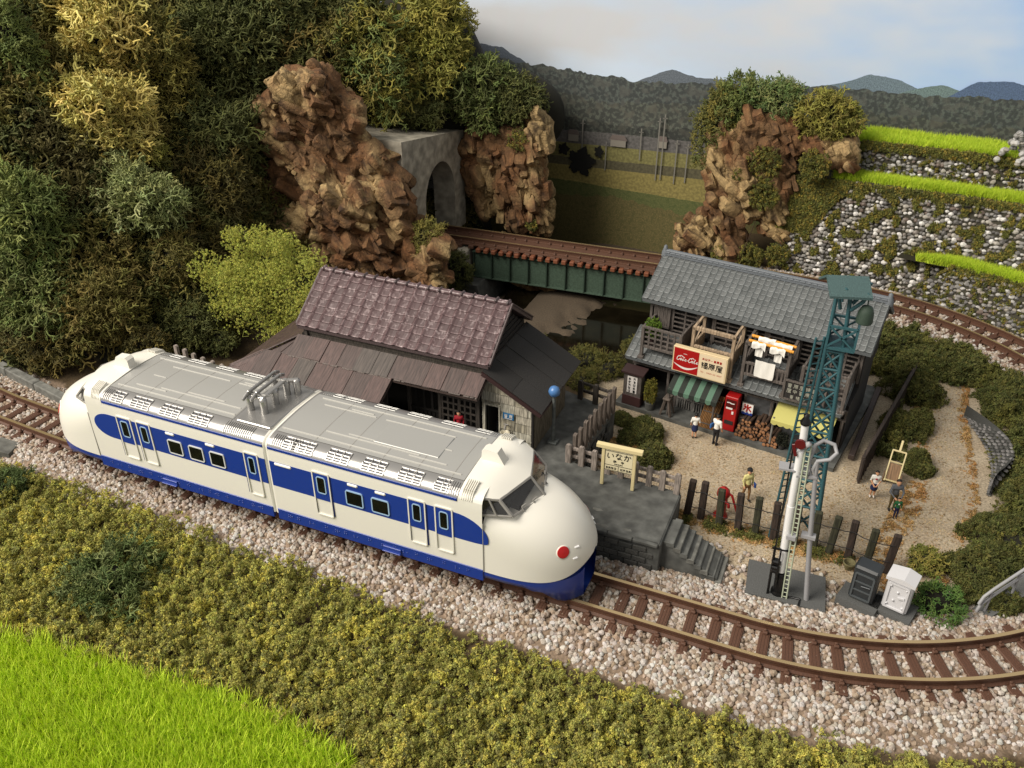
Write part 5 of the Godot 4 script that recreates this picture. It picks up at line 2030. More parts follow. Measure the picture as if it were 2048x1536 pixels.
	mk("case", b, mats.sign_red, t)
	b = B.new()
	b.box(Vector3(6.42, 1.5, -0.425), Vector3(0.54, 0.5, 0.02))
	mk("display", b, mat("vend_dark", Color(0.3, 0.05, 0.05), 0.3), t)
	b = B.new()
	b.box(Vector3(6.36, 1.22, -0.42), Vector3(0.34, 0.1, 0.03))
	b.box(Vector3(6.56, 0.98, -0.42), Vector3(0.1, 0.16, 0.03))
	strokes(b, "0,5 3,6 6,4 9,5", Vector3(6.2, 1.45, -0.413), X * 0.45, Y * 0.2, 0.05, 0.006)
	mk("labels", b, mats.white_paint, t)
	b = B.new()
	b.box(Vector3(6.42, 0.35, -0.42), Vector3(0.46, 0.22, 0.03))
	mk("hatch", b, mats.store_dark, t)
	# ice flag
	t = thing("ice_flag", "small white hanging banner with a red kanji over blue waves beside the vending machine", "flag", at, turn)
	b = B.new()
	b.box(Vector3(7.18, 1.16, -0.92), Vector3(0.58, 0.66, 0.025))
	mk("cloth", b, mats.white_paper, t)
	b = B.new()
	glyph(b, "kori", Vector3(6.92, 0.98, -0.903), X, Y, 0.5, 0.075)
	mk("red_kanji", b, mats.sign_red, t)
	b = B.new()
	var wv := PackedVector2Array([Vector2(6.89, 0.83), Vector2(7.47, 0.83)])
	for i in 13:
		wv.append(Vector2(7.47 - i * 0.58 / 12, 0.96 + 0.035 * sin(i * 1.4)))
	b.prism(wv, Vector3(0, 0, -0.907), X, Y, Z * 0.01)
	mk("waves", b, mat("wave_blue", Color(0.1, 0.2, 0.5), 0.6), t)
	b = B.new()
	b.rod(Vector3(6.85, 1.52, -0.92), Vector3(7.52, 1.52, -0.92), 0.025)
	mk("hanging_rod", b, mats.store_wood, t)
	# crate shelf below the flag
	t = thing("goods_shelf", "low dark shelf with small pale goods between vending machine and firewood", "shelf", at, turn)
	b = B.new()
	for y in [-0.1, 0.25, 0.6]:
		b.box(Vector3(7.15, y, -1.0), Vector3(0.6, 0.06, 0.4))
	for x in [6.87, 7.43]:
		b.box(Vector3(x, 0.2, -1.0), Vector3(0.06, 0.9, 0.4))
	mk("shelf_boards", b, mats.store_wood, t)
	b = B.new()
	for i in 5:
		b.box(Vector3(6.95 + i * 0.1, 0.36, -0.92), Vector3(0.07, 0.14, 0.1), Basis.IDENTITY, 0.02)
	mk("goods", b, mats.frame_grey, t)
	# firewood
	t = thing("firewood_pile", "heap of cut firewood logs with pale ends stacked against the shop wall", "firewood", at, turn)
	var r := RandomNumberGenerator.new()
	r.seed = 77
	var lm := B.new()
	lm.lathe([[0.1, -0.45], [0.105, 0.4], [0.1, 0.45]], Vector3.ZERO, 7, Basis(X, PI / 2))
	var em := B.new()
	em.lathe([[0.092, 0.0], [0.08, 0.012], [0.0, 0.016]], Vector3(0, 0, 0.45), 7, Basis(X, PI / 2))
	var lmm := lm.mesh()
	var emm := em.mesh()
	for k in [[7.45, 5, 6, -0.3], [8.25, 6, 7, -0.38], [8.9, 4, 4, -0.2]]:
		for j in k[2]:
			var n: int = maxi(1, int(k[1]) - j / 2)
			for i in n:
				var p := Vector3(k[0] + (i - n / 2.0) * 0.19 + r.randf_range(-0.03, 0.03), -0.12 + j * 0.165, k[3] - 0.4 + j * -0.03 + r.randf_range(-0.08, 0.08))
				var ba := Basis(Vector3(r.randf_range(-0.3, 0.3), 1, r.randf_range(-0.2, 0.2)).normalized(), r.randf_range(-0.12, 0.12)).scaled(Vector3.ONE * r.randf_range(0.8, 1.15))
				var lg := put("log", lmm, mats.bark, t, Transform3D(ba, p))
				put("cut_end", emm, [mats.log_end, mats.log_end_b][r.randi() % 2], lg)
	# laundry over the third balcony
	t = thing("laundry", "white laundry drying on yellow bamboo poles above the second grey balcony", "laundry", at, turn)
	for k in [[5.28, -1.15], [5.22, -0.7]]:
		b = B.new()
		b.rod(Vector3(6.75, k[0] + 0.06, k[1]), Vector3(9.0, k[0], k[1]), 0.075, 8)
		for i in 5:
			b.lathe([[0.09, -0.03], [0.09, 0.03]], Vector3(6.85 + i * 0.5, k[0] + 0.05 - i * 0.013, k[1]), 8, Basis(Z, PI / 2))
		mk("pole", b, mat("pole_yellow", Color(0.86, 0.6, 0.2), 0.6), t)
	for k in [[7.55, 5.3, -1.1, 0.85, 0.35], [8.4, 5.22, -1.05, 0.9, 0.4], [7.3, 5.2, -0.66, 0.7, 0.3], [8.25, 5.16, -0.66, 0.75, 0.32]]:
		b = B.new()
		var rows := []
		for i in 9:
			var a := -PI * 0.65 + PI * 1.3 * i / 8.0
			var row := PackedVector3Array()
			for j in 7:
				var x: float = k[0] + (j / 6.0 - 0.5) * k[3]
				var rr := 0.11 + 0.03 * sin(j * 2.0 + i)
				var drop: float = maxf(absf(a) - PI * 0.45, 0.0) * k[4] * (0.8 + 0.4 * sin(j * 1.3))
				row.append(Vector3(x, k[1] + cos(a) * rr - drop, k[2] + sin(a) * rr))
			rows.append(row)
		b.grid(rows)
		mk("garment", b, mats.white_cloth, t)
	for k in [[7.33, 4.98, -0.7, 0.38, 0.5], [8.3, 4.92, -0.7, 0.38, 0.5], [7.75, 4.3, -0.66, 1.0, 0.95]]:
		b = B.new()
		var rows := []
		for i in 7:
			var row := PackedVector3Array()
			for j in 7:
				var f := j / 6.0 - 0.5
				row.append(Vector3(k[0] + f * k[3] * (1.0 - (0.06 if i == 6 else 0.0)), k[1] - k[4] * i / 6.0 + 0.05 * f * f, k[2] + 0.02 * sin(j * 2.1 + i * 0.5)))
			rows.append(row)
		b.grid(rows)
		mk("towel", b, mats.white_cloth, t)
	# plant on the first balcony, barrel by the yellow awning
	t = thing("balcony_plant", "bright green potted plant on the leftmost shop balcony", "potted plant", at, turn)
	b = B.new()
	b.lathe([[0.13, 0], [0.18, 0.35], [0.0, 0.32]], Vector3(1.45, 3.3, -1.2), 10)
	mk("pot", b, mats.case_brown, t)
	foam_ball(t, "foliage", Vector3(1.45, 4.25, -1.2), Vector3(0.5, 0.62, 0.45), 260, lin(0.35, 0.45, 0.12), 0.075)
	t = thing("shop_plant", "dark leafy potted plant in the shade under the yellow awning", "potted plant", at, turn)
	b = B.new()
	b.lathe([[0.15, 0], [0.2, 0.3], [0.0, 0.28]], Vector3(9.35, -0.22, -0.35), 10)
	mk("pot", b, mats.store_dark, t)
	foam_ball(t, "foliage", Vector3(9.35, 0.35, -0.35), Vector3(0.35, 0.4, 0.3), 120, lin(0.1, 0.12, 0.06), 0.07)


func foam_ball(parent: Node, called: String, at: Vector3, rad: Vector3, n: int, col: Color, size: float) -> void:
	var where := []
	var tint := []
	for i in n:
		var d := Vector3(rng.randf_range(-1, 1), rng.randf_range(-1, 1), rng.randf_range(-1, 1)).normalized()
		var rr := pow(rng.randf(), 0.3) * rng.randf_range(0.85, 1.08)
		where.append(Transform3D(Basis(d, rng.randf() * TAU).scaled(Vector3.ONE * size), at + d * rad * rr))
		tint.append(jitter(col, rng, 0.28))
	var key := "crumb_shared"
	if not texs.has(key):
		texs[key] = crumb_mesh(9, 7, 1.0, 0.75)
	many(called, texs[key], vmat("foam", 0.95), where, tint, parent)


# ------------------------------------------------------------------ cliffs
func rock_lobe(b: B, at: Vector3, rad: Vector3, basis: Basis, n: int, amp: float, warm: float, power := 3.4) -> void:
	var dirs := [[Vector3.RIGHT, Vector3.UP, Vector3.BACK], [Vector3.LEFT, Vector3.BACK, Vector3.UP], [Vector3.UP, Vector3.BACK, Vector3.RIGHT], [Vector3.BACK, Vector3.RIGHT, Vector3.UP], [Vector3.FORWARD, Vector3.UP, Vector3.RIGHT], [Vector3.DOWN, Vector3.RIGHT, Vector3.BACK]]
	var base := lin(0.54, 0.41, 0.27)
	var pale := lin(0.83, 0.71, 0.5)
	var dark := lin(0.21, 0.145, 0.1)
	var rust := lin(0.57, 0.39, 0.24)
	for f in dirs:
		var g := []
		var cs := []
		for i in n + 1:
			var row := PackedVector3Array()
			var crow := PackedColorArray()
			for j in n + 1:
				var d: Vector3 = (f[0] + f[1] * (i * 2.0 / n - 1.0) + f[2] * (j * 2.0 / n - 1.0)).normalized()
				var k := pow(pow(absf(d.x), power) + pow(absf(d.y), power) + pow(absf(d.z), power), -1.0 / power)
				var p := at + basis * (d * k * rad)
				var q := Vector3(p.x * 1.0, p.y * 0.8 + p.x * 0.35, p.z)
				var rg := n_rough.get_noise_3dv(q)
				var cell := clampf((n_cell.get_noise_3dv(q * Vector3(1.0, 1.7, 1.0)) + 1.0) * 1.6, 0.0, 1.0)
				var cell2 := clampf((n_cell.get_noise_3dv(q * 2.6 + Vector3(7, 3, 1)) + 1.0) * 1.5, 0.0, 1.0)
				var fine := n_fine.get_noise_3dv(q * 2.2)
				var strata := absf(fposmod((p.y * 0.9 - p.x * 0.45 + fine * 0.5) * 1.1, 1.0) - 0.5)
				var push := rg * 0.62 + (minf(cell, 0.75) - 0.5) * 0.85 + (minf(cell2, 0.6) - 0.45) * 0.22 + fine * 0.16 + (strata - 0.25) * 0.13
				row.append(p + basis * d * push * amp)
				var w := clampf(n_low.get_noise_3dv(q * 1.6 + Vector3(50, 0, 0)) * 1.4 + 0.5 + warm, 0, 1)
				var c := base.lerp(rust, clampf(n_fine.get_noise_3dv(q * 0.6 + Vector3(9, 9, 9)) + 0.4, 0, 1))
				c = c.lerp(pale, clampf((w - 0.45) * 1.6 + fine * 0.35, 0, 1))
				c = c.lerp(dark, clampf(-fine * 1.3 - 0.15 + n_low.get_noise_3dv(q * 2.5) * 0.8, 0, 0.85))
				crow.append(c)
			g.append(row)
			cs.append(crow)
		var nm := []
		for i in n + 1:
			var row := PackedVector3Array()
			for j in n + 1:
				var m: Vector3 = (g[mini(i + 1, n)][j] - g[maxi(i - 1, 0)][j]).cross(g[i][mini(j + 1, n)] - g[i][maxi(j - 1, 0)])
				if m.dot(g[i][j] - at) < 0:
					m = -m
				row.append(m.normalized())
			nm.append(row)
		var flip: bool = f[1].cross(f[2]).dot(f[0]) < 0
		for i in n:
			for j in n:
				for e in ([[0, 0], [1, 1], [1, 0], [0, 0], [0, 1], [1, 1]] if not flip else [[0, 0], [1, 0], [1, 1], [0, 0], [1, 1], [0, 1]]):
					b.v.append(g[i + e[0]][j + e[1]])
					b.n.append((nm[i + e[0]][j + e[1]] * 0.35 + nm[i][j]).normalized())
					b.c.append(cs[i + e[0]][j + e[1]])


func cliff(called: String, label: String, lobes: Array, dip := -0.5, dens := 1.0) -> Node3D:   # lobes: x, y, z, rx, ry, rz, turn about z, about y, warmth
	var b := B.new()
	var r := RandomNumberGenerator.new()
	r.seed = 12 + lobes.size()
	for l in lobes:
		var basis := Basis(Vector3.UP, l[7]) * Basis(Vector3.BACK, l[6])
		var at := Vector3(l[0], l[1], l[2])
		var rad := Vector3(l[3], l[4], l[5])
		rock_lobe(b, at, rad * 0.86, basis, 24 if maxf(l[3], l[4]) > 1.6 else 18, clampf(minf(l[3], l[4]) * 0.5, 0.35, 0.9), l[8] - 0.15)
		# slabs and broken blocks breaking out of it, bedded along one dip
		var n := int(dens * (rad.x * rad.y + rad.x * rad.z * 0.5 + rad.y * rad.z * 0.5) * 6.0) + 6
		for i in n:
			var d := Vector3(r.randf_range(-1, 1), r.randf_range(-1, 1), r.randf_range(-0.35, 1)).normalized()
			var k := pow(pow(absf(d.x), 3.4) + pow(absf(d.y), 3.4) + pow(absf(d.z), 3.4), -1.0 / 3.4)
			var p := at + basis * (d * k * rad * r.randf_range(0.74, 0.93))
			var s := r.randf_range(0.2, 0.62) * clampf(rad.y * 0.6, 0.6, 1.2)
			var ba := Basis(Vector3.BACK, dip + r.randf_range(-0.35, 0.35)) * Basis(Vector3.UP, r.randf_range(-0.7, 0.7)) * Basis(Vector3.RIGHT, r.randf_range(-0.3, 0.3))
			rock_lobe(b, p, Vector3(s * r.randf_range(0.8, 1.7), s * r.randf_range(0.3, 0.7), s * r.randf_range(0.7, 1.1)), ba, 5, s * 0.55, l[8] + r.randf_range(-0.35, 0.25), 7.0)
	return tag(mk(called, b, vmat("rock", 0.92, "rock", 0.42, 16.0), self), label, "rock cliff") as Node3D


func cliffs() -> void:
	cliff("rock_cliff", "tall jagged cork brown cliff between the lichen hill and the tunnel", [
		[-15.6, 12.0, -27.5, 2.3, 1.9, 2.0, 0.2, 0.3, 0.25], [-17.6, 9.6, -27.3, 2.2, 1.9, 2.0, -0.3, 0.2, -0.05], [-14.2, 9.8, -28.4, 2.3, 2.2, 2.0, 0.1, 0.6, -0.12],
		[-16.4, 8.3, -26.3, 3.3, 1.0, 1.4, -0.55, 0.1, 0.6], [-14.2, 6.6, -25.8, 2.5, 1.05, 1.5, -0.8, 0.1, 0.6], [-16.9, 5.6, -27.2, 2.5, 3.2, 2.0, 0.0, 0.3, -0.15],
		[-13.2, 6.4, -28.6, 2.6, 3.0, 2.0, -0.3, 0.4, -0.2], [-12.3, 4.3, -25.8, 2.2, 2.7, 1.7, 0.2, 0.5, 0.3], [-14.8, 2.2, -26.2, 3.4, 3.0, 2.0, 0.1, 0.2, -0.05],
		[-11.0, 6.4, -28.8, 2.3, 1.5, 1.5, -0.9, 0.3, -0.15], [-9.6, 4.0, -28.2, 1.6, 2.4, 1.4, 0.35, 0.4, -0.1], [-10.9, 1.3, -25.6, 2.1, 2.4, 1.5, 0.3, 0.5, -0.1],
		[-8.3, 2.2, -27.4, 0.9, 1.9, 0.9, 0.25, 0.0, 0.2], [-6.0, 1.4, -27.3, 0.75, 1.9, 1.0, -0.12, 0.0, 0.2], [-7.3, 0.2, -26.6, 2.1, 1.1, 1.1, 0.1, 0.0, 0.3], [-7.5, -1.6, -27.0, 2.6, 1.4, 1.6, 0.0, 0.0, -0.1]], -0.65)
	cliff("rock_cliff", "brown rock face right of the tunnel portal under dark green lichen", [
		[-7.4, 4.4, -40.0, 2.4, 4.4, 1.2, 0.0, 0.1, 0.0], [-5.2, 4.2, -39.8, 1.6, 4.6, 1.2, 0.03, -0.2, 0.0], [-3.5, 6.6, -39.7, 0.95, 2.7, 1.1, -0.12, 0.0, 0.2], [-3.2, 2.4, -39.4, 0.9, 2.6, 1.1, 0.1, 0.2, 0.2], [-6.2, 7.8, -40.6, 2.9, 1.4, 1.4, 0.1, 0.0, -0.1], [-4.4, 0.6, -39.0, 1.4, 1.2, 0.9, 0.0, 0.0, 0.0]], -1.25)
	cliff("rock_cliff", "ragged brown and orange cliff at the left end of the stone terraces", [
		[10.8, 6.4, -40.6, 1.2, 1.8, 1.2, 0.1, 0.1, 0.05], [12.2, 8.6, -41.0, 2.4, 1.7, 1.4, 0.5, 0.1, 0.1], [14.2, 9.4, -41.4, 2.0, 1.2, 1.3, 0.2, 0.0, 0.0], [16.6, 8.6, -41.2, 1.9, 1.0, 1.2, -0.15, 0.0, 0.35], [18.7, 8.2, -40.9, 1.3, 1.1, 1.2, 0.1, 0.2, 0.3],
		[11.2, 4.0, -40.2, 1.2, 2.9, 1.2, -0.1, 0.3, 0.12], [12.6, 5.4, -39.9, 1.1, 2.5, 1.0, 0.05, 0.1, 0.42], [9.6, 1.0, -39.6, 1.7, 1.7, 1.2, 0.5, 0.0, 0.15], [12.0, 1.4, -39.6, 1.2, 2.3, 1.1, 0.1, 0.4, 0.1], [14.4, 6.0, -41.2, 2.0, 3.2, 1.2, 0.0, 0.0, -0.2], [14.9, 3.9, -40.0, 1.1, 1.0, 0.9, 0.3, 0.0, 0.2], [15.2, 2.4, -40.0, 1.3, 0.6, 0.7, -0.3, 0.0, 0.1]], -0.9)
	cliff("bank_rock", "dark low rocks on the river bank under the bridge", [[-2.0, -2.9, -36.6, 2.3, 1.3, 1.3, 0.2, 0.0, -0.05], [-4.2, -2.4, -38.6, 2.0, 1.8, 1.2, 0.0, 0.2, -0.2], [0.6, -3.4, -37.6, 1.6, 0.8, 1.0, 0.0, 0.2, 0.0]])


# ------------------------------------------------------------------ tunnel and bridge
func tunnel_and_bridge() -> void:
	var t := thing("tunnel_portal", "grey concrete tunnel portal with a dark arched mouth", "tunnel")
	var X := Vector3.RIGHT
	var Y := Vector3.UP
	var Z := Vector3.BACK
	# front faces +x: outline in z, y with the arch cut out of its lower edge
	var poly := PackedVector2Array([Vector2(-29.6, -0.6), Vector2(-29.6, 8.8), Vector2(-39.5, 7.2), Vector2(-39.5, -0.6), Vector2(-37.6, -0.6)])
	for i in 19:
		var a := PI - PI * i / 18.0
		poly.append(Vector2(-35.15 + 2.45 * cos(a), 3.0 + 2.8 * sin(a)))
	poly.append(Vector2(-32.7, -0.6))
	var b := B.new()
	b.prism(poly, Vector3(-11.6, 0, 0), Z, Y, X * 1.9)
	mk("portal_front", b, mats.concrete_portal, t)
	b = B.new()
	b.prism(PackedVector2Array([Vector2(-29.62, -0.6), Vector2(-29.62, 8.75), Vector2(-39.4, 7.15), Vector2(-39.4, -0.6)]), Vector3(-16.5, 0, 0), Z, Y, X * 0.3)
	b.box(Vector3(-14.0, 4.1, -29.88), Vector3(5.0, 9.1, 0.5))
	b.box(Vector3(-14.0, 7.75, -34.55), Vector3(5.0, 0.4, 9.6), Basis(X, -0.161))
	b.box(Vector3(-14.0, 3.2, -39.2), Vector3(5.0, 8.0, 0.5))
	mk("portal_body", b, mats.concrete_portal, t)
	# stone-lined mouth further in
	for i in 14:
		b = B.new()
		var a := PI * i / 13.0
		b.box(Vector3(-11.9, 3.0 + 2.95 * sin(a), -35.15 + 2.6 * cos(a)), Vector3(0.5, 0.6, 0.35), Basis(X, -a))
		mk("arch_lining", b, mats.masonry, t)
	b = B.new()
	b.box(Vector3(-13.0, 2.6, -35.1), Vector3(0.2, 6.8, 5.6))  # plain dark panel standing across the track behind the arch
	mk("mouth_panel", b, mats.tunnel_dark, t)
	# abutment
	t = thing("bridge_abutment", "grey concrete abutment carrying the left end of the railway bridge", "abutment")
	b = B.new()
	b.box(Vector3(-8.2, -1.5, -35.3), Vector3(2.9, 2.3, 4.4), Basis.IDENTITY, 0.06)
	mk("bearing_block", b, mats.concrete_portal, t)
	b = B.new()
	b.prism(PackedVector2Array([Vector2(-9.6, -5), Vector2(-4.9, -5), Vector2(-5.5, -2.7), Vector2(-9.6, -2.7)]), Vector3(0, 0, -36.8), X, Y, Vector3(0, 0, 4.3))
	mk("pier", b, mats.concrete_dark, t)
	t = thing("bridge_abutment", "grey concrete abutment at the right end of the bridge behind the shop", "abutment")
	b = B.new()
	b.box(Vector3(11.3, -1.9, -36.3), Vector3(2.4, 3.2, 4.4), Basis.IDENTITY, 0.06)
	mk("bearing_block", b, mats.concrete_portal, t)
	# plate girder bridge
	t = thing("girder_bridge", "dark green plate girder railway bridge over the river with rusty sleeper ends", "bridge")
	var p0 := Vector3(-6.5, 0, -34.1)
	var p1 := Vector3(10.2, 0, -35.05)
	var d := (p1 - p0).normalized()
	var side := Vector3.UP.cross(d)
	for s in [0.0, 2.35]:
		b = B.new()
		var o := -side * 0.0 + Vector3(0, 0, -s)
		b.bar(p0 + o + Y * -1.55, p1 + o + Y * -1.55, 0.08, 2.1)
		b.bar(p0 + o + Y * -0.5, p1 + o + Y * -0.5, 0.42, 0.08)
		b.bar(p0 + o + Y * -2.6, p1 + o + Y * -2.6, 0.42, 0.08)
		mk("girder", b, mats.bridge_green, t)
		if s == 0.0:
			for i in 12:
				b = B.new()
				var q := p0 + d * (0.1 + i * 1.5) + Vector3(0, 0, 0.14)
				b.bar(q + Y * -0.55, q + Y * -2.58, 0.08, 0.2, Z)
				mk("stiffener", b, mats.bridge_green_dark, t)
	b = B.new()
	for i in 8:
		var q := p0 + d * (1.0 + i * 2.1)
		b.bar(q + Y * -2.4, q + Y * -2.4 + Vector3(0, 0, -2.35), 0.12, 0.2)
		b.bar(q + Y * -0.7, q + Y * -0.7 + Vector3(0, 0, -2.35), 0.12, 0.2)
	mk("cross_frame", b, mats.bridge_green_dark, t)
	b = B.new()
	b.box(Vector3.ZERO, Vector3(0.36, 0.32, 3.3), Basis.IDENTITY, 0.05)
	var sm := b.mesh()
	for i in 26:
		put("bridge_sleeper", sm, mats.rust_orange, t, Transform3D(Basis(d, Y, d.cross(Y)), p0 + d * (0.5 + i * 0.63) + Vector3(0, -0.28, -1.15)))
	b = B.new()
	b.bar(p0 + Vector3(-4, -0.07, -1.15), p1 + Vector3(2, -0.07, -1.15), 2.6, 0.08)
	mk("track_deck", b, mats.sleeper_brown, t)


# ------------------------------------------------------------------ lichen, foliage
var sprigs := []
var fine_sprigs := []

func lichen(called: String, label: String, cat: String, at: Vector3, rad: Vector3, cols: Array, n: int, size := 1.0, group := "", out_only := Vector3(0.35, 0.1, 0.6)) -> Node3D:
	var t := thing(called, label, cat, at, 0.0, group)
	var b := B.new()
	var core: Color = cols[0]
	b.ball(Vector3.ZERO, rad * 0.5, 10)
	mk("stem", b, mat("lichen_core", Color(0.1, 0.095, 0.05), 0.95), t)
	var lists := [[], [], [], []]
	var tints := [[], [], [], []]
	var k := 0
	n = int(n * 1.75)
	while k < n:
		var d := Vector3(rng.randf_range(-1, 1), rng.randf_range(-1, 1), rng.randf_range(-1, 1))
		if d.length() > 1.0 or d.length() < 0.05:
			continue
		d = d.normalized()
		if d.dot(out_only.normalized()) < -0.45:
			continue
		k += 1
		var lump := 1.0 + 1.0 * n_fine.get_noise_3dv((at + d * rad) * 0.33) + 0.4 * pow(rng.randf(), 3.0)
		var p := d * rad * 0.6 * lump
		var up := (d * 0.75 + Vector3(0, 0.1, 0) + Vector3(rng.randf_range(-1, 1), rng.randf_range(-1, 1), rng.randf_range(-1, 1)) * 0.95).normalized()
		var sc := size * rng.randf_range(0.6, 1.05) * clampf(minf(rad.x, rad.y) * 0.36, 0.4, 1.15)
		var s := Vector3(0, 0, 1).cross(up) if absf(up.z) < 0.9 else Vector3(1, 0, 0).cross(up)
		s = s.normalized()
		var bs := Basis(s, up, s.cross(up)).rotated(up, rng.randf() * TAU).scaled(Vector3.ONE * sc)
		var w := rng.randi() % 4
		lists[w].append(Transform3D(bs, p))
		tints[w].append(jitter(cols[rng.randi() % cols.size()], rng, 0.18))
	for w in 4:
		if lists[w].size():
			many("branches", sprigs[w], vmat("lichen", 0.85), lists[w], tints[w], t)
	return t


func make_sprigs() -> void:
	for i in 4:
		sprigs.append(sprig_mesh(31 + i, 3, 0.6, 0.095))
	for i in 3:
		fine_sprigs.append(crumb_mesh(61 + i, 12, 0.85, 0.42))


func hill() -> void:
	var yel := [lin(0.77, 0.71, 0.4), lin(0.83, 0.77, 0.46), lin(0.68, 0.63, 0.34)]
	var olive := [lin(0.5, 0.47, 0.22), lin(0.43, 0.41, 0.19)]
	var green := [lin(0.41, 0.46, 0.24), lin(0.47, 0.51, 0.27)]
	var dk := [lin(0.31, 0.33, 0.16), lin(0.36, 0.37, 0.18)]
	var pale := [lin(0.52, 0.55, 0.34), lin(0.44, 0.47, 0.27), lin(0.58, 0.6, 0.4)]
	var brown := [lin(0.43, 0.39, 0.19), lin(0.34, 0.32, 0.16)]
	var gold := [lin(0.6, 0.58, 0.27), lin(0.53, 0.52, 0.23)]
	var g := "lichen clumps on the hillside"
	for k in [
		["tall yellow lichen clump at the top of the hill on the left", -26.3, 15.2, -21.0, 3.4, 4.0, yel, 330],
		["yellow lichen clump hanging below the tall yellow one", -23.8, 11.6, -17.0, 3.1, 3.4, yel, 300],
		["small yellow lichen tuft right of the yellow clumps", -21.8, 9.6, -18.0, 1.9, 1.3, gold, 110],
		["olive lichen column right of the tall yellow clump", -24.1, 13.0, -22.8, 2.7, 4.8, olive, 300],
		["green lichen column at the upper left edge", -27.0, 15.5, -14.8, 1.9, 4.2, green, 230],
		["large dark green lichen clump at the hill top left of the brown cliff", -23.5, 13.3, -29.0, 3.9, 4.7, dk, 360],
		["dark green lichen clump beside the cliff's left shoulder", -21.0, 9.0, -24.0, 3.1, 3.4, dk, 260],
		["pale green spreading lichen clump in the middle of the hillside", -20.4, 8.2, -14.8, 3.9, 2.3, pale, 330],
		["brown lichen clump right of the pale green one", -19.4, 6.8, -21.4, 2.7, 2.9, brown, 220],
		["low brown lichen clump above the light green tree", -16.8, 3.8, -17.9, 2.3, 1.9, brown, 160],
		["green lichen clump at the left edge halfway up", -23.3, 8.0, -9.9, 2.4, 3.2, green, 260],
		["green lichen clump low at the left edge", -22.6, 4.2, -8.3, 2.5, 2.5, [green[0], pale[1]], 240],
		["brown lichen clump above the track at the left edge", -22.4, 1.3, -7.4, 2.6, 1.6, brown, 170],
		["olive brown lichen clump behind the train's rear nose", -19.2, 3.4, -9.9, 2.9, 2.2, [olive[1], brown[0]], 240],
		["dark brown lichen clump low behind the rear car", -17.0, 1.2, -10.3, 2.4, 1.4, brown, 150],
		["brown lichen clump left of the light green tree", -17.5, 4.7, -14.3, 2.5, 1.7, [brown[0], olive[1]], 160],
		["dark green lichen clump behind the rear car's roof", -15.6, 1.6, -12.7, 2.4, 1.6, dk, 170],
		["dark lichen tuft beside the tree trunk", -13.7, 0.7, -12.8, 1.6, 1.0, dk, 90],
		["dark green lichen clump at the top edge left of the cliff top", -21.2, 15.5, -33.0, 3.4, 3.0, dk, 240],
		["brown lichen clump directly above the cliff top", -18.4, 13.2, -33.5, 3.2, 3.0, [brown[0], dk[1]], 240],
		["dark green lichen clump at the top edge above the cliff", -17.1, 15.4, -36.0, 3.2, 2.4, dk, 200],
		["olive green lichen clump above the tunnel portal", -14.8, 12.6, -36.0, 3.8, 4.4, [olive[0], gold[1], green[0]], 360],
		["yellow green lichen column at the hill's right edge", -12.0, 13.4, -38.0, 2.8, 4.2, gold, 280],
		["narrow yellow green lichen column against the sky", -10.5, 14.6, -39.0, 1.8, 3.6, gold, 170],
		["dark green lichen mat on top of the tunnel portal", -12.4, 9.3, -36.4, 3.4, 1.6, dk, 220],
		["dark green lichen clump above the rock face right of the tunnel", -8.3, 10.0, -39.2, 3.1, 2.5, [dk[0], green[0]], 270],
		["small dark green lichen clump at the rock face's right end", -5.2, 9.9, -39.6, 2.0, 1.9, dk, 150]]:
		lichen("lichen_clump", k[0], "lichen", Vector3(k[1], k[2], k[3]), Vector3(k[4], k[5], minf(k[4], k[5]) * 0.9), k[6], k[7], 1.0, g)
	# bare hill covered with one ragged mat of dark lichen
	var lists := [[], [], [], []]
	var tints := [[], [], [], []]
	var n := 0
	while n < 5200:
		var x := rng.randf_range(-34, -8.5)
		var z := rng.randf_range(-44, -5.2)
		var h := hill_height(x, z)
		if h < 0.3 or h > 19 or track_dist(x, z) < 3.0 or x > -10.5 and z > -39:
			continue
		n += 1
		var up := Vector3(0.75, 0.35, 0.5) + Vector3(rng.randf_range(-1, 1), rng.randf_range(-1, 1), rng.randf_range(-1, 1)) * 0.6
		up = up.normalized()
		var s := Vector3(0, 0, 1).cross(up).normalized()
		var w := rng.randi() % 4
		lists[w].append(Transform3D(Basis(s, up, s.cross(up)).rotated(up, rng.randf() * TAU).scaled(Vector3.ONE * rng.randf_range(0.65, 1.1)), Vector3(x, ground_height(x, z) + rng.randf_range(-0.2, 0.5), z)))
		tints[w].append(jitter([brown[1], dk[0], olive[1], brown[0], dk[1]][int(clampf((n_low.get_noise_2d(x, z) + 0.5) * 5, 0, 4))], rng, 0.15))
	var t := thing("lichen_cover", "", "")
	t.set_meta("kind", "stuff")
	t.set_meta("label", "dark brown and green lichen matting over the steep hillside")
	for w in 4:
		many("branches", sprigs[w], vmat("lichen", 0.85), lists[w], tints[w], t)
	# a bulge of hill over the tunnel
	var b := B.new()
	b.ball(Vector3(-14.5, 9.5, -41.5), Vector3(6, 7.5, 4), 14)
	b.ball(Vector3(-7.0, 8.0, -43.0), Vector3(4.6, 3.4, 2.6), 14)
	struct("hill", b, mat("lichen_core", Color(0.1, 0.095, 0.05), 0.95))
	# the others
	lichen("lichen_clump", "small olive lichen bush growing in the notch of the brown cliff beside the bridge", "bush", Vector3(-7.2, 2.7, -27.6), Vector3(1.4, 1.7, 1.2), olive, 150, 0.9)
	lichen("lichen_clump", "dark green lichen bush hanging below the cliff beside the left abutment", "bush", Vector3(-7.3, -1.7, -32.6), Vector3(1.3, 1.9, 1.0), dk, 130, 0.9)
	g = "lichen bushes on the right cliff"
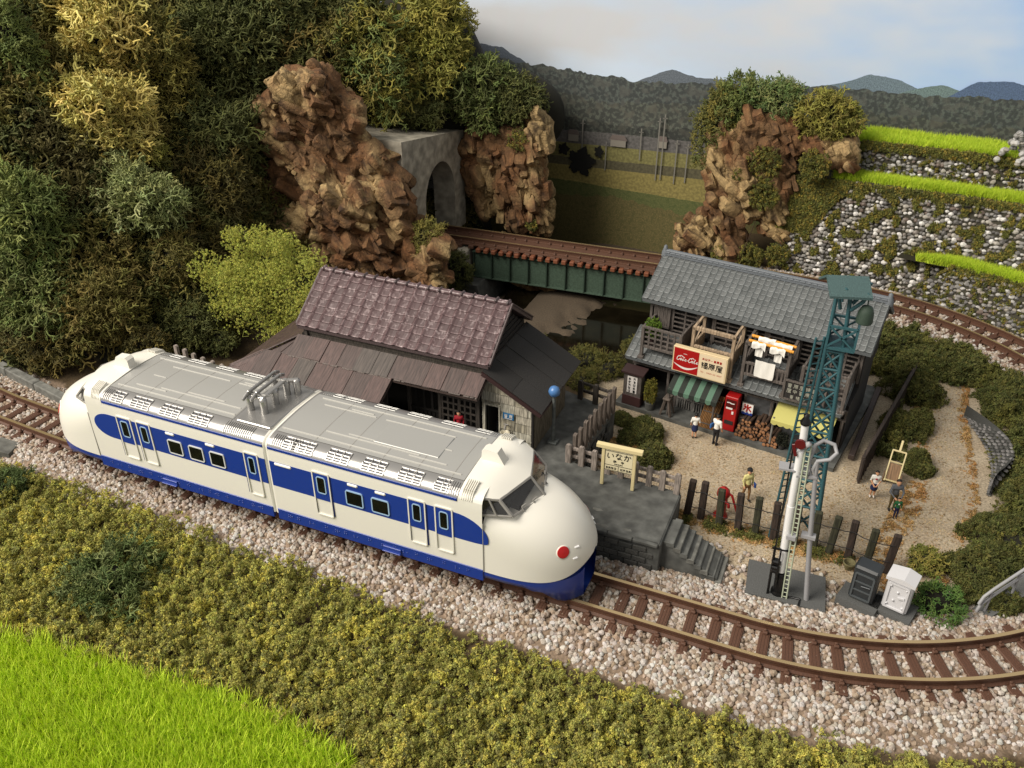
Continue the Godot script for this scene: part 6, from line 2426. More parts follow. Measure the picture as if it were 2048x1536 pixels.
	lichen("lichen_clump", "dark olive lichen bush on the left flank of the right cliff", "bush", Vector3(9.9, 9.2, -41.2), Vector3(1.9, 2.9, 1.5), [olive[0], dk[1]], 230, 0.85, g)
	lichen("lichen_clump", "small green lichen bush between the dark olive and bright green bushes on the right cliff", "bush", Vector3(11.2, 11.0, -41.2), Vector3(1.7, 1.6, 1.3), green, 150, 0.85, g)
	lichen("lichen_clump", "bright green rounded lichen bush crowning the right cliff", "bush", Vector3(13.6, 11.5, -41.4), Vector3(2.2, 1.6, 1.5), [pale[0], lin(0.4, 0.48, 0.27)], 230, 0.85, g)
	lichen("lichen_clump", "yellow green lichen bush at the right end of the right cliff", "bush", Vector3(17.3, 10.5, -41.2), Vector3(2.4, 1.9, 1.5), [gold[0], gold[1], olive[0]], 260, 0.85, g)
	lichen("lichen_clump", "dark green lichen clump in the foreground moss below the train", "bush", Vector3(-4.9, -0.2, 5.2), Vector3(2.5, 1.4, 2.1), [lin(0.34, 0.4, 0.2), lin(0.44, 0.48, 0.28), lin(0.3, 0.36, 0.18)], 330, 0.95, "", Vector3(0, 1, 0.3))
	lichen("lichen_clump", "dark green lichen clump at the left edge below the track", "bush", Vector3(-14.6, -0.5, 1.9), Vector3(1.5, 1.2, 1.5), [lin(0.34, 0.4, 0.2), lin(0.28, 0.34, 0.17)], 160, 0.9, "", Vector3(0, 1, 0.3))
	lichen("lichen_clump", "fresh green lichen bush right of the white equipment box", "bush", Vector3(27.1, 0.0, -7.3), Vector3(1.3, 1.0, 1.2), [lin(0.3, 0.42, 0.18), lin(0.36, 0.46, 0.2)], 120, 0.75, "", Vector3(0, 1, 0.3))
	lichen("lichen_clump", "straw yellow lichen bush at the right end of the post fence", "bush", Vector3(26.5, 0.0, -9.6), Vector3(1.1, 0.7, 1.0), [lin(0.62, 0.58, 0.3), lin(0.46, 0.47, 0.2)], 90, 0.7, "", Vector3(0, 1, 0.3))
	lichen("lichen_clump", "dark green lichen sprigs at the foot of the light green tree", "bush", Vector3(-10.9, 1.4, -15.2), Vector3(1.5, 1.1, 1.2), green, 110, 0.8)


func light_tree() -> void:
	var t := thing("foam_tree", "light yellow green leafy tree behind the station roof", "tree", Vector3(-10.6, -0.3, -14.2))
	var b := B.new()
	b.tube([Vector3(0, 0, 0), Vector3(0.2, 1.0, 0.1), Vector3(0.0, 2.2, 0.0), Vector3(0.4, 3.6, 0.2), Vector3(0.2, 5.4, 0)], [0.24, 0.19, 0.15, 0.1, 0.04], 7)
	var r := RandomNumberGenerator.new()
	r.seed = 4
	for i in 16:
		var a := r.randf() * TAU
		var y := r.randf_range(1.4, 4.0)
		b.tube([Vector3(0.1, y, 0.1), Vector3(cos(a) * 1.2, y + 0.9, sin(a) * 0.9), Vector3(cos(a) * r.randf_range(2.2, 3.6), y + r.randf_range(0.9, 2.0), sin(a) * 1.9)], [0.07, 0.045, 0.015], 5)
	mk("trunk", b, mats.bark, t)
	var where := []
	var tint := []
	var puffs := []
	for i in 80:
		var d := Vector3(r.randf_range(-1, 1), r.randf_range(-1, 1), r.randf_range(-1, 1))
		if d.length() > 1:
			continue
		var c := Vector3(0.6, 4.9, 0) + d * Vector3(3.6, 2.5, 2.2)
		c.y -= 0.28 * pow(absf(c.x - 0.6) * 0.5, 2)
		puffs.append([c, r.randf_range(0.8, 1.5)])
	for k in [[-3.6, 5.4, 0.6, 1.0], [-3.0, 4.6, 0.5, 1.0], [1.2, 2.2, 0.8, 1.1], [2.6, 1.6, 0.6, 0.9], [2.9, 2.7, 0.5, 1.2], [-2.7, 3.2, 0.8, 0.9], [0.2, 7.6, 0, 0.8], [-1.6, 7.3, 0, 0.8], [3.6, 6.6, 0, 0.9], [1.6, 7.6, 0.0, 0.7]]:
		puffs.append([Vector3(k[0], k[1], k[2]), k[3]])
	for k in puffs:
		for i in 330:
			var d := Vector3(r.randf_range(-1, 1), r.randf_range(-1, 1), r.randf_range(-1, 1)).normalized()
			var p: Vector3 = k[0] + d * k[1] * pow(r.randf(), 0.45) * 1.1
			where.append(Transform3D(Basis(d, r.randf() * TAU).scaled(Vector3.ONE * r.randf_range(0.05, 0.105)), p))
			tint.append(jitter(lin(0.7, 0.71, 0.33), r, 0.22))
	many("crown", fine_sprigs[0], vmat("foam", 0.95), where, tint, t)
	# loose fibres
	b = B.new()
	for i in 150:
		var k: Array = puffs[r.randi() % puffs.size()]
		var d := Vector3(r.randf_range(-1, 1), r.randf_range(-0.6, 1), r.randf_range(-0.3, 1)).normalized()
		var p: Vector3 = k[0] + d * k[1] * 0.8
		var q := p + d * r.randf_range(0.3, 0.7)
		b.tube([p, q, q + Vector3(r.randf_range(-1, 1), r.randf_range(-1, 1), r.randf_range(-1, 1)) * 0.45], [0.014], 3, false)
	var o := mk("fibres", b, mat("fibre", Color(0.5, 0.52, 0.22), 0.9), t)
	o.set_meta("kind", "stuff")


func scatter_foam(called: String, label: String, area: Callable, n: int, cols: Array, smin: float, smax: float, mound: float, clump := 0.5) -> void:   # area: Vector2 -> weight
	var lists := [[], [], []]
	var tints := [[], [], []]
	var lo: Vector4 = area.call(Vector2.INF)
	var k := 0
	var tries := 0
	while k < n and tries < n * 12:
		tries += 1
		var p := Vector2(rng.randf_range(lo.x, lo.y), rng.randf_range(lo.z, lo.w))
		var w: float = area.call(p)
		if w <= 0 or rng.randf() > w:
			continue
		k += 1
		var m := clampf(n_fine.get_noise_2d(p.x * 1.6, p.y * 1.6) * 0.9 + n_low.get_noise_2d(p.x * 5, p.y * 5) * 0.6 + 0.45, 0, 1)
		var y := ground_height(p.x, p.y) + mound * m * minf(w * 1.6, 1.0) * sqrt(rng.randf())
		var i := rng.randi() % 3
		lists[i].append(Transform3D(Basis(Vector3(rng.randf_range(-1, 1), rng.randf_range(-1, 1), rng.randf_range(-1, 1)).normalized(), rng.randf() * TAU).scaled(Vector3.ONE * rng.randf_range(smin, smax)), Vector3(p.x, y, p.y)))
		var f := clampf(n_low.get_noise_2d(p.x * 3 + 40, p.y * 3) + 0.5 + rng.randf_range(-0.3, 0.3), 0, 0.999)
		tints[i].append(jitter(cols[int(f * cols.size())], rng, 0.2))
	var t := thing(called, label, "")
	t.set_meta("kind", "stuff")
	for i in 3:
		many("tufts", fine_sprigs[i], vmat("foam", 0.95), lists[i], tints[i], t)


func greenery() -> void:
	var moss := [lin(0.58, 0.57, 0.29), lin(0.66, 0.65, 0.32), lin(0.73, 0.71, 0.35), lin(0.6, 0.6, 0.33), lin(0.5, 0.5, 0.28), lin(0.77, 0.74, 0.35)]
	var dark_green := [lin(0.31, 0.33, 0.15), lin(0.37, 0.38, 0.18), lin(0.41, 0.41, 0.2)]
	# foreground moss between ballast and grass
	var moss_top := func(x: float) -> float: return lerp_table(x, [-16.4, -12.7, -3.6, 4.2, 9.6, 13.6, 17.5, 22.8, 27.7, 33.0], [0.7, 0.6, 0.8, 1.1, 1.7, 1.7, 1.6, 1.3, 0.5, -1.5])
	var grass_top := func(x: float) -> float: return lerp_table(x, [-8.0, -5.6, -2.3, 0.6, 5.2, 8.5, 12.0], [9.4, 9.0, 8.7, 8.4, 8.1, 8.6, 11.0])
	scatter_foam("foreground_moss", "olive green mossy ground cover along the front of the track", func(p: Vector2):
		if p == Vector2.INF:
			return Vector4(-20, 33, -2, 13)
		return smoothstep(-0.5, 1.0, p.y - moss_top.call(p.x) + n_fine.get_noise_2d(p.x * 0.9, p.y * 0.9) * 0.9) * (1.0 - smoothstep(-0.1, 0.5, p.y - grass_top.call(p.x))), 105000, moss, 0.065, 0.14, 0.85)
	scatter_foam("orange_turf", "rusty orange scatter along the edges of the yard and path", func(p: Vector2):
		if p == Vector2.INF:
			return Vector4(10.5, 32, -28, -6.5)
		var e := minf(absf(p.y + 8.9 - (0.0 if p.x < 25 else 3.0)), absf(path_side(p) - 1.5))
		if p.x < 14:
			e = minf(e, absf((Vector2(11.9, -12.6) - p).length() - 1.0))
		return (1.0 - smoothstep(0.1, 0.75, e)) * clampf(n_fine.get_noise_2d(p.x * 1.3, p.y * 1.3) * 2 + 0.6, 0, 1) if in_yard(p) else 0.0, 13000, [lin(0.72, 0.55, 0.34), lin(0.62, 0.5, 0.32), lin(0.77, 0.63, 0.42)], 0.06, 0.12, 0.12)
	scatter_foam("yard_grit", "loose sandy grit over the yard and the dirt path", func(p: Vector2):
		if p == Vector2.INF:
			return Vector4(9.5, 32, -28, -5.5)
		return 0.8 if in_yard(p) else 0.0, 9000, [lin(0.78, 0.68, 0.52), lin(0.62, 0.52, 0.38), lin(0.84, 0.76, 0.62)], 0.03, 0.06, 0.03)
	scatter_foam("fence_weeds", "dark green weeds along the foot of the post fence", func(p: Vector2):
		if p == Vector2.INF:
			return Vector4(15.8, 26, -10, -8)
		return (1.0 - smoothstep(0.1, 0.6, absf(p.y + 8.9))) * clampf(n_fine.get_noise_2d(p.x * 1.2, 3) * 2 + 0.5, 0, 1), 1500, dark_green + [lin(0.36, 0.36, 0.13)], 0.06, 0.13, 0.3)
	scatter_foam("hedge_cover", "dark green undergrowth between the shop, the back track and the dirt path", func(p: Vector2):
		if p == Vector2.INF:
			return Vector4(22.5, 34, -33.5, -6)
		var d := track_dist(p.x, p.y)
		var ps := path_side(p)
		if d < 3.0 or p.x < 23.6 - (p.y + 15.0) * 0.16 and p.y > -26.0 or p.x < 23.0 and p.y > -29:
			return 0.0
		if p.y > -26.8:
			return smoothstep(1.75, 2.7, ps) * (0.0 if p.x < 26 and p.y > -17.5 else 1.0) * (0.25 if p.x > 28 and p.x < 30.5 and p.y < -17 and p.y > -23.5 else 1.0)
		return 1.0, 17000, dark_green + [lin(0.38, 0.38, 0.16)], 0.11, 0.24, 1.1)
	# hedges, each its own clump
	for k in [["dark green hedge clump behind the right end of the shop", 24.6, -29.5, 2.4, 1.4], ["dark green hedge clump beside the back track", 27.6, -28.6, 2.2, 1.2], ["dark green hedge clump at the right edge below the back track", 30.8, -26.2, 1.9, 1.1], ["dark green hedge clump left of the dirt path", 25.7, -24.6, 1.7, 1.6], ["dark green hedge clump between plank fence and path", 25.6, -20.8, 1.3, 1.3], ["low dark green hedge beside the handcart", 26.2, -17.4, 0.9, 0.8],
			["large olive hedge mound right of the path", 30.4, -12.4, 2.2, 1.3], ["olive hedge mound at the right edge behind the stone slope", 31.8, -17.4, 1.6, 1.0], ["dark olive hedge mound behind the fresh green bush", 28.8, -9.8, 1.4, 1.0], ["dark hedge clump beside the grey handrail", 29.6, -8.4, 1.0, 0.8]]:
		foam_mound(k[0], "hedge clumps beside the path", Vector3(k[1], ground_height(k[1], k[2]), k[2]), Vector3(k[3], k[4], k[3] * 0.95), dark_green + [lin(0.3, 0.3, 0.11)], int(1500 * k[3]))
	for k in [["dark green bush in the yard right of the platform fence", 12.6, -14.4, 1.15, 1.1], ["small dark green bush at the yard's left corner", 11.2, -15.6, 0.6, 0.6], ["dark green bush behind the station name board", 13.5, -12.6, 0.95, 1.1]]:
		foam_mound(k[0], "bushes behind the platform fence", Vector3(k[1], -0.45, k[2]), Vector3(k[3], k[4], k[3]), dark_green + [lin(0.27, 0.27, 0.1)], int(1600 * k[3]))
	for k in [["olive bush on the river bank behind the station", 7.3, -21.0, 1.4, 0.9], ["olive bush on the river bank left of the shop", 9.0, -20.2, 1.2, 1.0], ["yellow olive bush on the bank beside the shop's left end", 9.5, -23.6, 1.0, 0.9], ["small olive tuft on the bank behind the station roof", 3.8, -22.0, 0.6, 0.5], ["low olive bush at the foot of the river bank", 8.0, -18.4, 1.0, 0.6]]:
		lichen("bank_bush", k[0], "bush", Vector3(k[1], -0.3, k[2]), Vector3(k[3], k[4], k[3]), [lin(0.42, 0.4, 0.18), lin(0.34, 0.34, 0.14)], int(120 * k[3]), 0.65, "bushes on the river bank", Vector3(0, 1, 0.2))


func path_side(p: Vector2) -> float:   # distance from the middle of the dirt path
	return absf(p.x - lerp_table(-p.y, [9.0, 12.0, 15.6, 19.5, 23.0, 26.4], [26.2, 26.9, 27.7, 27.5, 27.2, 27.4]))


func in_yard(p: Vector2) -> bool:
	if p.x < 11.0 or p.y > -8.7 and p.x < 16.0:
		return p.x > 9.6 and p.y < -15.0 and p.y > -17.2
	var l := Vector3(p.x, 0, p.y) - fo
	if l.dot(fb) > -0.1 and l.dot(fx) < 12.5:
		return false
	return p.y < -6.8 and p.y > -16.0 and p.x < 26.4 or path_side(p) < 1.35 and p.y > -27.0


func foam_mound(label: String, group: String, at: Vector3, rad: Vector3, cols: Array, n: int) -> void:
	var t := thing("hedge_bush", label, "bush", at, 0.0, group)
	var b := B.new()
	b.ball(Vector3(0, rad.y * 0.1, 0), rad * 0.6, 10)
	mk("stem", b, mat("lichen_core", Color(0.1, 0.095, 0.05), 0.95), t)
	var where := []
	var tint := []
	for i in n:
		var d := Vector3(rng.randf_range(-1, 1), rng.randf_range(-0.15, 1), rng.randf_range(-1, 1)).normalized()
		var lump := 0.9 + 0.6 * n_fine.get_noise_3dv((at + d * rad) * 0.6)
		where.append(Transform3D(Basis(d, rng.randf() * TAU).scaled(Vector3.ONE * rng.randf_range(0.09, 0.18)), d * rad * lump * rng.randf_range(0.86, 1.06)))
		tint.append(jitter(cols[rng.randi() % cols.size()], rng, 0.25))
	many("foliage", fine_sprigs[absi(int(at.x)) % 3], vmat("foam", 0.95), where, tint, t)


func blade_tuft(seed_: int, n: int, h: float, spread: float) -> ArrayMesh:
	var r := RandomNumberGenerator.new()
	r.seed = seed_
	var b := B.new()
	for i in n:
		var p := Vector3(r.randf_range(-1, 1), 0, r.randf_range(-1, 1)) * spread
		var l := Vector3(r.randf_range(-0.35, 0.35), 1, r.randf_range(-0.35, 0.35)) * h * r.randf_range(0.6, 1.15)
		var a := r.randf() * TAU
		var w := Vector3(cos(a), 0, sin(a)) * 0.022
		var bend := Vector3(r.randf_range(-1, 1), -0.2, r.randf_range(-1, 1)) * h * 0.16
		var t := r.randf_range(0.8, 1.15)
		b.col = Color(t, t, t)
		b.quad(p - w, p + w, p + l * 0.55 + w * 0.8, p + l * 0.55 - w * 0.8)
		b.tri(p + l * 0.55 - w * 0.8, p + l * 0.55 + w * 0.8, p + l + bend)
	return b.mesh()


func grass_patch(called: String, label: String, pts: Callable, n: int, size: float) -> void:
	var ms := [blade_tuft(3, 14, 0.85, 0.16), blade_tuft(4, 14, 0.8, 0.16)]
	var lists := [[], []]
	var tints := [[], []]
	for k in n:
		var q: Array = pts.call(rng.randf(), rng.randf())
		if q.is_empty():
			continue
		var w := rng.randi() % 2
		lists[w].append(Transform3D(Basis(Vector3(rng.randf_range(-0.12, 0.12), 1, rng.randf_range(-0.12, 0.12)).normalized(), rng.randf() * TAU).scaled(Vector3(1, rng.randf_range(0.75, 1.1), 1) * size), q[0]))
		tints[w].append(jitter(lin(0.83, 0.89, 0.28).lerp(lin(0.72, 0.83, 0.2), rng.randf()), rng, 0.12))
	var t := thing(called, label, "")
	t.set_meta("kind", "stuff")
	var gm := vmat("grass", 0.7)
	gm.backlight_enabled = true
	gm.backlight = Color(0.5, 0.55, 0.12)
	for w in 2:
		many("blades", ms[w], gm, lists[w], tints[w], t)


func front_grass() -> void:
	grass_patch("front_grass", "bright lime green static grass in the lower left corner", func(u: float, v: float):
		var x := lerpf(-12.0, 13.0, u)
		var z0 := lerp_table(x, [-8.0, -5.6, -2.3, 0.6, 5.2, 8.5, 12.0], [9.4, 9.0, 8.7, 8.4, 8.1, 8.6, 11.0]) + n_fine.get_noise_2d(x * 1.5, 0) * 0.5 + rng.randf_range(-0.35, 0.2)
		var z := lerpf(7.2, 17.0, v)
		return [Vector3(x, ground_height(x, z), z)] if z > z0 else [], 19000, 1.2)


# ------------------------------------------------------------------ terraces with cobble walls
func wall_line(u: float) -> Vector2:   # foot of the terraces behind the back track
	return Vector2(lerp_table(u, [0.0, 0.25, 0.45, 0.65, 0.85, 1.0], [14.0, 19.0, 23.5, 27.5, 31.5, 34.5]), lerp_table(u, [0.0, 0.25, 0.45, 0.65, 0.85, 1.0], [-39.4, -39.4, -38.9, -37.9, -35.9, -33.6]))


func terrace_point(u: float, y: float, back: float) -> Vector3:   # on the battered face at height y
	var p := wall_line(u)
	var q := wall_line(minf(u + 0.02, 1.0)) - wall_line(maxf(u - 0.02, 0.0))
	var m := Vector2(q.y, -q.x).normalized()
	p += m * (y * 0.24 + back)
	var fl := clampf(y / 6.0, 0.0, 1.0) * 0.8
	p.y = lerpf(p.y, -39.2 - y * 0.24 - back, fl)
	return Vector3(p.x, y, p.y)


func cobble_wall(label: String, u0: float, u1: float, y0: float, y1: Callable, back: float, u_skip: Callable) -> void:
	var t := thing("cobble_wall", label, "stone wall", Vector3.ZERO, 0.0, "cobble retaining walls of the terraces")
	var b := B.new()
	var rows := []
	for j in 9:
		var row := PackedVector3Array()
		for i in 41:
			var u := lerpf(u0, u1, i / 40.0)
			row.append(terrace_point(u, lerpf(y0, y1.call(u), j / 8.0), back))
		rows.append(row)
	b.grid(rows, false, true)
	mk("earth_core", b, mat("wall_earth", Color(0.36, 0.345, 0.28), 0.95, 0.0, "speck", 0.5), t)
	var ms := []
	for i in 6:
		ms.append(stone_mesh(100 + i, 0.8, 0.13))
	var pal := [mats.cobble_a, mats.cobble_b, mats.cobble_c, mats.cobble_d, mats.cobble_e, mats.cobble_f, mats.cobble_b, mats.cobble_d]
	var list := []
	var n_row := 0
	var y := y0 + 0.15
	while y < 12.0:
		var u := u0 + rng.randf() * 0.01
		var any := false
		while u < u1:
			var sz := rng.randf_range(0.115, 0.21)
			var uu := u + rng.randf_range(-0.003, 0.003)
			var yy := y + rng.randf_range(-0.09, 0.09)
			if yy < y1.call(uu) - 0.15:
				any = true
				if not u_skip.call(uu, yy):
					list.append([uu, yy, sz])
			u += (sz * 1.0 + 0.135) / 23.0
		if not any:
			break
		y += 0.26
	var rest := [[], []]
	for i in list.size():
		var k: Array = list[i]
		var p := terrace_point(k[0], k[1], back - 0.06)
		var q := terrace_point(minf(k[0] + 0.01, 1), k[1], back) - terrace_point(maxf(k[0] - 0.01, 0), k[1], back)
		var ax := q.normalized()
		var az := ax.cross(Vector3(0, 1, 0)).normalized()
		var bs := Basis(ax, Vector3.UP, -az).rotated(az, rng.randf_range(-0.6, 0.6)).rotated(Vector3.UP, rng.randf_range(-0.4, 0.4)).scaled(Vector3(k[2] * rng.randf_range(0.9, 1.25), k[2] * rng.randf_range(0.8, 1.1), k[2] * 0.8))
		var tf := Transform3D(bs, p)
		if i % 100 < int(29000.0 / maxf(list.size(), 290)):
			put("stone", ms[rng.randi() % 6], pal[rng.randi() % 8], t, tf)
		else:
			rest[i % 2].append(tf)
	if rest[0].size():
		many("stones", ms[0], vmat("cobble_rest", 0.55), rest[0] + rest[1], [lin(0.55, 0.54, 0.52), lin(0.86, 0.85, 0.83), lin(0.38, 0.37, 0.36), lin(0.68, 0.66, 0.62), lin(0.5, 0.47, 0.44)], t)


func terraces() -> void:
	var mossy := func(u: float, y: float) -> bool:
		var m := n_low.get_noise_2d(u * 105.0 + 13.0, y * 4.0) + 0.35 * n_fine.get_noise_2d(u * 60.0, y * 2.2)
		return m > 0.3 or u < 0.1 + 0.03 * y and n_fine.get_noise_2d(u * 40, y) > -0.45 and y > 2.6
	var top_a := func(u: float) -> float: return 6.5
	cobble_wall("big cobble retaining wall between the back track and the second rice terrace", 0.08, 0.93, -0.3, top_a, 0.0, mossy)
	cobble_wall("short upper cobble wall between the two upper rice terraces", 0.22, 0.93, 6.5, func(u: float) -> float: return 8.7, 1.5, func(u: float, y: float) -> bool: return n_fine.get_noise_2d(u * 55.0, y * 2.0) > 0.38)
	cobble_wall("low cobble wall under the narrow lowest rice terrace on the right", 0.52, 0.98, -0.3, func(u: float) -> float: return minf(2.5, (u - 0.5) * 18.0), -1.2, func(u: float, y: float) -> bool: return n_fine.get_noise_2d(u * 50.0 + 5, y * 2.0) > 0.3)
	# the earth behind them and the terrace floors
	var b := B.new()
	for k in [[0.2, 0.95, 6.35, 0.0, 1.7], [0.2, 0.95, 8.55, 1.4, 7.0], [0.47, 0.99, 2.35, -1.25, 0.2]]:
		var rows := []
		for j in 4:
			var row := PackedVector3Array()
			for i in 31:
				var u := lerpf(k[0], k[1], i / 30.0)
				var p := terrace_point(u, k[2], lerpf(k[3], k[4], j / 3.0))
				if p.z < -45.9:
					p.z = -45.9
				row.append(p)
			rows.append(row)
		b.grid(rows, false, true)
	struct("terrace_ground", b, mat("terrace_earth", Color(0.24, 0.22, 0.1), 0.95, 0.0, "speck", 0.4))
	for k in [["terrace_grass", "lime green grass strip on the uppermost terrace", 0.23, 0.93, 8.55, 1.65, 4.4, 5200], ["terrace_grass", "lime green grass strip on the second terrace between two cobble walls", 0.23, 0.93, 6.35, 0.1, 1.25, 3600], ["terrace_grass", "short lime green grass strip on the lowest terrace at the right", 0.53, 0.97, 2.35, -1.1, -0.1, 2600]]:
		grass_patch(k[0], k[1], func(a: float, c: float):
			var u := lerpf(k[2], k[3], a)
			if k[4] < 3 and c > (u - 0.52) * 7.0:
				return []
			var p := terrace_point(u, k[4], lerpf(k[5], k[6], c))
			return [p] if p.z > -45.6 else [], k[7], 0.8)
	# moss over the walls: patches, and fringes along every edge
	var lists := [[], [], []]
	var tints := [[], [], []]
	var cols := [lin(0.4, 0.4, 0.18), lin(0.48, 0.46, 0.21), lin(0.33, 0.34, 0.16), lin(0.57, 0.51, 0.22), lin(0.43, 0.44, 0.2)]
	var n := 0
	while n < 15000:
		var u := rng.randf_range(0.06, 0.95)
		var y := rng.randf_range(-0.2, 9.0)
		var back := 0.0
		if y > 6.4:
			back = 1.5
		var f := false
		if y < 6.4:
			f = mossy.call(u, y) or y > top_a.call(u) - 0.35 - 0.5 * absf(n_fine.get_noise_1d(u * 90)) or u > 0.5 and y < 2.8 and y > 2.2
		else:
			f = n_fine.get_noise_2d(u * 55.0, y * 2.0) > 0.38 or y > 8.3
			if y > 8.8 or u < 0.22:
				continue
		if not f:
			continue
		n += 1
		var p := terrace_point(u, y, back - rng.randf_range(0.05, 0.3))
		var i := rng.randi() % 3
		lists[i].append(Transform3D(Basis(Vector3(rng.randf_range(-1, 1), rng.randf_range(-1, 1), rng.randf_range(-1, 1)).normalized(), rng.randf() * TAU).scaled(Vector3.ONE * rng.randf_range(0.1, 0.22)), p))
		tints[i].append(jitter(cols[int(clampf(n_low.get_noise_2d(u * 200, y * 6) + 0.5 + rng.randf_range(-0.3, 0.3), 0, 0.99) * 5)], rng, 0.22))
	for j in 2600:
		var u := rng.randf_range(0.5, 0.97)
		var y := rng.randf_range(-0.3, 2.6)
		if y > (u - 0.5) * 18.0 or n_fine.get_noise_2d(u * 50.0 + 5, y * 2.0) < 0.2 and y < 2.1:
			continue
		var p := terrace_point(u, y, -1.2 - rng.randf_range(0.05, 0.25))
		var i := rng.randi() % 3
		lists[i].append(Transform3D(Basis(Vector3(rng.randf_range(-1, 1), 1, rng.randf_range(-1, 1)).normalized(), rng.randf() * TAU).scaled(Vector3.ONE * rng.randf_range(0.09, 0.2)), p))
		tints[i].append(jitter(cols[rng.randi() % 5], rng, 0.22))
	# patches on the right cliff and the ballast foot
	for k in [[13.8, 7.3, -39.6, 1.3, 900], [17.2, 7.6, -39.7, 1.1, 700], [14.2, 5.2, -39.0, 1.1, 700], [12.3, 6.6, -38.9, 0.5, 220], [11.6, 0.6, -38.6, 0.6, 260], [13.8, 0.5, -38.8, 1.1, 800], [15.8, 1.0, -39.0, 0.9, 500], [-4.5, 7.2, -38.4, 0.9, 300], [-3.2, 0.6, -38.2, 0.5, 160]]:
		for j in k[4]:
			var d := Vector3(rng.randf_range(-1, 1), rng.randf_range(-1, 1), rng.randf_range(-0.6, 0.6))
			if d.length() > 1:
				continue
			var i := rng.randi() % 3
			lists[i].append(Transform3D(Basis(Vector3(rng.randf_range(-1, 1), 1, rng.randf_range(-1, 1)).normalized(), rng.randf() * TAU).scaled(Vector3.ONE * rng.randf_range(0.08, 0.18)), Vector3(k[0], k[1], k[2]) + d * k[3]))
			tints[i].append(jitter(cols[rng.randi() % 5], rng, 0.22))
	var t := thing("wall_moss", "", "")
	t.set_meta("kind", "stuff")
	t.set_meta("label", "olive moss growing over the cobble walls and terrace edges")
	for i in 3:
		many("tufts", fine_sprigs[i], vmat("foam", 0.95), lists[i], tints[i], t)
	# the small pebble cairn at the right edge of the top terrace
	t = thing("pebble_cairn", "small cone of white and grey pebbles on the top terrace at the right edge", "cairn")
	for i in 46:
		var y := pow(rng.randf(), 1.4)
		var a := rng.randf() * TAU
		put("stone", stone_mesh(100 + i % 3, 0.85, 0.13), [mats.cobble_a, mats.cobble_b, mats.cobble_e][i % 3], t, Transform3D(Basis(Vector3.UP, a).scaled(Vector3.ONE * 0.22), Vector3(29.3 + cos(a) * (1 - y) * 0.95, 8.6 + y * 1.9, -42.2 + sin(a) * (1 - y) * 0.9)))
	# little slope of dark cobbles beside the path
	t = thing("cobble_slope", "narrow curved slope of dark cobbles right of the dirt path", "stone slope")
	b = B.new()
	var rows := []
	for j in 5:
		var row := PackedVector3Array()
		for i in 13:
			var f := i / 12.0
			row.append(Vector3(lerpf(28.4, 29.4, f) + sin(f * PI) * 0.7 + j * 0.24 * sin(clampf(f * 1.15, 0, 1) * PI), -0.5 + j * 0.2, lerpf(-23.4, -16.2, f)))
		rows.append(row)
	b.grid(rows, false, false)
	mk("bed", b, mats.masonry, t)
	var cm := stone_mesh(104, 0.6, 0.1)
	for i in 24:
		for j in 6:
			var f := (i + 0.5 + (0.5 if j % 2 else 0.0)) / 24.5
			var w := sin(clampf(f * 1.1, 0, 1) * PI)
			put("cobble", cm, [mats.cobble_c, mats.masonry_b, mats.cobble_d][rng.randi() % 3], t, Transform3D(Basis(Vector3.UP, rng.randf() * 6).scaled(Vector3(0.13, 0.1, 0.15)), Vector3(lerpf(28.4, 29.4, f) + sin(f * PI) * 0.7 + j * 0.17 * w, -0.38 + j * 0.14 * w, lerpf(-23.4, -16.2, f))))


# ------------------------------------------------------------------ the printed backdrop, its picture laid on in thin cut sheets
func ridge_poly(pts: Array, low: float, rough: float, step: float, seed_: int) -> PackedVector2Array:
	var n := FastNoiseLite.new()
	n.seed = seed_
	n.frequency = 0.8
	var p := PackedVector2Array()
	var x: float = pts[0][0]
	var xs := []
	var ys := []
	for k in pts:
		xs.append(k[0])
		ys.append(k[1])
	p.append(Vector2(pts[-1][0], low))
	p.append(Vector2(x, low))
	while x <= pts[-1][0]:
		p.append(Vector2(x, lerp_table(x, xs, ys) + n.get_noise_1d(x) * rough + absf(n.get_noise_1d(x * 4.0)) * rough * 0.6))
		x += step
	return p


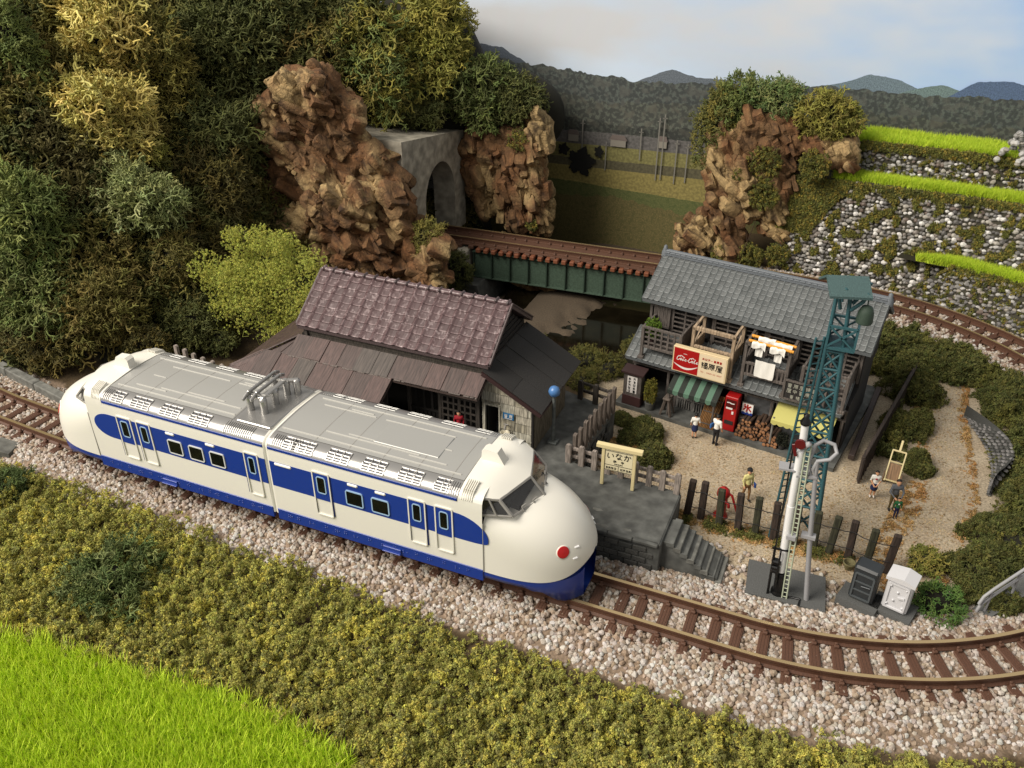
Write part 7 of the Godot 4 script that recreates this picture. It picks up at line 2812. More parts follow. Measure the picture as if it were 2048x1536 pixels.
func backdrop() -> void:
	var t := thing("backdrop_board", "printed landscape backdrop of pale sky, dark wooded ridge and fields", "backdrop board")
	var z := -46.5
	var X := Vector3.RIGHT
	var Y := Vector3.UP
	var im := Image.create_empty(512, 128, false, Image.FORMAT_RGB8)
	var f := FastNoiseLite.new()
	f.seed = 8
	f.frequency = 0.006
	f.fractal_octaves = 5
	for j in 128:
		for i in 512:
			var u := i / 511.0
			var v := 1.0 - j / 127.0
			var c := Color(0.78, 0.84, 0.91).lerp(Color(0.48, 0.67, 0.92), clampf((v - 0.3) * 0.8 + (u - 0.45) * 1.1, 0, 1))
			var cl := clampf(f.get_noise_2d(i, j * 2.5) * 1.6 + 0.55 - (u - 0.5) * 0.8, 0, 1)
			c = c.lerp(Color(0.74, 0.745, 0.755).lerp(Color(0.85, 0.86, 0.88), clampf(u * 2.2 - 0.6, 0, 1)), cl * 0.85)  # cloud grey deepens leftward, the hill's shadow painted into the print
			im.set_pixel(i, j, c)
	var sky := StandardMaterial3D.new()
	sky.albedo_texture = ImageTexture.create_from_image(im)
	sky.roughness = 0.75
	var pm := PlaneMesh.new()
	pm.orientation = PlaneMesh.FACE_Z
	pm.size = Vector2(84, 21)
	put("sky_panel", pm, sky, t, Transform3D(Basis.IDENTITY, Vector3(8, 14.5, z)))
	var b := B.new()
	b.box(Vector3(8, 9.5, z - 0.25), Vector3(84, 31, 0.4))
	mk("board", b, mats.wood_dark, t)
	var layers := [
		["far_hill", [[-20, 11.6], [-11.1, 12.4], [-9.3, 12.2], [-7.6, 11.4], [-6, 10.5]], 8.0, 0.12, Color(0.4, 0.44, 0.49), 1],
		["far_hill", [[2.0, 10.4], [5.0, 11.7], [7.0, 11.2], [9.0, 11.2], [12, 11.4]], 8.0, 0.08, Color(0.45, 0.49, 0.53), 2],
		["far_hill", [[15.5, 11.2], [17.8, 11.8], [19.4, 12.5], [21, 12.35], [22.8, 11.8]], 8.0, 0.08, Color(0.5, 0.58, 0.63), 3],
		["far_hill", [[21.6, 11.4], [23.2, 11.95], [24.4, 12.2], [25.6, 11.8]], 8.0, 0.06, Color(0.5, 0.59, 0.59), 4],
		["far_hill", [[24.6, 11.3], [26.4, 12.6], [28.4, 12.75], [31, 12.3], [36, 12.9], [44, 12]], 8.0, 0.08, Color(0.39, 0.48, 0.62), 5],
		["wooded_ridge", [[-22, 10.6], [-10, 11.6], [-6.7, 11.1], [-3.6, 11.0], [0.2, 10.7], [3, 10.5], [7, 10.8], [12, 11.0], [17, 11.4], [22, 11.3], [27, 11.5], [32, 11.7], [44, 11.6]], 4.6, 0.3, Color(0.8, 0.83, 0.84), 6],
		["wooded_ridge", [[-22, 9.0], [-6, 9.4], [0, 8.6], [6, 9.2], [14, 9.0], [20, 9.9], [30, 9.6], [44, 9.8]], 4.6, 0.45, Color(0.84, 0.85, 0.82), 16],
		["wooded_ridge", [[-22, 7.0], [-4, 7.3], [2, 6.9], [8, 7.3], [18, 8.0], [44, 8.2]], 4.6, 0.4, Color(0.66, 0.67, 0.65), 17],
		["village_strip", [[-16, 6.2], [-4.8, 6.1], [1.8, 6.3], [7.5, 6.3], [16, 6.6]], 4.4, 0.12, Color(0.44, 0.43, 0.42), 7],
		["rice_field", [[-16, 5.2], [-4.2, 5.1], [1.4, 5.2], [7.6, 5.3], [16, 5.5]], 1.0, 0.03, Color(0.56, 0.54, 0.33), 8],
		["field_bank", [[-16, 4.0], [-4, 3.9], [8, 4.2], [16, 4.4]], 1.0, 0.05, Color(0.4, 0.38, 0.28), 9],
		["rice_field", [[-16, 3.3], [-4.2, 3.2], [8, 3.4], [16, 3.5]], 0.0, 0.03, Color(0.62, 0.57, 0.33), 10],
		["meadow", [[-16, 2.0], [-4.2, 1.9], [8, 1.5], [16, 1.5]], -6.0, 0.08, Color(0.8, 0.86, 0.74), 11],
		["scrub", [[-16, 0.6], [-4.2, 0.5], [1.0, 1.0], [8, 0.2], [16, 0.3]], -6.0, 0.35, Color(0.88, 0.83, 0.76), 12]]
	for i in layers.size():
		var k: Array = layers[i]
		b = B.new()
		var poly := ridge_poly(k[1], k[2], k[3], 0.16, k[5])
		b.prism(poly, Vector3(0, 0, z + 0.02 + i * 0.028), X, Y, Vector3(0, 0, 0.026))
		var key := "print_%d" % i
		var tx: String = "print_woods" if k[0] == "wooded_ridge" else "print_fields" if k[0] in ["meadow", "scrub"] else "grain"
		mk(k[0], b, mat(key, k[4], 0.8, 0.0, tx, 0.13 if i > 4 else 0.3), t)
	var zz := z + 0.44
	for i in 3:
		b = B.new()
		var kx: float = [-2.7, 1.2, 4.9][i]
		var w: float = [0.9, 1.3, 0.7][i]
		var y: float = [5.35, 5.3, 5.6][i]
		b.prism(PackedVector2Array([Vector2(kx - w / 2, y), Vector2(kx + w / 2, y), Vector2(kx + w / 2, y + 0.5), Vector2(kx + w * 0.6, y + 0.55), Vector2(kx + w * 0.4, y + 0.95), Vector2(kx - w * 0.4, y + 0.95), Vector2(kx - w * 0.6, y + 0.55), Vector2(kx - w / 2, y + 0.5)]), Vector3(0, 0, zz), X, Y, Vector3(0, 0, 0.02))
		var hs := mk("printed_house", b, mat("print_house", Color(0.52, 0.5, 0.46), 0.8), t)
		b = B.new()
		b.prism(PackedVector2Array([Vector2(kx + w * 0.6, y + 0.55), Vector2(kx + w * 0.4, y + 0.95), Vector2(kx - w * 0.4, y + 0.95), Vector2(kx - w * 0.6, y + 0.55)]), Vector3(0, 0, zz + 0.022), X, Y, Vector3(0, 0, 0.015))
		mk("printed_roof", b, mat("print_roof", Color(0.42, 0.38, 0.36), 0.8), hs)
	for k in [[4.55, 2.9, 8.0], [4.95, 3.0, 8.3], [-1.9, 4.7, 7.2], [3.1, 4.4, 7.0], [6.1, 2.8, 6.4], [7.0, 3.0, 6.2], [0.2, 3.2, 5.6]]:
		b = B.new()
		b.box(Vector3(k[0], (k[1] + k[2]) / 2, zz + 0.03), Vector3(0.09, k[2] - k[1], 0.02))
		b.box(Vector3(k[0], k[2] - 0.3, zz + 0.03), Vector3(0.4, 0.05, 0.02))
		mk("printed_pole", b, mat("print_pole", Color(0.47, 0.46, 0.43), 0.8), t)
	var r := RandomNumberGenerator.new()
	r.seed = 3
	for k in [[-1.9, 3.7, 1.15, 1.2], [-0.4, 4.7, 0.4, 0.5], [-3.5, 4.6, 0.5, 0.5]]:
		b = B.new()
		var poly := PackedVector2Array()
		for i in 110:
			var a := TAU * i / 110
			poly.append(Vector2(k[0], k[1]) + Vector2(cos(a) * k[2], sin(a) * k[3]) * (0.92 + 0.16 * sin(a * 5.0 + 1.0) + 0.08 * sin(a * 11.0) + r.randf_range(-0.07, 0.07)))
		b.prism(poly, Vector3(0, 0, zz + 0.05), X, Y, Vector3(0, 0, 0.02))
		mk("printed_tree", b, mat("print_tree", Color(0.13, 0.13, 0.11), 0.85, 0.0, "speck", 0.4), t)


# ------------------------------------------------------------------ yard furniture
func post_fence() -> void:
	var t := thing("sleeper_fence", "row of mossy square posts strung with two wires between yard and track", "fence")
	var xs := [16.35, 16.95, 17.8, 18.65, 19.45, 20.25, 21.15, 22.0, 22.75, 23.5, 24.3, 25.15]
	var tops := []
	for x in xs:
		var b := B.new()
		var lean := rng.randf_range(-0.05, 0.05)
		b.box(Vector3(0, 1.05, 0), Vector3(0.32, 2.2, 0.24), Basis(Vector3.BACK, lean), 0.05)
		var z := -9.0 - (0.15 if x < 17 else 0.0) + rng.randf_range(-0.06, 0.06) + (0.25 if x > 24 else 0.0)
		mk("post", b, [mats.post_brown, mats.post_green][rng.randi() % 2], t, Transform3D(Basis(Vector3.UP, rng.randf_range(-0.12, 0.12)), Vector3(x, -0.45, z)))
		tops.append(Vector3(x, 0, z + 0.13))
	for y in [1.15, 0.25]:
		var b := B.new()
		var pts := []
		for i in tops.size():
			pts.append(tops[i] + Vector3.UP * (y + rng.randf_range(-0.03, 0.03)))
			if i + 1 < tops.size():
				pts.append(tops[i].lerp(tops[i + 1], 0.5) + Vector3.UP * (y - 0.05))
		b.tube(pts, [0.022], 5)
		mk("wire", b, mats.wire_dark, t)


func tower() -> void:
	var t := thing("fire_watch_tower", "tall teal lattice fire lookout tower with ladder, roof and hanging bell", "tower")
	var base := [Vector3(20.8, -0.45, -9.35), Vector3(22.05, -0.45, -9.35), Vector3(22.05, -0.45, -10.6), Vector3(20.8, -0.45, -10.6)]
	var top := [Vector3(20.78, 10.3, -9.6), Vector3(21.36, 10.3, -9.6), Vector3(21.36, 10.3, -10.2), Vector3(20.78, 10.3, -10.2)]
	var teal: Material = mats.teal
	var at := func(k: int, y: float) -> Vector3: return base[k % 4].lerp(top[k % 4], (y + 0.45) / 10.75)
	for k in 4:
		var b := B.new()
		b.tube([at.call(k, -0.45), at.call(k, 5.0), at.call(k, 12.0 if true else 10.3)], [0.1, 0.09, 0.085], 6)
		mk("leg", b, teal, t)
	var levels := [0.0, 1.5, 2.9, 4.2, 5.4, 6.5, 7.5, 8.4, 9.2]
	for i in levels.size() - 1:
		for k in 4:
			var b := B.new()
			var y0: float = levels[i]
			var y1: float = levels[i + 1]
			b.rod(at.call(k, y0), at.call(k + 1, y1), 0.055, 5)
			b.rod(at.call(k + 1, y0), at.call(k, y1), 0.055, 5)
			b.rod(at.call(k, y1), at.call(k + 1, y1), 0.06, 5)
			mk("cross_brace", b, teal, t)
	# look-out platform
	var b := B.new()
	var c := Vector3(21.2, 0, -9.9)
	b.box(c + Vector3(0.1, 9.45, 0), Vector3(1.1, 0.12, 1.1))
	var pf := mk("lookout_platform", b, teal, t)
	for s in 4:
		b = B.new()
		var ba := Basis(Vector3.UP, s * PI / 2)
		var o := c + Vector3(0.1, 0, 0)
		b.bar(o + ba * Vector3(-0.53, 10.4, 0.53), o + ba * Vector3(0.53, 10.4, 0.53), 0.09, 0.09)
		b.bar(o + ba * Vector3(-0.53, 9.5, 0.53), o + ba * Vector3(0.53, 10.4, 0.53), 0.07, 0.07)
		b.bar(o + ba * Vector3(0.53, 9.5, 0.53), o + ba * Vector3(-0.53, 10.4, 0.53), 0.07, 0.07)
		b.bar(o + ba * Vector3(-0.53, 9.45, 0.53), o + ba * Vector3(-0.53, 10.4, 0.53), 0.09, 0.09)
		if s == 1 or s == 3:
			b.box(o + ba * Vector3(0, 9.92, 0.51), Vector3(1.0, 0.9, 0.03), ba)
		mk("railing", b, teal, pf)
	# roof on two bent arms
	b = B.new()
	b.prism(PackedVector2Array([Vector2(-0.85, 11.9), Vector2(0, 12.4), Vector2(0.85, 11.9), Vector2(0.85, 11.8), Vector2(0, 12.3), Vector2(-0.85, 11.8)]), Vector3(20.95, 0, -9.95) + Vector3(-0.68, 0, 0.36).rotated(Vector3.UP, 0.0), Vector3(0.35, 0, 0.94), Vector3.UP, Vector3(1.5, 0, -0.45))
	mk("roof", b, mats.teal_grey, t)
	b = B.new()
	for s in [-1.0, 1.0]:
		b.tube([c + Vector3(-0.2, 11.1, s * 0.3), c + Vector3(-0.3, 11.6, s * 0.55), c + Vector3(-0.1, 12.1, s * 0.6)], [0.08], 6)
		b.tube([c + Vector3(0.2, 11.1, s * 0.3), c + Vector3(0.55, 11.6, s * 0.5), c + Vector3(0.7, 12.0, s * 0.5)], [0.08], 6)
	mk("roof_bracket", b, teal, t)
	b = B.new()
	b.lathe([[0.3, -0.75], [0.32, -0.7], [0.29, -0.3], [0.2, -0.08], [0.0, 0.0]], c + Vector3(0.75, 11.45, 0.35), 14)
	b.rod(c + Vector3(0.75, 11.4, 0.35), c + Vector3(0.72, 11.95, 0.3), 0.03)
	mk("bell", b, mats.bell_green, t)
	# ladder down the left side
	b = B.new()
	var l0 := Vector3(20.25, -0.45, -9.2)
	var l1 := Vector3(20.5, 9.8, -9.45)
	for o in [Vector3(-0.14, 0, 0.1), Vector3(0.16, 0, -0.1)]:
		b.rod(l0 + o, l1 + o, 0.055, 5)
	var ld := mk("ladder", b, teal, t)
	for i in 30:
		b = B.new()
		var p := l0.lerp(l1, (i + 0.5) / 30.0)
		b.rod(p + Vector3(-0.14, 0, 0.1), p + Vector3(0.16, 0, -0.1), 0.04, 4)
		mk("rung", b, teal, ld)


func signal_post() -> void:
	var t := thing("semaphore_signal", "white railway signal post with black fittings and grey ladder on a concrete slab", "signal")
	var b := B.new()
	b.prism(PackedVector2Array([Vector2(19.55, -7.0), Vector2(22.75, -7.15), Vector2(22.95, -5.05), Vector2(19.75, -4.9)]), Vector3(0, -0.6, 0), Vector3.RIGHT, Vector3.BACK, Vector3(0, 0.42, 0))
	mk("concrete_slab", b, mats.concrete_rough, t)
	var g := -0.2
	var pt := [Vector3(21.0, g, -5.45), Vector3(20.95, 1.0, -5.45), Vector3(20.8, 4.4, -5.45), Vector3(20.74, 7.0, -5.45), Vector3(20.69, 8.2, -5.45)]
	b = B.new()
	b.tube([pt[1], pt[2]], [0.17, 0.17], 12)
	b.tube([pt[2], pt[3]], [0.15, 0.15], 12)
	b.tube([pt[3] + Vector3.UP * 0.4, pt[4]], [0.14], 12)
	mk("mast", b, mats.white_gloss, t)
	b = B.new()
	b.lathe([[0.3, 0.0], [0.3, 0.15], [0.22, 0.2], [0.24, 0.9], [0.27, 1.0], [0.2, 1.15]], Vector3(21.0, g, -5.45), 12)
	b.lathe([[0.18, 0.0], [0.2, 0.1], [0.1, 0.3], [0.12, 0.4], [0.0, 0.5]], pt[4], 10)
	b.rod(pt[3] + Vector3.UP * 0.1, pt[3] + Vector3.UP * 0.55, 0.1, 8)
	mk("mast_fittings", b, mats.black_metal, t)
	b = B.new()
	for k in [[0.5, 1.3], [0.9, 1.75], [1.5, 1.45]]:
		b.box(Vector3(20.72, g + k[1], -5.3), Vector3(0.34, 0.22, 0.3), Basis.IDENTITY, 0.05)
	b.rod(Vector3(20.62, g, -5.25), Vector3(20.55, 2.3, -5.3), 0.06, 6)
	b.rod(Vector3(20.85, g + 0.5, -5.15), Vector3(20.8, 2.2, -5.2), 0.04, 6)
	b.bar(Vector3(20.45, 2.2, -5.3), Vector3(21.2, 2.25, -5.3), 0.07, 0.07)
	b.tube([Vector3(20.6, g, -5.2), Vector3(20.55, 3.0, -5.3), Vector3(20.45, 7.2, -5.4)], [0.035], 5)
	b.tube([Vector3(21.3, g + 0.05, -5.3), Vector3(21.9, g + 0.05, -5.35), Vector3(21.9, g + 0.02, -5.0)], [0.05], 6)
	mk("lever_gear", b, mats.black_metal, t)
	b = B.new()
	b.lathe([[0.2, -0.05], [0.2, 0.05]], Vector3(20.68, 7.45, -5.2), 14, Basis(Vector3.RIGHT, PI / 2))
	b.box(Vector3(20.52, 7.1, -5.25), Vector3(0.13, 0.55, 0.05), Basis(Vector3.BACK, 0.3), 0.02)
	mk("signal_arm", b, mat("arm_red", Color(0.36, 0.07, 0.08), 0.4), t)
	b = B.new()
	b.bar(Vector3(20.74, 7.1, -5.3), Vector3(20.98, 7.5, -5.2), 0.08, 0.08)
	b.lathe([[0.1, 0.0], [0.12, 0.12], [0.0, 0.2]], Vector3(20.96, 7.45, -5.2), 8)
	mk("spectacle", b, mats.grey_metal, t)
	# brackets and working platform
	b = B.new()
	b.box(Vector3(20.62, 6.1, -5.55), Vector3(1.1, 0.08, 0.5), Basis(Vector3.UP, 0.1))
	b.bar(Vector3(20.75, 5.9, -5.4), Vector3(21.5, 5.95, -5.5), 0.2, 0.1)
	b.bar(Vector3(21.3, 6.4, -5.5), Vector3(21.5, 5.7, -5.5), 0.12, 0.12)
	b.bar(Vector3(20.9, 3.0, -5.3), Vector3(21.25, 3.05, -5.25), 0.3, 0.16)
	mk("platform", b, mats.grey_metal, t)
	b = B.new()
	b.tube([Vector3(22.15, g, -5.5), Vector3(21.75, 3.0, -5.5), Vector3(21.45, 5.9, -5.5)], [0.11, 0.1, 0.09], 8)
	b.bar(Vector3(21.4, 3.1, -5.5), Vector3(21.95, 3.1, -5.5), 0.3, 0.14)
	mk("stay", b, mats.grey_metal, t)
	b = B.new()
	b.tube([Vector3(21.3, 5.8, -5.5), Vector3(21.1, 6.5, -5.6), Vector3(21.2, 7.2, -5.75), Vector3(21.45, 7.38, -5.9), Vector3(21.85, 7.3, -5.9), Vector3(22.0, 7.05, -5.75), Vector3(21.8, 6.85, -5.5), Vector3(21.4, 6.75, -5.4), Vector3(21.3, 6.3, -5.45), Vector3(21.5, 5.9, -5.5)], [0.08], 7)
	b.rod(Vector3(21.45, 5.9, -5.5), Vector3(21.4, 6.75, -5.4), 0.08, 7)
	mk("guard_rail", b, mats.grey_metal, t)
	b = B.new()
	for o in [-0.09, 0.09]:
		b.rod(Vector3(21.3 + o, g, -5.2), Vector3(20.97 + o, 7.45, -5.35), 0.035, 5)
	for i in 34:
		var p := Vector3(21.3, g, -5.2).lerp(Vector3(20.97, 7.45, -5.35), (i + 0.5) / 34.0)
		b.rod(p + Vector3(-0.09, 0, 0), p + Vector3(0.09, 0, 0), 0.025, 4)
	mk("ladder", b, mat("ladder_pale", Color(0.68, 0.71, 0.62), 0.6), t)


func equipment_box(label: String, at: Vector3, turn: float, mt: Material, trim: Material, pale: bool) -> void:
	var t := thing("equipment_box", label, "equipment box", at, turn, "trackside equipment boxes")
	var b := B.new()
	b.prism(PackedVector2Array([Vector2(-0.8, -0.55), Vector2(0.8, -0.62), Vector2(0.75, 0.6), Vector2(-0.85, 0.53)]), Vector3(0, -0.35, 0), Vector3.RIGHT, Vector3.BACK, Vector3(0, 0.5, 0))
	mk("concrete_foot", b, mats.concrete_rough, t)
	b = B.new()
	var w := 0.98 if pale else 0.96
	b.box(Vector3(0, 1.0, -0.05), Vector3(w, 1.7, 0.72), Basis.IDENTITY, 0.09)
	var bx := mk("case", b, mt, t)
	b = B.new()
	if pale:
		b.prism(PackedVector2Array([Vector2(-0.56, 1.72), Vector2(0.56, 1.72), Vector2(0.56, 1.84), Vector2(0.1, 1.98), Vector2(-0.56, 1.86)]), Vector3(0, 0, -0.45), Vector3.RIGHT, Vector3.UP, Vector3(0, 0, 0.86))
	else:
		b.box(Vector3(0, 1.8, -0.06), Vector3(1.0, 0.2, 0.8), Basis.IDENTITY, 0.09)
	mk("lid", b, mt, t)
	b = B.new()
	frame_ring(b, -0.4, 0.3, 0.4, 1.6, 0.08, 0.07, Vector3(0, 0, 0.29), Vector3.RIGHT, Vector3.UP, Vector3(0, 0, 0.07))
	var d := mk("door", b, trim, t)
	b = B.new()
	if pale:
		for k in [[-0.3, 1.45], [0.3, 1.45], [-0.3, 0.5], [0.3, 0.5], [0.0, 1.2], [-0.1, 0.75]]:
			b.lathe([[0.05, 0.0], [0.04, 0.06], [0.0, 0.07]], Vector3(k[0], k[1], 0.31), 7, Basis(Vector3.RIGHT, PI / 2))
		b.bar(Vector3(0.05, 0.95, 0.35), Vector3(0.3, 1.02, 0.35), 0.06, 0.08)
		b.bar(Vector3(0.3, 0.7, 0.33), Vector3(0.3, 0.95, 0.33), 0.06, 0.06)
	else:
		for y in [0.72, 1.15]:
			b.bar(Vector3(-0.36, y, 0.32), Vector3(0.36, y, 0.32), 0.05, 0.06)
		b.rod(Vector3(-0.05, 1.0, 0.36), Vector3(0.3, 1.05, 0.36), 0.03)
	mk("hinges", b, trim, d)


# ------------------------------------------------------------------ figures: one skin over tapered bones, drawn out of a distance field
func figure_mesh(bones: Array, cell: float) -> ArrayMesh:   # bone: from, to, radius, radius, colour
	var lo := Vector3.INF
	var hi := -Vector3.INF
	for k in bones:
		for e in [k[0] - Vector3.ONE * k[2], k[0] + Vector3.ONE * k[2], k[1] - Vector3.ONE * k[3], k[1] + Vector3.ONE * k[3]]:
			lo = lo.min(e)
			hi = hi.max(e)
	lo -= Vector3.ONE * cell * 2
	var dim := Vector3i((hi + Vector3.ONE * cell * 2 - lo) / cell)
	var nx := dim.x + 1
	var ny := dim.y + 1
	var nz := dim.z + 1
	var f := PackedFloat32Array()
	f.resize(nx * ny * nz)
	f.fill(9.0)
	var who := PackedByteArray()
	who.resize(f.size())
	var best := PackedFloat32Array()
	best.resize(f.size())
	best.fill(9.0)
	var kk := cell * 0.8
	for bi in bones.size():
		var k: Array = bones[bi]
		var a: Vector3 = k[0]
		var d: Vector3 = k[1] - a
		var l2 := maxf(d.length_squared(), 1e-8)
		var r := maxf(k[2], k[3]) + cell * 2.5
		var p0 := Vector3i(((a.min(k[1]) - Vector3.ONE * r - lo) / cell).clamp(Vector3.ZERO, Vector3(dim)))
		var p1 := Vector3i(((a.max(k[1]) + Vector3.ONE * r - lo) / cell).clamp(Vector3.ZERO, Vector3(dim)))
		for z in range(p0.z, p1.z + 1):
			for y in range(p0.y, p1.y + 1):
				for x in range(p0.x, p1.x + 1):
					var p := lo + Vector3(x, y, z) * cell
					var h := clampf((p - a).dot(d) / l2, 0, 1)
					var s := (p - a - d * h).length() - lerpf(k[2], k[3], h)
					var i := (z * ny + y) * nx + x
					if s < best[i]:
						best[i] = s
						who[i] = bi
					var m := clampf(0.5 + 0.5 * (f[i] - s) / kk, 0, 1)
					f[i] = lerpf(f[i], s, m) - kk * m * (1 - m) if f[i] < 8 else s
	var at := {}
	var b := B.new()
	var pts := PackedVector3Array()
	var cols := PackedColorArray()
	for z in nz - 1:
		for y in ny - 1:
			for x in nx - 1:
				var sum := Vector3.ZERO
				var n := 0
				var i0 := (z * ny + y) * nx + x
				var inside := f[i0] < 0
				var mixed := false
				for c in range(1, 8):
					if (f[i0 + (c & 1) + ((c >> 1) & 1) * nx + ((c >> 2) & 1) * nx * ny] < 0) != inside:
						mixed = true
						break
				if not mixed:
					continue
				for e in [[0, 1], [2, 3], [4, 5], [6, 7], [0, 2], [1, 3], [4, 6], [5, 7], [0, 4], [1, 5], [2, 6], [3, 7]]:
					var ca: int = e[0]
					var cb: int = e[1]
					var fa := f[i0 + (ca & 1) + ((ca >> 1) & 1) * nx + ((ca >> 2) & 1) * nx * ny]
					var fb_ := f[i0 + (cb & 1) + ((cb >> 1) & 1) * nx + ((cb >> 2) & 1) * nx * ny]
					if (fa < 0) != (fb_ < 0):
						sum += Vector3(ca & 1, (ca >> 1) & 1, (ca >> 2) & 1).lerp(Vector3(cb & 1, (cb >> 1) & 1, (cb >> 2) & 1), fa / (fa - fb_))
						n += 1
				at[i0] = pts.size()
				pts.append(lo + (Vector3(x, y, z) + sum / n) * cell)
				cols.append(bones[who[i0]][4])
	var nrm := PackedVector3Array()
	nrm.resize(pts.size())
	var tris := PackedInt32Array()
	var step := [1, nx, nx * ny]
	for i0 in at:
		for ax in 3:
			var i1: int = i0 + step[ax]
			if (f[i0] < 0) == (f[i1] < 0):
				continue
			var u: int = step[(ax + 1) % 3]
			var v: int = step[(ax + 2) % 3]
			if not (at.has(i0 - u) and at.has(i0 - v) and at.has(i0 - u - v)):
				continue
			var q := [at[i0], at[i0 - u], at[i0 - u - v], at[i0 - v]]
			if f[i0] >= 0:
				q.reverse()
			for e in [0, 1, 2, 0, 2, 3]:
				tris.append(q[e])
	for i in range(0, tris.size(), 3):
		var m := (pts[tris[i + 1]] - pts[tris[i]]).cross(pts[tris[i + 2]] - pts[tris[i]])
		for k in 3:
			nrm[tris[i + k]] += m
	for i in range(0, tris.size(), 3):
		for k in [0, 2, 1]:
			b.v.append(pts[tris[i + k]])
			b.n.append(nrm[tris[i + k]].normalized())
			b.c.append(cols[tris[i + k]])
	return b.mesh()


func person(label: String, at: Vector3, turn: float, h: float, look: Dictionary) -> Node3D:
	var t := thing("person", label, "person", at, turn)
	var s := h / 1.7
	var skin: Color = look.get("skin", lin(0.83, 0.62, 0.48))
	var shirt: Color = look.shirt
	var pants: Color = look.pants
	var shoe: Color = look.get("shoe", lin(0.1, 0.09, 0.09))
	var sleeve: Color = shirt if look.get("long", false) else skin
	var step: float = look.get("step", 0.0)
	var bend: float = look.get("bend", 0.0)
	var V := func(x: float, y: float, z: float) -> Vector3: return Vector3(x, y, z) * s
	var neck := Vector3(0, 1.42, bend * 0.4)
	var skirt: bool = look.get("skirt", false)
	var leg_col: Color = skin if skirt else pants
	var bones := [
		[V.call(0, 0.92, 0), V.call(0, 1.14, bend * 0.15), 0.145, 0.13, shirt], [V.call(-0.09, 1.3, bend * 0.3), V.call(0.09, 1.3, bend * 0.3), 0.125, 0.125, shirt],
		[V.call(-0.17, 1.38, bend * 0.35), V.call(0.17, 1.38, bend * 0.35), 0.075, 0.075, shirt], [V.call(0, 1.38, bend * 0.36), V.call(0, 1.52, bend * 0.45), 0.06, 0.055, skin],
		[V.call(0, 1.57, bend * 0.45 + 0.02), V.call(0, 1.64, bend * 0.45), 0.09, 0.095, skin], [V.call(0, 1.58, bend * 0.45 + 0.1), V.call(0, 1.565, bend * 0.45 + 0.115), 0.022, 0.02, skin],
		[V.call(0, 0.9, 0), V.call(0, 0.84, 0), 0.15, 0.14, pants]]
	for d in [-1.0, 1.0]:
		var z: float = step * d
		bones.append([V.call(0.085 * d, 0.88, 0), V.call(0.09 * d, 0.48, z * 0.6 + 0.03), 0.09, 0.065, leg_col])
		bones.append([V.call(0.09 * d, 0.48, z * 0.6 + 0.03), V.call(0.09 * d, 0.09, z - 0.02), 0.062, 0.042, skin if skirt else pants])
		bones.append([V.call(0.09 * d, 0.045, z - 0.04), V.call(0.1 * d, 0.035, z + 0.12), 0.05, 0.042, shoe])
		var el: Vector3 = look.get("elbow_l" if d < 0 else "elbow_r", Vector3(0.25 * d, 1.13, -0.02 + bend * 0.3))
		var hd: Vector3 = look.get("hand_l" if d < 0 else "hand_r", Vector3(0.24 * d, 0.88, 0.1 + bend * 0.3))
		bones.append([V.call(0.19 * d, 1.37, bend * 0.35), el * s, 0.062, 0.05, shirt])
		bones.append([el * s, hd * s, 0.046, 0.036, sleeve])
		bones.append([hd * s, (hd + (hd - el).normalized() * 0.06) * s, 0.038, 0.034, skin])
		for i in 4:
			var fd: Vector3 = (hd - el).normalized()
			var fs := fd.cross(Vector3.FORWARD).normalized() * (i - 1.5) * 0.022
			bones.append([(hd + fd * 0.07 + fs) * s, (hd + fd * (0.15 - 0.012 * absf(i - 1.3)) + fs * 1.3) * s, 0.015, 0.011, skin])
		bones.append([(hd + Vector3(-0.02 * d, 0, 0.03)) * s, (hd + (hd - el).normalized() * 0.07 + Vector3(-0.03 * d, 0, 0.05)) * s, 0.016, 0.012, skin])
	for k in bones:
		k[2] *= s
		k[3] *= s
	if skirt:
		bones.append([V.call(0, 0.88, 0), V.call(0, 0.62, 0), 0.16 * s, 0.2 * s, pants])
	var bd := put("body", figure_mesh(bones, 0.034 * s), vmat("figure", 0.75), t)
	# face, hair, things worn
	var b := B.new()
	var hc := Vector3(0, 1.62, bend * 0.45) * s
	for d in [-1.0, 1.0]:
		b.ball(hc + Vector3(0.035 * d, -0.005, 0.087) * s, Vector3.ONE * 0.012 * s, 5)
	b.box(hc + Vector3(0, -0.062, 0.09) * s, Vector3(0.045, 0.01, 0.02) * s)
	mk("face", b, mats.ink, t)
	b = B.new()
	for d in [-1.0, 1.0]:
		b.ball(hc + Vector3(0.097 * d, -0.015, 0.0) * s, Vector3(0.015, 0.03, 0.02) * s, 5)
	mk("ears", b, mat("skin", Color(0.83, 0.62, 0.48), 0.7), t)
	b = B.new()
	var g := []
	var long_hair: float = look.get("hair_len", 0.0)
	for i in 7:
		var a := PI * 0.52 * i / 6.0
		var ring := PackedVector3Array()
		for k in 14:
			var w := TAU * k / 14
			var front := maxf(sin(w), 0.0)
			var aa := a * (1.0 - 0.42 * front) * (1.0 + long_hair * maxf(-sin(w), 0.0))
			ring.append(hc + Vector3(sin(aa) * cos(w) * 0.112, cos(aa) * 0.12 + 0.008, sin(aa) * sin(w) * 0.118 - 0.006) * s)
		g.append(ring)
	b.grid(g, true, true)
	b.fan(Array(g[6]), Vector3.DOWN)
	mk("hat" if look.has("hat") else "hair", b, mat("cap_dark", Color(0.07, 0.07, 0.08), 0.7) if look.has("hat") else mat("hair_dark", Color(0.06, 0.05, 0.05), 0.6), t)
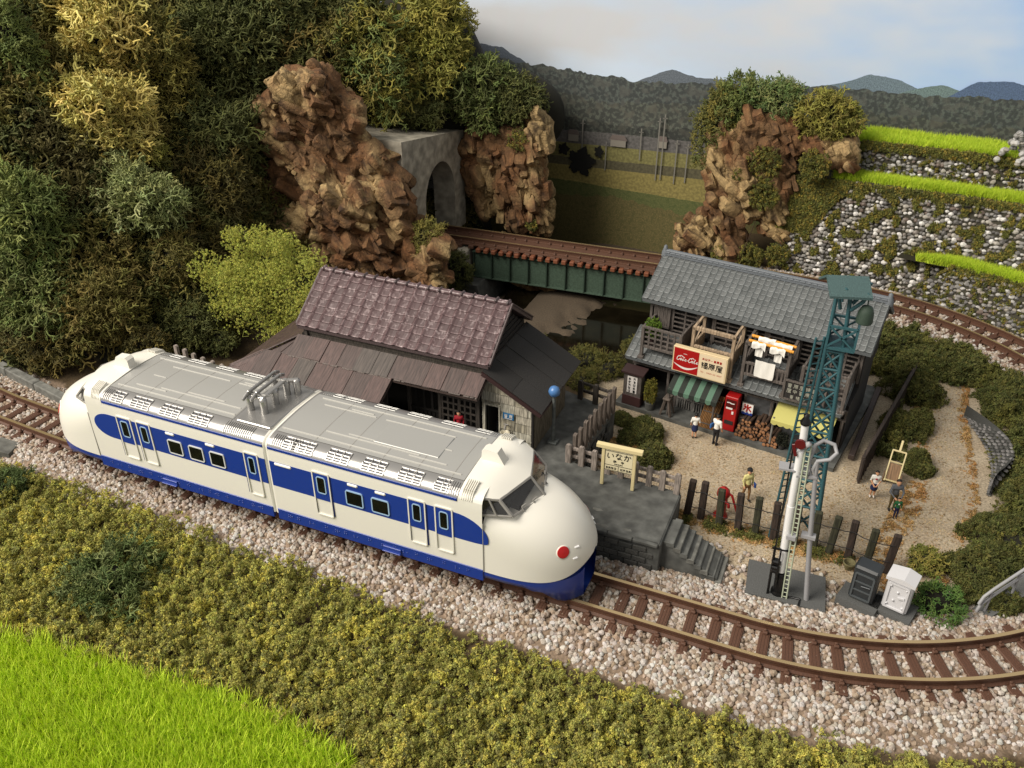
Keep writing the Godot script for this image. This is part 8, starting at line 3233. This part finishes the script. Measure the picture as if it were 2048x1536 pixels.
	if look.has("hat"):
		b = B.new()
		b.lathe([[0.135, 0.0], [0.13, 0.025], [0.115, 0.06], [0.0, 0.075]], hc + Vector3(0, 0.08, 0) * s, 14)
		b.box(hc + Vector3(0, 0.075, 0.12) * s, Vector3(0.15, 0.018, 0.09) * s, Basis(Vector3.RIGHT, 0.2), 0.006)
		mk("cap", b, mat("cap_dark", Color(0.07, 0.07, 0.08), 0.7), t)
	if look.has("bag"):
		var q: Array = look.bag
		b = B.new()
		b.box(Vector3(q[0], q[1], q[2]) * s, Vector3(0.09, 0.26, 0.3) * s, Basis.IDENTITY, 0.03)
		mk("shoulder_bag", b, mat("bag_%s" % q[3], Color(q[3]), 0.7), t)
	if look.has("badge"):
		b = B.new()
		b.ball(Vector3(0.0, 1.27, 0.13 + bend * 0.3) * s, Vector3(0.06, 0.06, 0.02) * s, 8)
		mk("scarf", b, mat("badge_%s" % look.badge, Color(look.badge), 0.7), t)
	return t


func people() -> void:
	var white := lin(0.9, 0.89, 0.86)
	var navy := lin(0.1, 0.14, 0.3)
	var dark := lin(0.11, 0.11, 0.12)
	person("person in a white blouse and navy skirt facing the shop window", Vector3(15.16, -0.42, -15.55), PI + 0.25, 1.5, {"shirt": white, "pants": navy, "skirt": true, "hair_len": 0.25, "shoe": lin(0.15, 0.1, 0.1)})
	person("person in white shirt and dark trousers with a blue bag at the vending machine", Vector3(16.31, -0.42, -15.35), PI - 0.45, 1.82, {"shirt": white, "pants": dark, "elbow_r": Vector3(0.3, 1.2, 0.14), "hand_r": Vector3(0.22, 1.1, 0.42), "bag": [0.3, 0.98, 0.02, "2f63a0"]})
	person("person in a cap and pale shirt walking across the yard with a blue bag", Vector3(18.61, -0.42, -11.38), 0.75, 1.78, {"shirt": lin(0.82, 0.79, 0.53), "pants": lin(0.5, 0.37, 0.22), "hat": true, "long": true, "step": 0.14, "bag": [0.28, 0.86, 0.1, "23407c"]})
	person("person in a white top with red scarf and navy skirt standing by the handcart", Vector3(24.2, -0.42, -14.0), 0.15, 1.5, {"shirt": white, "pants": navy, "skirt": true, "badge": "b01a35", "hand_l": Vector3(-0.1, 0.92, 0.2), "hand_r": Vector3(0.1, 0.92, 0.2), "elbow_l": Vector3(-0.25, 1.12, 0.02), "elbow_r": Vector3(0.25, 1.12, 0.02), "shoe": lin(0.85, 0.83, 0.8)})
	person("person in grey sweater and brown trousers bending over a child", Vector3(25.1, -0.42, -13.3), 0.25, 1.82, {"shirt": lin(0.35, 0.36, 0.38), "pants": lin(0.34, 0.29, 0.16), "long": true, "bend": 0.22, "hand_l": Vector3(-0.12, 0.98, 0.42), "hand_r": Vector3(0.16, 0.95, 0.4), "elbow_l": Vector3(-0.28, 1.1, 0.18), "elbow_r": Vector3(0.28, 1.1, 0.18)})
	person("small child in a green shirt standing in front of the grey sweater figure", Vector3(25.3, -0.42, -12.75), 0.3, 1.15, {"shirt": lin(0.1, 0.36, 0.2), "pants": lin(0.1, 0.13, 0.28), "badge": "e8e8e0", "long": true})
	person("person in a red jacket standing before the station lattice", Vector3(4.85, 1.32, -8.45), 0.3, 1.55, {"shirt": lin(0.6, 0.08, 0.14), "pants": dark, "long": true})


func yard_things() -> void:
	post_fence()
	tower()
	signal_post()
	equipment_box("dark grey metal trackside box with a barred front on a concrete foot", Vector3(24.2, -0.15, -6.3), -0.25, mats.box_dark, mats.box_trim, false)
	equipment_box("white metal trackside box with a bolted door on a concrete foot", Vector3(25.5, -0.15, -6.25), -0.25, mats.box_white, mats.box_white, true)
	people()
	# handcart: two shafts, box, wheels
	var t := thing("handcart", "cream wooden handcart tipped up with its shafts pointing away from the yard", "handcart", Vector3(25.0, -0.45, -15.5), -0.12)
	t.scale = Vector3.ONE * 0.68
	var b := B.new()
	var tilt := Basis(Vector3.RIGHT, 0.8)
	b.box(tilt * Vector3(0, 0.35, -0.75), Vector3(0.85, 0.08, 1.3), tilt, 0.02)
	mk("bed", b, mats.cart_wood, t)
	for s in [-1.0, 1.0]:
		b = B.new()
		b.bar(tilt * Vector3(s * 0.46, 0.42, 0.0), tilt * Vector3(s * 0.46, 0.42, -2.35), 0.1, 0.12, Vector3.UP, 0.02)
		mk("shaft", b, mats.cream_paint, t)
		b = B.new()
		b.lathe([[0.36, -0.04], [0.4, -0.04], [0.4, 0.04], [0.36, 0.04]], tilt * Vector3(s * 0.58, 0.2, -0.35), 16, tilt * Basis(Vector3.BACK, PI / 2))
		for i in 6:
			var a := TAU * i / 6
			b.rod(tilt * Vector3(s * 0.58, 0.2, -0.35), tilt * Vector3(s * 0.58, 0.2 + sin(a) * 0.37, -0.35 + cos(a) * 0.37), 0.025, 5)
		mk("wheel", b, mats.cart_wood, t)
	b = B.new()
	b.bar(tilt * Vector3(-0.5, 0.42, -2.35), tilt * Vector3(0.5, 0.42, -2.35), 0.12, 0.12, Vector3.UP, 0.03)
	b.bar(tilt * Vector3(0, 0.42, -2.3), tilt * Vector3(0, 0.42, -3.2), 0.16, 0.14, Vector3.UP, 0.03)
	b.bar(tilt * Vector3(-0.46, 0.42, -1.5), tilt * Vector3(0.46, 0.42, -1.5), 0.08, 0.08)
	b.bar(tilt * Vector3(-0.46, 0.42, -0.1), tilt * Vector3(0.46, 0.42, -0.1), 0.08, 0.08)
	mk("cross_bar", b, mats.cream_paint, t)
	# red water pump behind the fence
	t = thing("hand_pump", "red hand water pump standing behind the mossy fence posts", "water pump", Vector3(17.75, -0.45, -9.75))
	b = B.new()
	b.lathe([[0.34, 0.0], [0.32, 0.12], [0.22, 0.22], [0.24, 1.15], [0.31, 1.25], [0.28, 1.5], [0.14, 1.65], [0.0, 1.67]], Vector3.ZERO, 12)
	mk("barrel", b, mats.sign_red, t)
	b = B.new()
	b.tube([Vector3(0.1, 1.0, 0.1), Vector3(0.32, 0.98, 0.25), Vector3(0.36, 0.8, 0.3)], [0.07], 8)
	mk("spout", b, mats.sign_red, t)
	b = B.new()
	b.tube([Vector3(0, 1.5, 0), Vector3(0.4, 1.35, 0.05), Vector3(0.75, 0.5, 0.15)], [0.06, 0.06, 0.05], 7)
	mk("handle", b, mats.sign_red, t)
	# terracotta pot by the fence
	t = thing("flower_pot", "small empty terracotta pot on the ground in front of the post fence", "flower pot", Vector3(23.6, -0.42, -8.35))
	b = B.new()
	b.lathe([[0.15, 0.0], [0.24, 0.3], [0.27, 0.3], [0.27, 0.38], [0.22, 0.38], [0.17, 0.15], [0.0, 0.13]], Vector3.ZERO, 16)
	mk("pot", b, mat("terracotta", Color(0.53, 0.5, 0.34), 0.8, 0.0, "blotch", 0.9), t)
	# plank fence right of the shop
	t = thing("plank_fence", "weathered brown plank fence running back along the right side of the shop", "fence")
	for i in 26:
		b = B.new()
		var p := Vector3(23.5, 0, -15.0).lerp(Vector3(25.6, 0, -25.6), i / 26.0)
		b.box(Vector3.ZERO, Vector3(0.09, 1.5 + rng.randf_range(-0.02, 0.02), 0.405), Basis(Vector3.UP, 0.195), 0.01)
		mk("plank", b, [mats.fence_brown, mats.fence_brown_b][rng.randi() % 2], t, Transform3D(Basis.IDENTITY, p + Vector3(0, 0.3, 0)))
	b = B.new()
	b.bar(Vector3(23.47, 1.08, -14.85), Vector3(25.65, 1.08, -25.7), 0.16, 0.09, Vector3.UP, 0.02)
	mk("capping", b, mats.fence_brown, t)
	t = thing("timber_beam", "long brown timber beam lying along the shop's right wall", "beam")
	b = B.new()
	b.bar(Vector3(23.0, -0.2, -16.6), Vector3(23.9, -0.2, -24.2), 0.3, 0.3, Vector3.UP, 0.03)
	mk("beam", b, mats.plank_edge, t)
	# handrail ramp at the right edge
	t = thing("ramp_handrail", "grey tubular handrail on a low concrete ramp at the right edge", "handrail")
	b = B.new()
	b.prism(PackedVector2Array([Vector2(0, -0.6), Vector2(3.2, -0.6), Vector2(3.2, 1.1), Vector2(0.1, -0.2)]), Vector3(28.4, 0, -7.6), Vector3(0.72, 0, -0.69), Vector3.UP, Vector3(0.5, 0, 0.5))
	mk("ramp", b, mats.concrete_rough, t)
	for y in [0.55, 0.95]:
		b = B.new()
		b.tube([Vector3(28.55, y - 0.55, -7.3), Vector3(28.65, y - 0.2, -7.4), Vector3(28.95, y + 0.1, -7.65), Vector3(30.8, y + 1.3, -9.4)], [0.07], 8)
		mk("rail", b, mats.grey_metal, t)
	for k in [[28.9, -7.6, 0.9], [29.8, -8.45, 1.5], [30.6, -9.2, 2.0]]:
		b = B.new()
		b.rod(Vector3(k[0], k[2] - 1.2, k[1]), Vector3(k[0], k[2], k[1]), 0.06, 7)
		mk("post", b, mats.grey_metal, t)
	# kerb and block at the left edge
	t = thing("concrete_kerb", "pale concrete kerb along the far side of the track at the left edge", "kerb")
	for i in 5:
		b = B.new()
		b.bar(Vector3(-29.0 + i * 2.9, 0.05, -6.9 + i * 0.57), Vector3(-26.15 + i * 2.9, 0.05, -6.34 + i * 0.57), 0.5, 0.7, Vector3.UP, 0.05)
		mk("kerb_stone", b, mats.concrete_light, t)
	t = thing("concrete_block", "small pale concrete block beside the ballast at the left edge", "block", Vector3(-17.6, -0.2, -0.1), 0.3)
	b = B.new()
	b.prism(PackedVector2Array([Vector2(-0.9, 0), Vector2(0.9, 0), Vector2(0.9, 0.45), Vector2(0, 0.75), Vector2(-0.9, 0.45)]), Vector3(0, -0.3, -0.5), Vector3.RIGHT, Vector3.UP, Vector3(0, 0, 1.0))
	mk("block", b, mats.concrete_light, t)
	# bare twig in front of the right cliff
	t = thing("bare_twig", "thin bare twig standing at the foot of the right cliff by the track", "twig", Vector3(13.2, -0.2, -38.4))
	b = B.new()
	b.tube([Vector3.ZERO, Vector3(0.3, 1.5, 0), Vector3(0.75, 3.6, -0.2)], [0.05, 0.04, 0.02], 5)
	b.tube([Vector3(0.4, 2.0, 0), Vector3(0.2, 2.9, 0)], [0.03, 0.01], 4)
	mk("stem", b, mats.bark, t)
